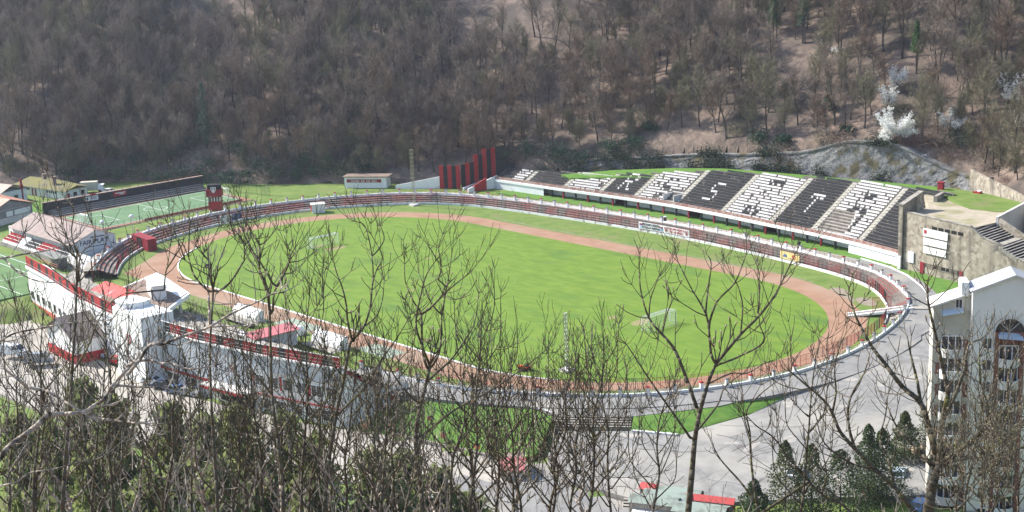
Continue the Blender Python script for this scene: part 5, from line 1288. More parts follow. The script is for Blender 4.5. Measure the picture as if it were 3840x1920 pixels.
CS = cp('silver_blue_car', (.42, .50, .58)); CR = cp('red_car', (.45, .02, .03)); CW = cp('white_car', (.72, .73, .74)); CD = cp('dark_blue_car', (.03, .04, .07)); CB = cp('blue_car', (.10, .2, .38)); CG = cp('grey_car', (.28, .29, .3)); CM = cp('maroon_car', (.12, .01, .02))
for x_, y_, z_, rz, m_, lb, kd in [(370, 1325, -2.9, .3, CS, 'silver blue car parked below the grandstand beside the annex', 'hatch'), (445, 1352, -2.9, .2, CR, 'bright red car parked at the foot of the white tower', 'hatch'), (575, 1428, -2.9, .5, CW, 'white car parked near the tower behind twigs', 'hatch'),
        (615, 1446, -2.9, .45, CD, 'dark blue car parked next to the white one behind the grandstand', 'hatch'), (668, 1462, -2.9, .4, CB, 'blue car parked in the row behind the grandstand', 'hatch'), (712, 1470, -2.9, .42, CG, 'grey car at the right end of the row behind the grandstand', 'hatch'),
        (55, 1322, -2.4, .5, CW, 'white van parked at the far left edge below the grandstand', 'van'), (150, 1352, -2.6, .9, CG, 'grey van standing next to the white one at the left', 'van'),
        (2985, 1768, -1.9, 1.9, CW, 'white car half hidden behind the pointed evergreens', 'hatch'), (3372, 1775, -2.3, 2.0, CS, 'silver car parked to the right of the evergreens', 'hatch'), (3262, 1848, -2.2, 2.4, CM, 'maroon car in the shade of the evergreens', 'hatch'), (3455, 1893, -2.6, 1.7, CB, 'blue car at the foot of the apartment block', 'hatch')]:
    q = G(x_, y_, z_+.6); car((q.x, q.y, z_), rz, m_, lb, kd)

# ================================================================== LEFT: small pitches, stands, houses
mp_ = [(-57.9, -25.3), (-60.4, 16.6), (-80.2, 16.8), (-78.9, -25.8)]
slab('mini_pitch_surround', [(-56.6, -27.2), (-58.6, 18.2), (-82, 18.6), (-80.6, -27.6)], .98, mat('red_surround', (.26, .12, .085), (.32, .16, .115), 1, .95), 1.2)
slab('mini_pitch_turf', mp_, 1.0, M['turf'], .1)
b = MB(); zc = 1.012
A_, B_, C_, D_ = [V(*p, 0) for p in ((-58.6, -24.4), (-61.1, 15.8), (-79.3, 16.0), (-78.2, -25.0))]
for p, q in ((A_, B_), (B_, C_), (C_, D_), (D_, A_), (A_.lerp(B_, .5), D_.lerp(C_, .5))): mline(b, p.x, p.y, q.x, q.y, zc, .12)
for q in (0, 1):
    u0, u1 = (.0, .17) if q == 0 else (1, .83)
    e = lambda s, t: A_.lerp(B_, t).lerp(D_.lerp(C_, t), s)
    mline(b, *e(.25, u0)[:2], *e(.25, u1)[:2], zc, .12); mline(b, *e(.75, u0)[:2], *e(.75, u1)[:2], zc, .12); mline(b, *e(.25, u1)[:2], *e(.75, u1)[:2], zc, .12)
cm = (A_+B_+C_+D_)/4
for i in range(24): mline(b, cm.x+3*math.cos(i*PI/12), cm.y+3*math.sin(i*PI/12), cm.x+3*math.cos((i+1)*PI/12), cm.y+3*math.sin((i+1)*PI/12), zc, .12)
b.build('mini_pitch_markings', M['line'], kind='structure')
goal('small_goal', 0, -1, 'small white goal at the near left end of the green mini pitch', w=4.6, h=2.1, loc=(-67.6, -25.0, 1.0), rz=PI/2, dp=1.3)
goal('small_goal', 0, 1, 'small white goal at the far end of the mini pitch behind the red booth', w=4.6, h=2.1, loc=(-70.0, 16.2, 1.0), rz=PI/2, dp=1.3)
ms = thing('mini_stand', 'stepped stand with a long dark back wall beside the green mini pitch', 'stand', (-83, -4, 1))
for k in range(4):
    b = MB(); x_ = -81.0-k*.88; b.box((x_, -4.5, 1.0+.36*(k+1)-.5), (.88, 45, 1.0)); b.box((x_+.40, -4.5, 1.0+.36*(k+1)+.02), (.10, 44.6, .05), 1); b.build('step', [M['conc_dark'], M['offwhite']], ms)
b = MB(); b.box((-84.6, -4.5, 2.6), (.3, 47, 3.6)); b.build('back_wall', mat('dark_boards', (.022, .022, .026), (.04, .04, .045), 1, .9), ms)
b = MB(); b.box((-84.8, -4.5, 4.45), (.8, 47.4, .14)); b.build('coping', mat('faded_coping', (.32, .2, .16), (.4, .3, .25), 1, .9), ms)
b = MB()
for i in range(20): b.box((-84.6, -26+i*2.3, 4.8), (.08, .08, .7))
b.box((-84.6, -4.5, 5.15), (.06, 46, .06)); b.build('handrail', M['rail'], ms)
for (y0, y1, m_, lb, w_) in ((-16.2, -12.6, 'white', 'white board with small dark print on the dark back wall of the mini stand', 1), (-14.8, -13.2, 'red', 'small red board above the white one on the dark back wall', 0), (-8.2, -4.4, 'red', 'red board with white lettering on the dark back wall of the mini stand', 2)):
    zz = (2.95, 4.15) if w_ != 0 else (4.2, 4.7); b = MB(); b.box((-84.35, (y0+y1)/2, sum(zz)/2), (.1, y1-y0, zz[1]-zz[0])); o = b.build('sign_board', M[m_], loc=(-84.35, (y0+y1)/2, zz[0])); tag(o, lb, 'sign')
    if w_ == 1:
        b = MB(); b.box((-84.28, y0+.5, 3.6), (.04, .5, .7))
        for r_ in range(3): b.box((-84.28, y0+2.2, 3.95-r_*.3), (.04, 2.4-.3*r_, .12))
        b.build('print', M['text_blue'], o)
    if w_ == 2:
        b = MB(); b.box((-84.28, y0+2.0, 3.75), (.04, 3.0, .2)); b.box((-84.28, y0+2.4, 3.4), (.04, 1.4, .2)); b.build('print', M['white'], o)
def post_net(name, pts, h, step, m, label, zb=1.0, mesh=False, r=.04):
    b = MB(); q = resample([V(*p, 0) for p in pts], step)
    for p in q: b.bar((p.x, p.y, zb), (p.x, p.y, zb+h), r)
    for p, c in zip(q, q[1:]):
        b.bar((p.x, p.y, zb+h), (c.x, c.y, zb+h), .02, n=3); b.bar((p.x, p.y, zb+h*.5), (c.x, c.y, zb+h*.5), .015, n=3)
        if mesh:
            k = int((c-p).length/.3)
            for i in range(k): e = p.lerp(c, i/k); b.bar((e.x, e.y, zb), (e.x, e.y, zb+h), .014, n=3)
    return tag(b.build(name, m), label, 'fence')
gnet = mat('green_net', (.03, .10, .07), None, rough=.9)
post_net('wire_fence', [(-56.6, -26.8), (-58.6, 17.8)], 1.3, 1.7, M['rail'], 'low rusty wire fence along the near side of the mini pitch')
post_net('tall_net_fence', [(-84, 19), (-68, 22), (-58, 24), (-57, 18.4)], 4.2, 3, gnet, 'tall green net fence at the far end of the mini pitch', mesh=True)
for i, (x_, y_, h_) in enumerate(((390, 868, 4.6), (525, 838, 4.6), (636, 818, 4.6), (775, 797, 6.0), (836, 778, 6.0), (185, 806, 6.5), (347, 838, 5.5))):
    q = G(x_, y_, 1); b = MB(); b.bar((q.x, q.y, .9), (q.x, q.y, 1+h_), .07, n=6); tag(b.build('net_post', M['cloth']), 'thin dark pole standing at the edge of the mini pitch', 'pole', 'dark poles round the mini pitch')
b = MB(); b.wall((-55.2, -27.6), (-57.4, 18.4), .4, -.2, 1.05); tag(b.build('kerb_wall', M['conc_dark']), 'dark concrete retaining wall below the near side of the mini pitch', 'wall')
b = MB()
for i in range(60): b.box((-57.3-.047*i*.7, -14+i*.5, 1.25), (.36, .32, .5))
tag(b.build('seat_row', M['rail']), 'row of reddish seats along the near side of the mini pitch', 'seat row')
# red booth with crest
bo = thing('commentary_booth', 'tall red booth with a shield crest and a dark roof at the mini pitch', 'booth', (-54, 5, 1))
u0 = G(784, 793, .9); u1 = G(831, 791, .9); ud = (u1-u0).normalized(); un = V(-ud.y, ud.x, 0)
def quadbox(b, a, d, n, w0, w1, d0, d1, z0, z1, m=0): b.prism([(p.x, p.y) for p in (a+d*w0+n*d0, a+d*w1+n*d0, a+d*w1+n*d1, a+d*w0+n*d1)], z0, z1, m)
W_ = (u1-u0).length
b = MB(); quadbox(b, u0, ud, un, 0, W_, 0, 2.2, .2, 3.4); b.build('base', M['red'], bo)
b = MB(); quadbox(b, u0, ud, un, .1, W_-.1, .1, 2.1, 3.4, 4.7); b.build('glazed_storey', M['glass'], bo)
b = MB()
for i in range(5): quadbox(b, u0, ud, un, .05+i*(W_-.3)/4, .25+i*(W_-.3)/4, .02, .1, 3.4, 4.7)
b.build('window_frames', M['offwhite'], bo)
b = MB(); quadbox(b, u0, ud, un, -.35, W_+.35, -.35, 2.4, 4.7, 6.5); b.build('fascia', M['red_dark'], bo)
b = MB(); quadbox(b, u0, ud, un, -.1, W_+.1, .2, 2.0, 6.5, 7.7); b.build('roof_board', M['black'], bo)
cpos = u0+ud*(W_*.5)-un*.42+V(0, 0, 4.6+.95); o = crest(bo, cpos, ud, (0, 0, 1), 1.55, M['white']); b = MB(); n_ = -un
b.poly([cpos+ud*.42+V(0, 0, .45)+n_*.01, cpos-ud*.42+V(0, 0, .45)+n_*.01, cpos-ud*.42+V(0, 0, -.1)+n_*.01, cpos+V(0, 0, -.55)+n_*.01, cpos+ud*.42+V(0, 0, -.1)+n_*.01]); b.build('crest_field', M['black'], bo)
# red stair house on the terrace
rh = thing('stair_house', 'dark red box shelter with a black doorway on the left bend of the terrace', 'shelter', (-37, -27, .5))
u0, u1 = G(497, 915, .4), G(556, 938, .4); ud = (u1-u0).normalized(); un = V(-ud.y, ud.x, 0); W_ = (u1-u0).length
b = MB(); quadbox(b, u0, ud, un, 0, W_, 0, 2.2, 0, 2.7); b.build('wall', M['red_dark'], rh)
b = MB(); quadbox(b, u0, ud, un, -.1, W_+.1, -.1, 2.3, 2.7, 2.85); b.build('roof', M['red_dark'], rh)
b = MB(); quadbox(b, u0, ud, un, W_*.3, W_*.6, -.04, .02, .3, 2.7); b.build('doorway', M['dark'], rh)
# floodlight poles with white lamps
for x_, y_, zt_, lb in ((500, 890, 5.6, 'white round floodlight on a short pole by the red shelter'), (390, 905, 5.2, 'white round floodlight at the gable of the lettered building')):
    q = G(x_, y_, .8); t = thing('floodlight', lb, 'lamp', (q.x, q.y, .5)); b = MB(); b.bar((q.x, q.y, .3), (q.x, q.y, zt_), .06, n=6); b.build('pole', M['steel'], t)
    b = MB(); b.ell((q.x, q.y, zt_+.3), .55, .55, .45, n=10, k=6); b.build('lamp_head', M['white'], t)
q = G(352, 1072, 0); lt = thing('light_mast', 'slender purple brown mast standing beside the left field', 'mast', (q.x, q.y, 0)); b = MB(); b.bar((q.x, q.y, -.3), (q.x, q.y, 5.7), .2, n=6, r2=.14); b.build('shaft', M['rail'], lt)
# building with FAIR PLAY on its gable
fp_ = thing('club_building', 'long club building with an old pinkish metal roof and FAIR PLAY on its gable', 'building', (-50, -40, .5))
x0, x1, yr, ye, yn = -66.5, -34.6, -38.6, -45.4, -33.6
b = MB(); b.prism([(x0+.4, -44.6), (x1, -44.6), (x1, -34), (x0+.4, -34)], -.2, 3.4); b.build('wall', M['offwhite'], fp_)
b = MB(); b.poly([(x1, -44.6, 3.4), (x1, -34, 3.4), (x1, -34, 4.4), (x1, yr, 6.1), (x1, -44.6, 3.5)]); b.poly([(x1+.02, -44.6, -.2), (x1+.02, -34, -.2), (x1+.02, -34, 3.4), (x1+.02, -44.6, 3.4)]); b.build('gable', mat('gable_white', (.62, .63, .66), (.7, .71, .73), .4, .8), fp_)
b = MB(); b.poly([(x0, ye, 3.6), (x1+.3, ye, 3.6), (x1+.3, yr, 6.2), (x0, yr, 6.2)]); b.poly([(x0, yr, 6.2), (x1+.3, yr, 6.2), (x1+.3, yn, 4.3), (x0, yn, 4.3)]); b.poly([(x0, ye, 3.5), (x0, ye, 3.6), (x1+.3, ye, 3.6), (x1+.3, ye, 3.5)]); b.build('roof', M['tile_old'], fp_)
text_obj('FAIR PLAY', 1.55, M['text_blue'], (x1+.08, -39.4, 3.5), (0, 1, 0), (0, 0, 1), fp_); b = MB(); b.box((x1+.06, -38.4, 4.55), (.04, 3.6, .22)); b.box((x1+.06, -39.2, 2.45), (.04, 5.6, .16)); b.build('small_print', M['text_blue'], fp_)
crest(fp_, (x1+.05, -36.2, 5.0), (0, 1, 0), (0, 0, 1), .95, M['tile'])
b = MB(); b.box((-67.6, -42, 1.6), (2.6, 4.5, 3.6)); b.build('side_porch', M['white'], fp_); b = MB(); b.box((-67.6, -44.3, 1.7), (.6, .1, 1.2)); b.build('window', M['glass'], fp_)
b = MB()
for i in range(6): b.box((x1+.05, -41.5+.1*i, 1.0), (.05, .05, .05))
# small stand of seats facing the left field
ss_ = thing('small_stand', 'small white stand with blocks of red, white and black seats beside the left field', 'stand', (-45, -46, 0))
for k in range(4):
    b = MB(); b.box((-44.5, -45.3-k*.85, (1.9-k*.45)/2), (43, .86, 1.9-k*.45)); b.build('step', M['white'], ss_)
blk = [(-66, -58, 'red'), (-58, -54.5, 'white'), (-54.5, -48.5, 'seat_b'), (-48.5, -40, 'red'), (-40, -34, 'seat_b'), (-34, -25, 'white')]
for a, c, m_ in blk:
    n = int((c-a)/.55)
    for k in range(3):
        b = MB(); b.box(((a+c)/2, -45.3-k*.85, 2.0-k*.45), (c-a-.1, .2, .12))
        for i in range(n): b.box((a+.3+i*.55, -45.35-k*.85, 2.1-k*.45), (.42, .34, .1)); b.box((a+.3+i*.55, -45.1-k*.85, 2.25-k*.45), (.42, .08, .45))
        b.build('seat_block', M[m_], ss_)
b = MB(); b.box((-44.5, -48.9, .45), (43.6, .3, 1.5)); b.build('front_wall', M['street'], ss_)
post_net('field_fence', [(-66, -49.4), (-23, -48.8), (-9, -55.5)], 2.2, 2.4, M['steel'], 'pale wire fence between the small stand and the left field', zb=0)
slab('left_field_turf', [(-70, -52.2), (-26, -51.6), (-17.5, -55.6), (-14.2, -60), (-14.4, -95), (-75, -95)], .02, mat('field_turf', (.075, .15, .05), (.105, .185, .065), .3, .9), .8)
b = MB()
for y_ in (-53.1, -56.9): mline(b, -72, y_, -16, y_, .03, .16)
mline(b, -30, -53.1, -30, -95, .03, .16); mline(b, -72, -66.1, -14.6, -66.1, .03, .16); b.build('left_field_markings', M['line'], kind='structure')
slab('concrete_yard', [(-34.4, -44.4), (-24, -43.6), (-14.5, -50.8), (-6.5, -53.2), (-5, -58), (-13.5, -59), (-17, -55), (-24.5, -50.8), (-26, -48.8)], .05, M['street'], .5)
slab('yard_left', [(-14.2, -66), (0, -68), (2, -76), (-4, -88), (-14.2, -92)], -.6, M['street'], 3) if False else None
sh = thing('bench_shelter', 'grey roofed bench shelter with red rails at the left field', 'shelter', (-30, -55, 0))
u0, u1 = G(152, 985, .1), G(218, 1012, .1); ud = (u1-u0).normalized(); un = V(-ud.y, ud.x, 0); W_ = (u1-u0).length
b = MB(); quadbox(b, u0, ud, un, -.3, W_+.3, -.6, 2.6, 2.5, 2.65); b.build('roof', mat('shelter_grey', (.16, .16, .15), (.22, .22, .2), 1, .8), sh)
b = MB(); quadbox(b, u0, ud, un, 0, W_, 2.2, 2.3, .2, 2.5); quadbox(b, u0, ud, un, W_-.08, W_, 0, 2.3, .2, 2.5); b.build('panels', M['conc_dark'], sh)
b = MB()
for z_ in (.5, 1.0): b.bar(u0+V(0, 0, z_), u1+V(0, 0, z_), .05)
for i in range(6): q = u0.lerp(u1, i/5); b.bar(q, q+V(0, 0, 1.05), .04)
b.build('rails', M['red'], sh)
b = MB(); quadbox(b, u0, ud, un, W_*.45, W_+1.2, -2.6, -1.2, .0, .75); tag(b.build('white_table', M['white']), 'low white table in front of the grey bench shelter', 'table')
# houses at the far left
h1 = thing('tiled_house', 'building with an orange red tiled roof and a blue door at the left edge', 'house', (-85, -38, 1))
b = MB(); b.prism([(-104, -46), (-82, -44), (-86.5, -30), (-106, -31)], .5, 4.4); b.build('wall', M['offwhite'], h1)
b = MB(); b.poly([(-106, -47, 4.2), (-80.6, -44.6, 4.3), (-84.0, -36.6, 6.9), (-107, -38, 6.9)], 0); b.poly([(-107, -38, 6.9), (-84.0, -36.6, 6.9), (-85.6, -29.0, 4.6), (-107, -30, 4.6)], 0); b.build('roof', M['tile'], h1)
b = MB(); b.poly([(-82, -44, 4.3), (-86.5, -30, 4.4), (-84.4, -36.8, 6.6)]); b.poly([(-81.95, -44, 2.4), (-86.4, -30, 2.4), (-86.45, -30, 4.4), (-81.95, -44, 4.3)]); b.build('gable', mat('grey_boards', (.18, .17, .18), (.26, .25, .26), 1, .9), h1)
q = G(10, 868, .9); b = MB(); a = V(-82.0, -43.9, 0).lerp(V(-86.5, -30, 0), .08); c = V(-82.0, -43.9, 0).lerp(V(-86.5, -30, 0), .25); b.wall(a+V(.1, 0, 0), c+V(.1, 0, 0), .1, .6, 2.4); b.build('door', M['blue'], h1)
b = MB()
for t0, t1 in ((.42, .56), (.60, .95)): a, c = V(-82, -44, 0).lerp(V(-86.5, -30, 0), t0), V(-82, -44, 0).lerp(V(-86.5, -30, 0), t1); b.wall(a+V(.12, 0, 0), c+V(.12, 0, 0), .08, 2.6, 3.9)
b.build('white_panels', M['white'], h1)
b = MB(); b.box((-93, -41.5, 6.6), (.7, .7, 1.1)); b.build('chimney', M['brick'], h1)
h2 = thing('sheet_roof_house', 'white house with a rusty sheet metal roof behind the tall red flue', 'house', (-112, -28, 1))
b = MB(); b.prism([(-128, -34), (-108.5, -29), (-110.5, -20.5), (-130, -25)], .5, 4.2); b.build('wall', M['white'], h2)
b = MB(); b.poly([(-130, -35, 4.0), (-107.6, -29.6, 4.0), (-109.0, -24.8, 6.0), (-131, -30, 6.0)]); b.poly([(-131, -30, 6.0), (-109.0, -24.8, 6.0), (-110.3, -19.8, 4.2), (-132, -25, 4.2)]); b.build('roof', mat('rusty_sheet', (.36, .26, .20), (.48, .42, .37), .5, .8, c3=(.55, .55, .56), s3=.25, t3=(.58, .62), stretch=(1, .5, 1)), h2)
for t0 in (.25, .6): b = MB(); a = V(-108.45, -29, 0).lerp(V(-110.45, -20.5, 0), t0); b.box((a.x+.05, a.y, 2.5), (.1, 1.2, 1.0), rz=.23); b.build('window', M['glass'], h2)
q = G(86, 752, 1.0); fl = thing('flue_pipe', 'tall dark red flue pipe with a wider middle between the houses', 'pipe', (q.x, q.y, 1)); b = MB(); b.bar((q.x, q.y, .8), (q.x, q.y, 7.0), .32, n=8); b.build('pipe', M['red_dark'], fl); b = MB(); b.bar((q.x, q.y, 4.4), (q.x, q.y, 5.4), .5, n=8); b.build('collar', M['red_dark'], fl)
h3 = thing('moss_roof_house', 'white house with a moss covered yellow roof and two chimneys near the wood', 'house', (-108, -10, 1))
b = MB(); b.prism([(-122, -17.4), (-100.6, -14.2), (-101.8, -7), (-123, -9)], .5, 3.6); b.build('wall', M['white'], h3)
b = MB(); b.poly([(-123.5, -18.4, 3.5), (-99.4, -14.8, 3.5), (-100.0, -10.6, 4.7), (-124, -13, 4.9)]); b.poly([(-124, -13, 4.9), (-100.0, -10.6, 4.7), (-100.9, -6.4, 3.6), (-124.5, -7.6, 3.8)]); b.poly([(-100.6, -14.2, 3.5), (-101.8, -7, 3.5), (-101.2, -10.6, 4.5)]); b.build('roof', M['moss'], h3)
for x_, y_, h_ in ((-108.5, -13.2, 6.3), (-117, -12.0, 6.0)): b = MB(); b.box((x_, y_, h_-1.0), (1.1, .9, 2.2)); b.box((x_, y_, h_+.15), (1.3, 1.1, .15)); b.build('chimney', M['brown_roof'], h3)
fr = lambda t: V(-122, -17.4, 0).lerp(V(-100.6, -14.2, 0), t)
for i in range(9):
    t0 = .12+i*.035 if i < 4 else .45+i*.045; b = MB(); a = fr(t0); b.box((a.x, a.y-.05, 2.7), (.5, .1, .6), rz=.15); b.build('window', M['glass'], h3)
for t0 in (.30, .37): b = MB(); a = fr(t0); b.box((a.x, a.y-.06, 1.9), (.55, .1, 2.2), rz=.15); b.build('door', M['red_dark'], h3)
for t0, z_, w_ in ((.15, 1.9, .9), (.45, 2.2, 1.1), (.8, 2.4, .9)): b = MB(); a = V(-100.6, -14.2, 0).lerp(V(-101.8, -7, 0), t0); b.box((a.x+.06, a.y, z_), (.1, w_, 1.6 if t0 < .3 else 1.0), rz=.16); b.build('window' if t0 > .3 else 'door', M['dark'] if t0 > .3 else M['red_dark'], h3)
slab('yard_grass', [(-112, -22), (-99, -16), (-88, -27), (-92, -30), (-108, -29)], 1.06, M['lawn'], 1)
# box truck and a light car behind the houses
tk = thing('box_truck', 'cream box truck parked behind the moss roofed house', 'truck', (-105, -3.6, 1)); tk.rotation_euler = (0, 0, .9); tk['at'] = [0, 0, 0]
b = MB(); b.box((-1.0, 0, 1.9), (4.6, 2.2, 2.4)); b.build('box', mat('cream', (.55, .50, .40), None, rough=.5), tk); b = MB(); b.box((2.2, 0, 1.35), (1.6, 2.0, 1.7)); b.build('cab', M['white'], tk); b = MB(); b.box((3.02, 0, 1.75), (.06, 1.8, .7)); b.build('windscreen', M['glass'], tk)
for x_ in (-2.2, 1.9):
    for s in (-1, 1): b = MB(); b.bar((x_, s*.85, .45), (x_, s*1.08, .45), .45, n=12); b.build('wheel', M['rubber'], tk)
car((-99.2, -1.6, 1.0), .4, CW, 'white car parked beside the cream box truck')

# ================================================================== GROUND under everything built so far
POLYS.append((np.array([(p.x, p.y) for p in top_e]+[(60, -66), (0, -62)]), 0.0))
POLYS.append((np.array([(x, YG(x)) for x in gx]+[(94, -52), (40, -52), (-12, -54)]), -2.9))
def in_poly(P, x, y):
    c = False; n = len(P); j = n-1
    for i in range(n):
        xi, yi = P[i]; xj, yj = P[j]
        if (yi > y) != (yj > y) and x < (xj-xi)*(y-yi)/(yj-yi)+xi: c = not c
        j = i
    return c
PB = [(P, P.min(0), P.max(0), z) for P, z in POLYS]
def ground_z(x, y, v):
    s, z0 = hill_s(x, y)
    if s > 5: return H(x, y)-3.5
    h = base_h(x, y)
    zf = 70.5-.53*max(v, 1.5)+noise.noise(Vector((x*.05, y*.05, 1)))*1.2
    h = max(h, min(zf, 70)-.4)
    for P, lo, hi, z in PB:
        if lo[0]-.1 < x < hi[0]+.1 and lo[1]-.1 < y < hi[1]+.1 and in_poly(P, x, y): h = min(h, z-.55)
    return h-.04
gb = MB()
us = [-700, -450, -330] + [-260+i*2.5 for i in range(209)] + [320, 450, 700]
vs = [-60, -20, 0] + [4+i*6 for i in range(23)] + [142+i*2.5 for i in range(112)] + [430, 470, 520, 600, 800, 1100]
nu = len(us)
for v in vs:
    for u in us:
        p = Vector((CAM.x, CAM.y, 0)) + FH*v + RH*u; gb.v.append((p.x, p.y, ground_z(p.x, p.y, v)))
for j in range(len(vs)-1):
    for i in range(nu-1): gb.f.append((j*nu+i, j*nu+i+1, (j+1)*nu+i+1, (j+1)*nu+i)); gb.m.append(0)
gb.build('ground', M['grass'], smooth=True, kind='structure')

# ================================================================== WOOD ON THE HILL
def hit(px, py, tmax=620):
    d = ray(px, py); d = d/d.dot(FH); t = 250.0
    while t < tmax:
        p = CAM+d*t
        if p.z < H(p.x, p.y): return p
        t += .7
    return None
bark = mat('grey_bark', (.035, .03, .027), (.09, .077, .068), 3, 1.0)
twigm = [mat('twigs_grey', (.15, .115, .092), (.31, .245, .20), .12, 1.0), mat('twigs_brown', (.13, .09, .068), (.28, .205, .15), .12, 1.0), mat('twigs_olive', (.16, .145, .09), (.23, .205, .13), .3, 1.0)]
def strip_tri(b, p, q, w, m, rr):
    """slender two-sided twig sliver"""
    d = (q-p); s = d.cross(Vector((rr.gauss(0, 1), rr.gauss(0, 1), rr.gauss(0, 1))))
    if s.length < 1e-6: return
    s = s.normalized()*w; b.poly([p-s, p+s, q], m)
def bare_tree(seed, h=14.0, spread=1.0, lean=0.0, dens=1.0, low=.35):
    rr = random.Random(seed); b = MB(); p = Vector((0, 0, -.6)); d = Vector((lean, rr.uniform(-.08, .08), 1)).normalized(); r = .23*h/14
    n = 9; pts = [p.copy()]
    for i in range(n):
        p = p + d*(h*.80/n); d = (d + Vector((rr.gauss(0, .07), rr.gauss(0, .07), .08))).normalized(); pts.append(p.copy())
    for i in range(n): b.bar(pts[i], pts[i+1], r*(1-i/n*.85), 0, 5, r*(1-(i+1)/n*.85))
    def limb(p, d, L, r, lv):
        k = 4 if lv == 0 else 3; q = p
        for i in range(k):
            d = (d + Vector((rr.gauss(0, .16), rr.gauss(0, .16), .16))).normalized(); e = q + d*(L/k)
            if lv == 0: b.bar(q, e, r*(1-.2*i), 0, 3, r*(1-.2*(i+1)))
            else: strip_tri(b, q, e+d*(L/k*.5), r, 1, rr)
            for c in range(2 if lv == 0 else (1 if rr.random() < .8 else 0)):
                if lv < 2:
                    a = Vector((rr.gauss(0, 1), rr.gauss(0, 1), rr.gauss(.3, .6))).normalized(); limb(q.lerp(e, rr.random()), (d*.7+a*.75).normalized(), L*rr.uniform(.45, .62), r*.5, lv+1)
            if lv >= 1:
                for c in range(2):
                    a = Vector((rr.gauss(0, 1), rr.gauss(0, 1), rr.gauss(.35, .7))).normalized(); dd = (d*.6+a*.8).normalized(); s0 = q.lerp(e, rr.random()); strip_tri(b, s0, s0+dd*rr.uniform(.7, 1.7), .026, 1, rr)
            q = e
    nl = int(10*dens)
    for i in range(nl):
        t = lerp(low, 1.0, (i+rr.random())/nl); f = t*n; k = min(n-1, int(f)); p0 = pts[k].lerp(pts[k+1], f-k); a = rr.uniform(0, 2*PI)
        dd = Vector((math.cos(a)*spread, math.sin(a)*spread, rr.uniform(.8, 1.6))).normalized(); limb(p0, dd, h*rr.uniform(.24, .40)*(1.2-.5*t), r*.33, 0)
    return b
NV = 9; tree_protos = []
spec_ = [(11, 16, .75, .05, .95, .35), (12, 14, .9, -.08, .95, .30), (13, 18, .65, .02, .85, .40), (14, 12, 1.0, .14, 1.0, .25), (15, 15, .85, -.17, .9, .32), (16, 8, 1.2, .1, 1.1, .10), (17, 18, .6, .0, .8, .42), (18, 14, .9, .06, .95, .25), (19, 11, 1.0, -.1, 1.0, .2)]
meshes = []
for i, a in enumerate(spec_):
    b = bare_tree(*a); o = b.build('bare_tree', [bark, twigm[(0, 1, 0, 1, 0, 2, 1, 2, 2)[i]]]); meshes.append(o.data); bpy.data.objects.remove(o)
trnd = random.Random(21); spots = []
cell = {}
tries = 0
FHv = Vector((CAM.x, CAM.y, 0))
def project(p):
    d = p-CAM; z = d.dot(_f); return 1920+FPX*d.dot(_r)/z, 960-FPX*d.dot(_u)/z
while tries < 40000 and len(spots) < 1650:
    tries += 1
    u = trnd.uniform(-200, 190); v = trnd.uniform(255, 520); p = FHv+FH*v+RH*u; s, z0 = hill_s(p.x, p.y)
    if s < 1.5 or s > 118: continue
    z = H(p.x, p.y); px, py = project(Vector((p.x, p.y, z)))
    if px < -150 or px > 3990 or py < -420: continue
    nz = noise.noise(Vector((p.x*.022, p.y*.022, 5)))
    dn = .62+1.3*nz + (.08 if px < 1300 else 0) + (.30 if px > 2900 else 0)
    if 1400 < px < 3000 and 150 < py < 600: dn -= .28
    if trnd.random() > dn: continue
    key = (int(p.x/3.0), int(p.y/3.0))
    if any(abs(px-bx) < 75 and 0 < py-by < 190 for bx, by in ((3360, 575), (3330, 430), (3365, 350), (3560, 520), (775, 565), (2900, 150), (3010, 165), (3435, 285), (3800, 430))): continue
    if any((kx, ky) in cell and (Vector(cell[(kx, ky)])-Vector((p.x, p.y))).length < 3.0 for kx in range(key[0]-1, key[0]+2) for ky in range(key[1]-1, key[1]+2)): continue
    cell[key] = (p.x, p.y); spots.append((p.x, p.y, z-.1, px, py, v, s))
spots.sort(key=lambda q: q[6] if -100 < q[3] < 3940 and q[4] > 0 else 500+q[6])
LBL = 'bare grey brown tree in the leafless wood covering the hillside'
firsts = {}
for i, (x, y, z, px, py, v, s) in enumerate(spots[:290]):
    k = trnd.randrange(7) if s > 10 else trnd.choice([1, 3, 3, 5, 5, 4, 0])
    if px > 2500 and trnd.random() < .42: k = trnd.choice([7, 8])
    o = bpy.data.objects.new('bare_tree', meshes[k]); S.collection.objects.link(o); sc = trnd.uniform(.75, 1.2)
    o.location = (x, y, z); o.rotation_euler = (0, 0, trnd.uniform(0, 6.28)); o.scale = (sc, sc, sc*trnd.uniform(.9, 1.1)); tag(o, LBL, 'tree', 'bare trees of the hillside wood')
    if k not in firsts: firsts[k] = o
# the rest of the wood as one mass: points carrying copies of the same trees
rest = spots[290:]
order = list(firsts); KI = dict(o=[order.index(k) for k in (7, 8) if k in order] or [0], g=[order.index(k) for k in order if k < 7])
me = bpy.data.meshes.new('wood_points'); me.from_pydata([(x, y, z) for x, y, z, *_ in rest], [], [])
at = me.attributes.new('rot', 'FLOAT', 'POINT'); at.data.foreach_set('value', [trnd.uniform(0, 6.28) for _ in rest])
at = me.attributes.new('scl', 'FLOAT', 'POINT'); at.data.foreach_set('value', [trnd.uniform(.75, 1.2) for _ in rest])
at = me.attributes.new('kind_index', 'INT', 'POINT'); at.data.foreach_set('value', [trnd.choice(KI['o'] if q[3] > 2700 and trnd.random() < .35 else KI['g']) for q in rest])
wood = bpy.data.objects.new('hillside_wood', me); S.collection.objects.link(wood); wood['kind'] = 'stuff'; tag(wood, 'mass of bare grey brown trees higher up the wooded hillside', 'wood')
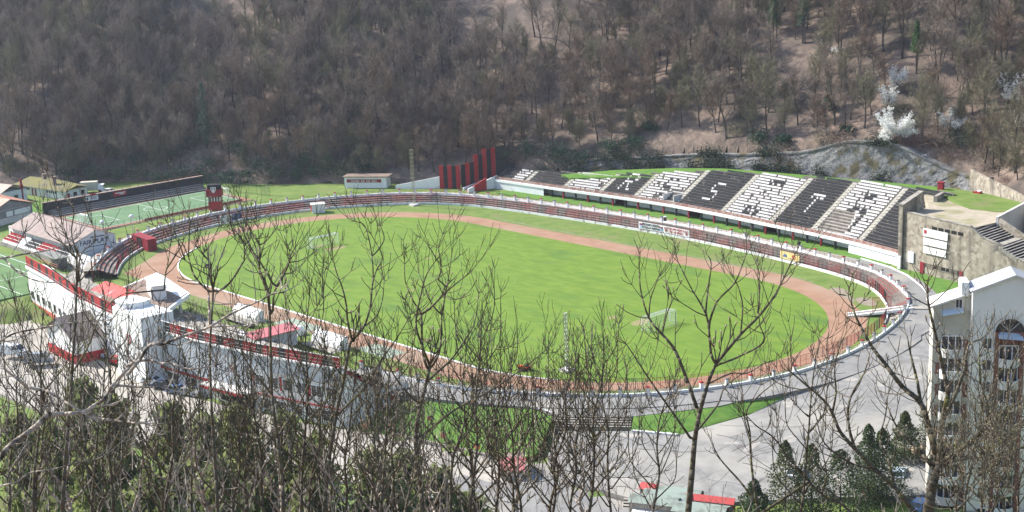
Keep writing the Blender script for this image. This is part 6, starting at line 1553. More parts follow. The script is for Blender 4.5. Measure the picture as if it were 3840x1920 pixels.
ng = bpy.data.node_groups.new('wood_copies', 'GeometryNodeTree'); ng.interface.new_socket('Geometry', in_out='INPUT', socket_type='NodeSocketGeometry'); ng.interface.new_socket('Geometry', in_out='OUTPUT', socket_type='NodeSocketGeometry')
gi, go = ng.nodes.new('NodeGroupInput'), ng.nodes.new('NodeGroupOutput'); inst = ng.nodes.new('GeometryNodeInstanceOnPoints'); jn = ng.nodes.new('GeometryNodeJoinGeometry')
def attr(nm, ty):
    q = ng.nodes.new('GeometryNodeInputNamedAttribute'); q.data_type = ty; q.inputs['Name'].default_value = nm; return q.outputs[0]
ng.links.new(gi.outputs[0], inst.inputs['Points'])
for o in firsts.values():
    oi = ng.nodes.new('GeometryNodeObjectInfo'); oi.transform_space = 'ORIGINAL'; oi.inputs['Object'].default_value = o; oi.inputs['As Instance'].default_value = True; ng.links.new(oi.outputs['Geometry'], jn.inputs[0])
ng.links.new(jn.outputs[0], inst.inputs['Instance']); inst.inputs['Pick Instance'].default_value = True
ng.links.new(attr('kind_index', 'INT'), inst.inputs['Instance Index'])
cx_ = ng.nodes.new('ShaderNodeCombineXYZ'); ng.links.new(attr('rot', 'FLOAT'), cx_.inputs[2]); ng.links.new(cx_.outputs[0], inst.inputs['Rotation']); ng.links.new(attr('scl', 'FLOAT'), inst.inputs['Scale'])
ng.links.new(inst.outputs[0], go.inputs[0]); wood.modifiers.new('copies', 'NODES').node_group = ng

# --- evergreens
def leafy(b, c, R_, n, size, rr, m=0, flat=1.0, up=.3):
    for i in range(n):
        a = Vector((rr.gauss(0, 1), rr.gauss(0, 1), rr.gauss(0, 1))).normalized()*(R_*rr.random()**.4); a.z *= flat; p = c+a
        u = Vector((rr.gauss(0, 1), rr.gauss(0, 1), rr.gauss(up, .7))).normalized(); w_ = u.orthogonal().normalized(); w_ = Matrix.Rotation(rr.uniform(0, 6.28), 3, u) @ w_; s = size*rr.uniform(.6, 1.4); x = u.cross(w_)
        b.poly([p-w_*s*.4, p+x*s*.7-w_*s*.1, p+w_*s*.5, p-x*s*.6], m)
def conifer(seed, h, r, m, name, label, loc, base=.12, n=26, sz=.30, dens=9, group=None, droop=-.15, cat='tree', ex=.75):
    rr = random.Random(seed); t = thing(name, label, cat, loc, group); t['at'] = [0, 0, 0]
    b = MB(); b.bar((0, 0, -.5), (0, 0, h*.97), .02*h*.55+.05, n=6, r2=.03); b.build('trunk', bark, t)
    b = MB()
    for i in range(n):
        f = base+(1-base)*(i/n)**.9; z = h*f; R_ = r*(1-f)**ex*rr.uniform(.75, 1.15)+.15; k = 7 if f < .7 else 5
        for j in range(k):
            if rr.random() < .14: continue
            a = 2*PI*(j+rr.random()*.8)/k; L = R_*rr.uniform(.6, 1.1)
            for q in range(dens):
                e = (q+rr.random())/dens; c = Vector((math.cos(a)*L*e, math.sin(a)*L*e, z+L*e*droop+.12*L*math.sin(e*3)+rr.gauss(0, .1*sz*3))); leafy(b, c, sz*.9, 2, sz, rr, 0, .6)
    b.build('crown', m, t); return t
pine_m = mat('pine_needles_blue', (.055, .105, .07), (.10, .165, .11), .6, .9, trans=.2); pine_y = mat('pine_needles', (.055, .12, .04), (.11, .19, .06), .6, .9, trans=.25)
dark_m = mat('dark_evergreen', (.018, .048, .030), (.040, .085, .045), .8, .9); ivy_m = mat('ivy_green', (.02, .055, .03), (.045, .09, .04), .5, .8)
for px, py, h, r, m_, lb, bs in ((775, 560, 20, 4.4, pine_m, 'tall narrow blue green conifer standing alone in the bare wood at the left', .10), (2900, 150, 17, 2.6, pine_y, 'green conifer at the top edge of the wood, left of a pair', .25), (3010, 165, 17, 2.8, pine_m, 'blue green conifer at the top edge of the wood, right of a pair', .3), (3435, 285, 13, 2.4, pine_y, 'slim pine with a bare reddish lower trunk in the wood at the right', .45), (3110, 420, 9, 2.2, pine_m, 'small blue green conifer half hidden in the wood left of the white blossom', .1)):
    p = hit(px, py)
    if p is not None: conifer(px, h, r, m_, 'conifer', lb, p, bs)
# dark evergreen shrubs along the foot of the slope
def bush(seed, loc, rx, rz_, m, label, n=900, sz=.28, name='evergreen_shrub', group='dark shrubs at the foot of the wood', cat='shrub'):
    rr = random.Random(seed); b = MB()
    for c in range(9):
        cc = Vector((rr.uniform(-1, 1)*rx*.75, rr.uniform(-1, 1)*rx*.5, rz_*rr.uniform(.25, .75))); leafy(b, cc, rz_*rr.uniform(.3, .5), n//9, sz, rr, 0)
    for c in range(5): b.bar((rr.uniform(-1, 1)*rx*.4, 0, -.4), (rr.uniform(-1, 1)*rx*.7, rr.uniform(-1, 1)*rx*.4, rz_*.7), .05, 0, 4, .02)
    o = b.build(name, m); o.location = loc; return tag(o, label, cat, group)
sl = 'dark evergreen shrub in the row at the foot of the wood'
for i, (px, py, rx, rz_, m_) in enumerate([(1890, 610, 4.6, 4.6, ivy_m), (1985, 600, 5.0, 5.6, ivy_m), (2080, 600, 4.6, 5.0, ivy_m), (2180, 610, 4, 3.8, dark_m), (2290, 580, 3.2, 4.2, ivy_m), (2370, 575, 3.6, 4.8, ivy_m), (2440, 500, 3.0, 3.4, ivy_m), (2850, 540, 2.6, 4.2, dark_m), (2930, 545, 2.8, 2.6, dark_m), (3180, 500, 2.6, 2.0, ivy_m), (3330, 560, 3.0, 2.6, dark_m),
        (120, 640, 3.4, 3.0, twigm[2]), (230, 640, 3.2, 2.6, twigm[2]), (330, 640, 4.5, 3.6, dark_m), (430, 590, 4.5, 4.5, dark_m), (520, 630, 4.8, 5.2, dark_m), (640, 610, 5.0, 6.0, dark_m), (700, 560, 4.5, 5.0, dark_m), (800, 640, 4.6, 5.0, dark_m), (900, 600, 5.0, 6.0, dark_m), (980, 650, 4.6, 5.0, dark_m), (1060, 600, 4.8, 5.6, dark_m), (1140, 650, 4.6, 5.2, dark_m), (1230, 640, 4.4, 5.0, dark_m), (1380, 640, 4.2, 4.4, dark_m), (40, 640, 3.2, 3.4, twigm[2])]+[(260+85*k, 668+(k*37)%22-(12 if k > 9 else 0), 4.2, 3.0+(k*7)%4*.5, dark_m) for k in range(13)]):
    p = hit(px, py)
    if p is not None: bush(100+i, p, rx, rz_, m_, sl if m_ in (ivy_m, dark_m) else 'olive coloured bare shrub behind the houses at the left')
# brown brambles on the right-hand slope
for i in range(34):
    px, py = trnd.uniform(3380, 3900), trnd.uniform(430, 700)
    if py > 560+(px-3400)*.35: continue
    p = hit(px, py)
    if p is None: continue
    rr = random.Random(300+i); b = MB()
    for k in range(700):
        c = Vector((rr.gauss(0, 1.1), rr.gauss(0, 1.1), abs(rr.gauss(0, .8)))); e = c+Vector((rr.gauss(0, .5), rr.gauss(0, .5), rr.gauss(.3, .35))); strip_tri(b, c, e, .02, 0, rr)
    o = b.build('bare_shrub', twigm[1] if i % 3 else mat('bramble_red', (.16, .09, .07), (.22, .13, .10), .5, 1) if i == 0 else (bpy.data.materials['bramble_red'] if 'bramble_red' in bpy.data.materials else twigm[1])); o.location = p; tag(o, 'leafless brown shrub on the slope above the gravel terrace', 'shrub', 'brown shrubs on the right slope')
shm = []
for k in range(5):
    rr = random.Random(500+k); b = MB()
    for q in range(520):
        c = Vector((rr.gauss(0, 1.3), rr.gauss(0, 1.3), abs(rr.gauss(0, 1.1)))); e = c+Vector((rr.gauss(0, .6), rr.gauss(0, .6), rr.gauss(.45, .4))); strip_tri(b, c, e, .03, 0, rr)
    o = b.build('bare_shrub', [twigm[2], twigm[1], twigm[0], dark_m, twigm[2]][k]); shm.append(o.data); bpy.data.objects.remove(o)
cnt = 0
for i in range(900):
    u = trnd.uniform(-190, 180); v = trnd.uniform(255, 460); p = FHv+FH*v+RH*u; s, z0 = hill_s(p.x, p.y)
    if not (-1.5 < s < 16) or (s > 7 and trnd.random() < .6): continue
    z = hill_z(p.x, p.y) if s < 0 else H(p.x, p.y); px, py = project(Vector((p.x, p.y, z)))
    if not (-40 < px < 3900) or cnt >= 210: continue
    o = bpy.data.objects.new('bare_shrub', shm[trnd.choice([0, 1, 2, 3, 4] if px > 1500 else [1, 2, 3, 3, 0])]); S.collection.objects.link(o); o.location = (p.x, p.y, z-.2); sc = trnd.uniform(.9, 2.0); o.scale = (sc, sc, sc); o.rotation_euler = (0, 0, trnd.uniform(0, 6.28)); cnt += 1
    tag(o, 'low tangled shrub along the lower edge of the hillside wood', 'shrub', 'tangled shrubs along the lower edge of the wood')
# white blossom trees
blos = mat('white_blossom', (.76, .76, .73), (.84, .84, .82), 1, .8, trans=.3)
def blossom(px, py, h, w_, n, label, seed, thin=False):
    p = hit(px, py)
    if p is None: return
    rr = random.Random(seed); t = thing('blossom_tree', label, 'tree', p, 'trees in white blossom'); t['at'] = [0, 0, 0]
    b = MB(); b.bar((0, 0, -.5), (0, 0, h*.5), .12, n=5, r2=.06); tips = []
    for i in range(26):
        a = rr.uniform(0, 6.28); z0 = h*rr.uniform(.2, .5); q = Vector((math.cos(a)*w_*rr.uniform(.4, 1), math.sin(a)*w_*rr.uniform(.4, 1), h*rr.uniform(.45, 1.0))); b.bar((0, 0, z0), q, .05, 0, 4, .015); tips.append((Vector((0, 0, z0)), q))
    b.build('trunk', bark, t); b = MB()
    for i in range(n):
        a, c = tips[rr.randrange(26)]; e = a.lerp(c, rr.uniform(.45, 1.1)); leafy(b, e+Vector((rr.gauss(0, .3), rr.gauss(0, .3), rr.gauss(0, .3))), .22, 3, .19, rr)
    b.build('crown', blos, t)
blossom(3360, 575, 9.5, 4.8, 3600, 'largest white blossom tree, low on the slope above the rock wall', 1)
blossom(3330, 430, 6.5, 2.4, 700, 'pale thin blossom tree just above the largest white one', 2)
blossom(3365, 350, 6.0, 2.2, 1000, 'white blossom tree highest on the slope, above the other two', 3)
blossom(3560, 520, 6.5, 3.6, 1300, 'loose white blossom tree to the right of the largest one', 4)
blossom(3800, 430, 9.0, 3.8, 1100, 'white blossom tree among bare trunks near the right edge of the photo', 5)
blossom(3838, 500, 4.5, 1.8, 600, 'small patch of white blossom low at the right edge', 6)
blossom(3120, 215, 3.0, 1.8, 120, 'faint white blossom tree high in the middle of the right part of the wood', 7)
blossom(3455, 665, 5, 2.1, 900, 'pale cream blossom shrub at the top right corner of the stand', 8)

# ================================================================== NEARER EVERGREENS
thuja = mat('thuja_green', (.065, .085, .03), (.12, .14, .06), 1.2, .95, trans=.15); thuja2 = mat('thuja_dark', (.042, .065, .025), (.08, .11, .045), 1.2, .95, trans=.12); pine_n = mat('near_pine', (.12, .155, .05), (.24, .27, .11), .7, .95, trans=.6)
def column(seed, loc, h, r, m, label):
    rr = random.Random(seed); t = thing('pointed_evergreen', label, 'tree', loc, 'pointed evergreens by the plaza'); t['at'] = [0, 0, 0]
    b = MB(); b.bar((0, 0, -.3), (0, 0, h*.8), .14, n=6, r2=.04); b.build('trunk', bark, t); b = MB()
    for i in range(4200):
        f = rr.random()**1.25; R_ = 1.25*r*(math.sin(min(1, f*4+.35)*PI/2))*(1-f)**.72*(1+.22*math.sin(f*21+rr.uniform(0, .8))); a = rr.uniform(0, 6.28); k = rr.random()**.35
        leafy(b, Vector((math.cos(a)*R_*k*(1+.15*math.sin(a*3+seed)), math.sin(a)*R_*k, h*f+.1)), .1, 2, .17, rr, 0, 1, .8)
    b.build('crown', m, t)
for i, (px, pt, pb, r, m_, lb) in enumerate([(2945, 1655, 1990, 3.2, thuja, 'tall pointed evergreen, leftmost beside the grey plaza'), (3042, 1668, 1985, 3.3, thuja, 'pointed evergreen second from the left beside the plaza'), (3150, 1690, 1960, 4.4, thuja2, 'broad dark evergreen in the middle of the row by the plaza'), (3253, 1594, 1890, 2.8, thuja2, 'slim pointed evergreen behind the broad dark one'), (3305, 1610, 1860, 3.2, thuja2, 'rounder evergreen next to the parked silver car'), (3390, 1545, 1740, 2.4, thuja, 'olive green evergreen before the left corner of the apartment block'),
        (3495, 1460, 1720, 2.6, thuja, 'tallest olive evergreen against the corner of the apartment block'), (2830, 1800, 2010, 2.6, thuja2, 'low evergreen bush at the bottom edge left of the pointed row')]):
    q = G(px, pb, -2.2); z1 = None
    v = (q-CAM).dot(FH); top = Gv(px, pt, v); column(40+i, (q.x, q.y, -2.3), top.z+2.3, r, m_, lb)
# dark pines on the slope below the camera, lower left
prot = None; prn = random.Random(9)
plist = [(60, 1560, 150), (190, 1600, 138), (300, 1430, 158), (420, 1500, 146), (520, 1620, 134), (640, 1520, 150), (760, 1560, 142), (880, 1530, 152), (960, 1650, 136), (1060, 1560, 150), (1170, 1640, 144), (1290, 1570, 156), (1390, 1690, 146), (1520, 1700, 152), (1640, 1760, 150), (1260, 1790, 138), (820, 1730, 130), (560, 1790, 124), (330, 1720, 126), (110, 1780, 122), (1480, 1810, 146), (1760, 1850, 152)]
pk = ['lower left corner', 'between the parked cars and the frame', 'under the white tower']
for i, (px, py, v) in enumerate([q for k, q in enumerate(plist) if k not in (4, 8, 11, 15, 19)]):
    tp_ = Gv(px, py, v); zb = H(tp_.x, tp_.y); h = tp_.z-zb
    lb = 'dark green pine among the trees on the slope below the grandstand'
    if prot is None or i < 3:
        o = conifer(900+i, 14, 5.2, pine_n, 'slope_pine', lb, (tp_.x, tp_.y, zb), .05, 28, .50, 9, 'pines below the grandstand', .12, ex=.5)
        prot = (prot or []) + [o]; o.scale = (1.25, 1.25, h/14)
    else:
        o = clone(prot[i % 3], (tp_.x, tp_.y, zb), prn.uniform(0, 6.28), lb); o.scale = (1.3, 1.3, h/14)

# ================================================================== BARE TREES CLOSE TO THE CAMERA
fbark = mat('mossy_bark', (.06, .051, .036), (.13, .11, .076), 14, 1.0, c3=(.125, .118, .045), s3=5, t3=(.55, .68), bump=.004, bscale=60)
fbark2 = mat('pale_bark', (.24, .20, .16), (.42, .36, .30), 16, 1.0, c3=(.06, .05, .04), s3=6, t3=(.5, .62), bump=.004, bscale=60)
budm = mat('pale_buds', (.33, .26, .17), (.42, .34, .24), 8, .9); lichen = mat('orange_lichen', (.5, .25, .02), None, rough=1)
class FT:
    def __init__(s, seed, d, label, pale=False, tw=1.0, budp=.75, thick=1.0):
        s.th = thick
        s.rr = random.Random(seed); s.d = d; s.trunk = MB(); s.tw = MB(); s.buds = MB(); s.label = label; s.pale = pale; s.k = tw; s.budp = budp; s.base = None; s.nodes = []
    def limb(s, pts, r0, r1, dz=0.0, side=True, tz_=None):
        r0, r1 = r0*.86*s.th, r1*.66*s.th
        """pts: photo pixels of one limb; dz: how far behind the trunk its end lies (m); radii in photo pixels"""
        P = smooth_path([Vector((x, y, 0)) for x, y in pts], 4); n = len(P); Q = []
        v0 = s.d; near = None
        if s.nodes:
            near = min(s.nodes, key=lambda q: (q[0]-P[0].x)**2+(q[1]-P[0].y)**2); v0 = near[2]
        for i, p in enumerate(P): t = i/(n-1); v = v0+dz*t+.04*math.sin(i*1.7); Q.append(Gv(p.x, p.y, v)); s.nodes.append((p.x, p.y, v, Q[-1]))
        if near is not None: Q[0] = near[3].copy()
        if s.base is None: s.base = Q[0]
        sc = s.d/FPX; acc = 0
        for i in range(n-1):
            ra, rb = lerp(r0, r1, i/(n-1))*sc, lerp(r0, r1, (i+1)/(n-1))*sc
            s.trunk.bar(Q[i], Q[i+1], ra*s.rr.uniform(.95, 1.06), 0, 7 if r0 > 8 else 5, rb)
            if side and i > 0:
                acc += (Q[i+1]-Q[i]).length; step = s.d*.0150*s.rr.uniform(.6, 1.5)
                if acc > step:
                    acc = 0; d = (Q[i+1]-Q[i]).normalized(); a = s.rr.uniform(0, 2*PI); o = d.orthogonal().normalized(); o = Matrix.Rotation(a, 3, d) @ o
                    for sg in (1, -1):
                        if s.rr.random() < .60*s.k: s.shoot(Q[i+1], (d*.75+o*sg*.9).normalized(), s.d*s.rr.uniform(.008, .030), max(1.5, min(rb/sc*.6, 2.6))*sc, 2 if s.rr.random() < .22 else 1)
        d = (Q[-1]-Q[-2]).normalized()
        for sg in (1, -1):
            o = d.orthogonal().normalized(); o = Matrix.Rotation(s.rr.uniform(0, 6.28), 3, d) @ o; s.shoot(Q[-1], (d+o*sg*.45).normalized(), s.d*s.rr.uniform(.012, .026), max(1.5, r1*.75)*sc, 1)
        s.shoot(Q[-1], d, s.d*.018, max(1.5, r1*.75)*sc, 1)
    def shoot(s, p, d, L, r, lv):
        k = 3
        for i in range(k):
            d = (d+Vector((s.rr.gauss(0, .13), s.rr.gauss(0, .13), s.rr.uniform(.12, .34)))).normalized(); e = p+d*(L/k); s.tw.bar(p, e, r*(1-.12*i), 0, 4, r*(1-.12*(i+1)))
            if lv > 0 and i > 0 and s.rr.random() < .34:
                o = d.orthogonal().normalized(); o = Matrix.Rotation(s.rr.uniform(0, 6.28), 3, d) @ o
                for sg in (1, -1):
                    if s.rr.random() < .75: s.shoot(e, (d*.8+o*sg*.8).normalized(), L*s.rr.uniform(.35, .7), r*.8, lv-1)
            p = e
        if lv > 0 and s.rr.random() < .55:
            o = d.orthogonal().normalized(); o = Matrix.Rotation(s.rr.uniform(0, 6.28), 3, d) @ o
            for sg in (1, -1): s.shoot(p, (d+o*sg*.5).normalized(), L*s.rr.uniform(.4, .75), r*.85, lv-1)
        elif s.rr.random() < s.budp: s.buds.ell(p, r*1.35, r*1.35, r*2.0, 0, 5, 3)
    def done(s):
        t = thing('bare_tree', s.label, 'tree', s.base, 'young trees in the thicket' if 'thicket' in s.label else 'bare trees close to the camera'); bk = fbark2 if s.pale else fbark
        s.trunk.build('trunk', bk, t, smooth=True)
        n = len(s.tw.v); s.tw.v += s.buds.v; s.tw.f += [tuple(n+i for i in f) for f in s.buds.f]; s.tw.m += [1]*len(s.buds.f); s.tw.build('crown', [bk, budm], t)
def F(ox, oy, sc): return lambda *pts: [(ox+x/sc, oy+y/sc) for x, y in pts]
z4 = F(2340, 840, 3.389); z8 = F(1700, 1080, 2.683); zr_ = F(2560, 1400, 2.0125); za = F(3140, 960, 1.341); z2 = F(600, 780, 4.025); z3 = F(1240, 760, 4.025); r5 = F(0, 940, 2.683); r6 = F(800, 940, 2.683); z7 = F(1340, 1300, 2.576); b1 = F(0, 1400, 2.0125); b2 = F(1280, 1400, 2.0125); r4 = F(0, 620, 2.683); ov = F(0, 0, 1/1.4907)

t = FT(1, 13, thick=.82, label='bare tree right of centre with a forked candelabra crown over the near goal')
t.limb([(2572, 1990), (2581, 1920), (2596, 1760), (2606, 1646), (2624, 1548), (2655, 1438), (2685, 1364)], 21, 10, 0, False)
t.limb([(2620, 1548), (2581, 1438), (2532, 1315), (2483, 1254), (2434, 1193), (2404, 1095), (2397, 1009)], 12, 3.6, .4)
t.limb([(2600, 1658), (2532, 1560), (2446, 1438), (2373, 1327), (2349, 1291)], 8, 3.2, -.5)
t.limb([(2685, 1364), (2667, 1327), (2655, 1205), (2630, 1144), (2593, 1082), (2544, 984)], 9, 3.4, -.3); t.limb([(2646, 1180), (2653, 1100), (2667, 988), (2647, 952)], 6, 3, .2); t.limb([(2657, 1220), (2690, 1130), (2753, 1064), (2783, 996), (2797, 958)], 7, 3.2, .3)
t.limb([(2685, 1364), (2777, 1254), (2851, 1180), (2912, 1095), (2961, 997), (2980, 958)], 10, 3.6, .5); t.limb([(2839, 1185), (2847, 1120), (2846, 1029), (2839, 982)], 5, 3, .2); t.limb([(2777, 1254), (2785, 1150), (2770, 1080), (2750, 1040)], 5, 3, -.4)
t.limb([(2680, 1372), (2765, 1340), (2863, 1284), (2850, 1220), (2845, 1168)], 7, 3, -.4); t.limb([(2655, 1440), (2740, 1400), (2800, 1400), (2870, 1360)], 6, 3, .5)
t.limb([(2483, 1254), (2500, 1180), (2520, 1120), (2500, 1060)], 5, 3, .2); t.limb([(2434, 1193), (2440, 1120), (2470, 1040)], 5, 3, -.2); t.limb([(2610, 1620), (2690, 1520), (2720, 1450), (2800, 1390)], 7, 3, .6)
t.done()
t = FT(2, 12, thick=1.3, label= 'largest bare tree at the lower right, dividing in front of the apartment block')
t.limb([(3480, 1935), (3492, 1850), (3506, 1790), (3522, 1750)], 20, 18, 0, False)
t.limb(za((512, 1060), (470, 900), (420, 740), (330, 660), (230, 530), (170, 450), (100, 320), (70, 235)), 13, 4, .6)
t.limb(za((420, 740), (400, 620), (370, 500), (350, 400)), 7, 3, .3)
t.limb(za((515, 1060), (520, 900), (535, 800), (555, 690), (530, 560), (500, 420), (460, 250), (452, 150)), 12, 3.5, -.5)
t.limb(za((545, 800), (600, 680), (640, 560), (660, 450), (720, 420)), 8, 3, .4)
t.limb(za((525, 1050), (600, 990), (690, 920), (770, 840), (850, 780), (950, 720)), 14, 6, .5)
t.limb(za((690, 920), (740, 850), (760, 760), (720, 640), (715, 480)), 7, 3, -.3)
t.limb(za((770, 840), (850, 760), (860, 600), (910, 480)), 7, 3, .3)
t.limb(za((500, 1090), (430, 1000), (380, 950), (300, 860), (250, 750)), 8, 3, .5)
t.limb(za((540, 1040), (640, 1020), (780, 1000), (940, 960)), 8, 4, -.4)
t.done()
t = FT(3, 14, 'slender dark limbed tree leaning left, below the ramp bridge')
t.limb([(3520, 2010), (3430, 1920), (3355, 1827), (3280, 1758), (3206, 1683), (3151, 1619), (3121, 1549), (3087, 1499), (3007, 1430), (2960, 1390)], 15, 4, 0)
t.limb([(3206, 1683), (3180, 1580), (3190, 1490), (3240, 1400), (3260, 1330)], 8, 3, .5); t.limb([(3121, 1549), (3135, 1470), (3130, 1380), (3150, 1290)], 6, 3, -.3); t.limb([(3355, 1827), (3330, 1720), (3300, 1650), (3320, 1560), (3330, 1480)], 7, 3, .4)
t.limb([(3280, 1758), (3200, 1740), (3120, 1690), (3080, 1640), (3060, 1560)], 6, 3, -.5)
t.done()
t = FT(4, 15, 'thin bare tree with upright shoots left of the pointed evergreens')
t.limb([(3250, 2000), (3170, 1900), (3080, 1850), (3020, 1790), (2960, 1720), (2900, 1640), (2840, 1600), (2800, 1560)], 8, 3, 0)
t.limb([(2850, 1960), (2825, 1800), (2815, 1700), (2812, 1620), (2800, 1540), (2850, 1480), (2900, 1440)], 7, 3, .3); t.limb([(2812, 1640), (2790, 1560), (2785, 1470)], 4, 2.6, -.2); t.limb([(2850, 1900), (2770, 1800), (2700, 1720), (2660, 1640)], 6, 3, .4); t.limb([(3080, 1850), (3100, 1780), (3085, 1700)], 5, 3, -.3)
t.done()
# --- centre
t = FT(6, 12.5, thick=.74, label= 'tall bare tree left of centre with a bare fork over the middle of the pitch')
t.limb([(1585, 1990), (1580, 1850), (1565, 1720), (1560, 1620), (1580, 1510), (1600, 1430), (1612, 1370)], 18, 12, 0, False)
t.limb(r6((2160, 1200), (2120, 1080), (2100, 900), (2090, 640), (2030, 540), (1980, 440), (1930, 300), (1925, 100)), 10, 3.4, .4)
t.limb(r6((2090, 640), (2180, 580), (2280, 480), (2360, 400), (2480, 300), (2560, 240)), 8, 4, -.3)
t.limb(r6((2180, 1190), (2260, 1060), (2290, 900), (2300, 640), (2330, 480), (2370, 250), (2400, 30)), 9, 3.4, .4)
t.limb(r6((2290, 640), (2200, 540), (2150, 420), (2070, 230)), 6, 3, .2); t.limb([(1612, 1370), (1580, 1290), (1560, 1210), (1580, 1100), (1600, 1030), (1632, 980)], 9, 3.4, -.5)
t.limb([(1640, 1060), (1655, 1000), (1645, 930), (1660, 880)], 6, 3, .2); t.limb([(1600, 1430), (1690, 1350), (1740, 1280), (1780, 1210), (1795, 1100)], 8, 3, .6); t.limb([(1575, 1520), (1500, 1440), (1450, 1350), (1440, 1270)], 8, 3, -.6)
t.limb([(1580, 1640), (1700, 1540), (1830, 1470), (1950, 1390), (2050, 1310)], 9, 3.5, .5)
t.done()
t = FT(7, 13.5, thick=.74, label= 'dark bare tree rising over the right end of the red and black parapet')
t.limb([(1210, 1990), (1220, 1860), (1235, 1720), (1260, 1560), (1290, 1420), (1310, 1300), (1325, 1270)], 15, 10, 0, False)
t.limb(r6((1400, 920), (1440, 860), (1520, 760), (1580, 560), (1600, 350), (1640, 200), (1700, 60), (1590, -160)), 9, 3.2, .4)
t.limb(r6((1400, 920), (1350, 700), (1340, 560), (1300, 380), (1240, 220), (1200, 60)), 8, 3.2, -.4); t.limb(r6((1520, 760), (1640, 660), (1700, 500), (1720, 300)), 6, 3, .3)
t.limb([(1400, 1060), (1395, 960), (1370, 850), (1330, 830)], 5, 2.8, .2); t.limb([(1400, 960), (1440, 900), (1428, 850)], 5, 2.8, -.2); t.limb([(1290, 1420), (1230, 1330), (1210, 1240), (1190, 1150)], 7, 3, .5); t.limb([(1260, 1560), (1370, 1450), (1430, 1350), (1500, 1250), (1540, 1180)], 8, 3, .3)
t.done()
t = FT(8, 12, thick=.74, label= 'bare tree before the parapet with a pale lichen spot and two dark stems')
t.limb([(1060, 1990), (1060, 1820), (1040, 1640), (1020, 1480), (1015, 1300), (1012, 1180)], 13, 9, 0, False)
t.limb(r6((570, 640), (560, 480), (530, 400), (480, 250), (440, 130), (390, 30)), 8, 3, .4); t.limb(r6((600, 640), (610, 440), (680, 280), (770, 90), (860, -10)), 8, 3, -.3); t.limb([(1012, 1180), (1000, 1090), (975, 1010), (960, 930), (925, 850)], 8, 3.2, .2)
t.limb(z2((1540, 1080), (1500, 900), (1500, 560), (1390, 400), (1310, 180), (1300, 100)), 8, 3.2, .4); t.limb(z2((1500, 560), (1600, 500), (1710, 370), (1770, 290)), 5, 2.8, -.2); t.limb(z2((1720, 1180), (1600, 960), (1450, 720), (1390, 640), (1340, 480), (1310, 280)), 7, 3, .3)
t.limb(z2((1760, 1190), (1870, 1000), (1950, 820), (1970, 720), (2040, 600)), 9, 3.4, -.3); t.limb(z2((1870, 1000), (2000, 970), (2060, 910)), 5, 2.8, .2); t.limb([(1040, 1640), (1130, 1500), (1180, 1380), (1210, 1280)], 8, 3, .4); t.limb([(1020, 1480), (940, 1380), (900, 1300), (880, 1200)], 7, 3, -.5)
t.done()
t = FT(9, 12.5, thick=.74, label= 'bare tree left of the white cabin whose fork spreads over the cinder track')
t.limb([(820, 1990), (810, 1800), (800, 1640), (790, 1450), (788, 1300), (800, 1090)], 12, 8, 0, False)
t.limb(z2((780, 1280), (640, 1170), (560, 1080), (490, 960), (430, 740), (350, 560), (270, 450), (100, 200)), 8, 3, .4); t.limb(z2((790, 1200), (770, 980), (760, 820), (680, 740), (640, 690), (560, 600), (540, 530)), 7, 3, -.3); t.limb(z2((790, 1180), (860, 1000), (880, 840), (960, 640), (1040, 400)), 6, 2.8, .3)
t.limb(z2((850, 1280), (1000, 1180), (1120, 1040), (1240, 840), (1270, 780), (1270, 580), (1200, 420), (1130, 350)), 8, 3.2, .3); t.limb(z2((1270, 580), (1390, 410), (1340, 520)), 4, 2.6, -.2); t.limb(z2((640, 690), (740, 590), (820, 420)), 5, 2.8, .2); t.limb(z2((430, 740), (440, 420), (450, 190), (440, 120)), 5, 2.8, -.2)
t.limb([(800, 1640), (700, 1540), (660, 1440), (640, 1350)], 7, 3, .4)
t.done()
t = FT(10, 11.5, thick=.74, label= 'bare tree at the left with a cluster of forks in front of the club building')
t.limb([(230, 1990), (240, 1800), (255, 1600), (270, 1400), (282, 1200), (288, 1070)], 14, 8, 0, False)
t.limb(r4((775, 1170), (770, 960), (720, 860), (680, 740), (620, 560), (570, 380)), 7, 2.8, .3); t.limb(r4((790, 1160), (800, 960), (840, 860), (960, 750), (930, 600)), 6, 2.8, -.3); t.limb(r4((800, 940), (720, 700), (740, 480), (700, 360)), 6, 2.8, .2); t.limb(r4((760, 940), (620, 780), (520, 720), (460, 650)), 5, 2.6, .3)
t.limb(r4((800, 1170), (860, 1100), (950, 1010), (1010, 960)), 5, 2.6, -.2); t.limb(r4((780, 1288), (700, 1180), (600, 1100), (480, 1010), (400, 920)), 5, 2.6, .2); t.limb([(270, 1400), (330, 1300), (370, 1200), (420, 1130), (470, 1100)], 7, 3, .4); t.limb([(255, 1600), (180, 1480), (130, 1360), (90, 1250), (60, 1150)], 7, 3, -.4)
t.limb(z2((60, 1288), (80, 1020), (110, 880), (140, 700), (150, 580)), 6, 2.8, .2); t.limb(z2((110, 900), (230, 720), (340, 540), (360, 420)), 6, 2.8, -.3)
t.done()
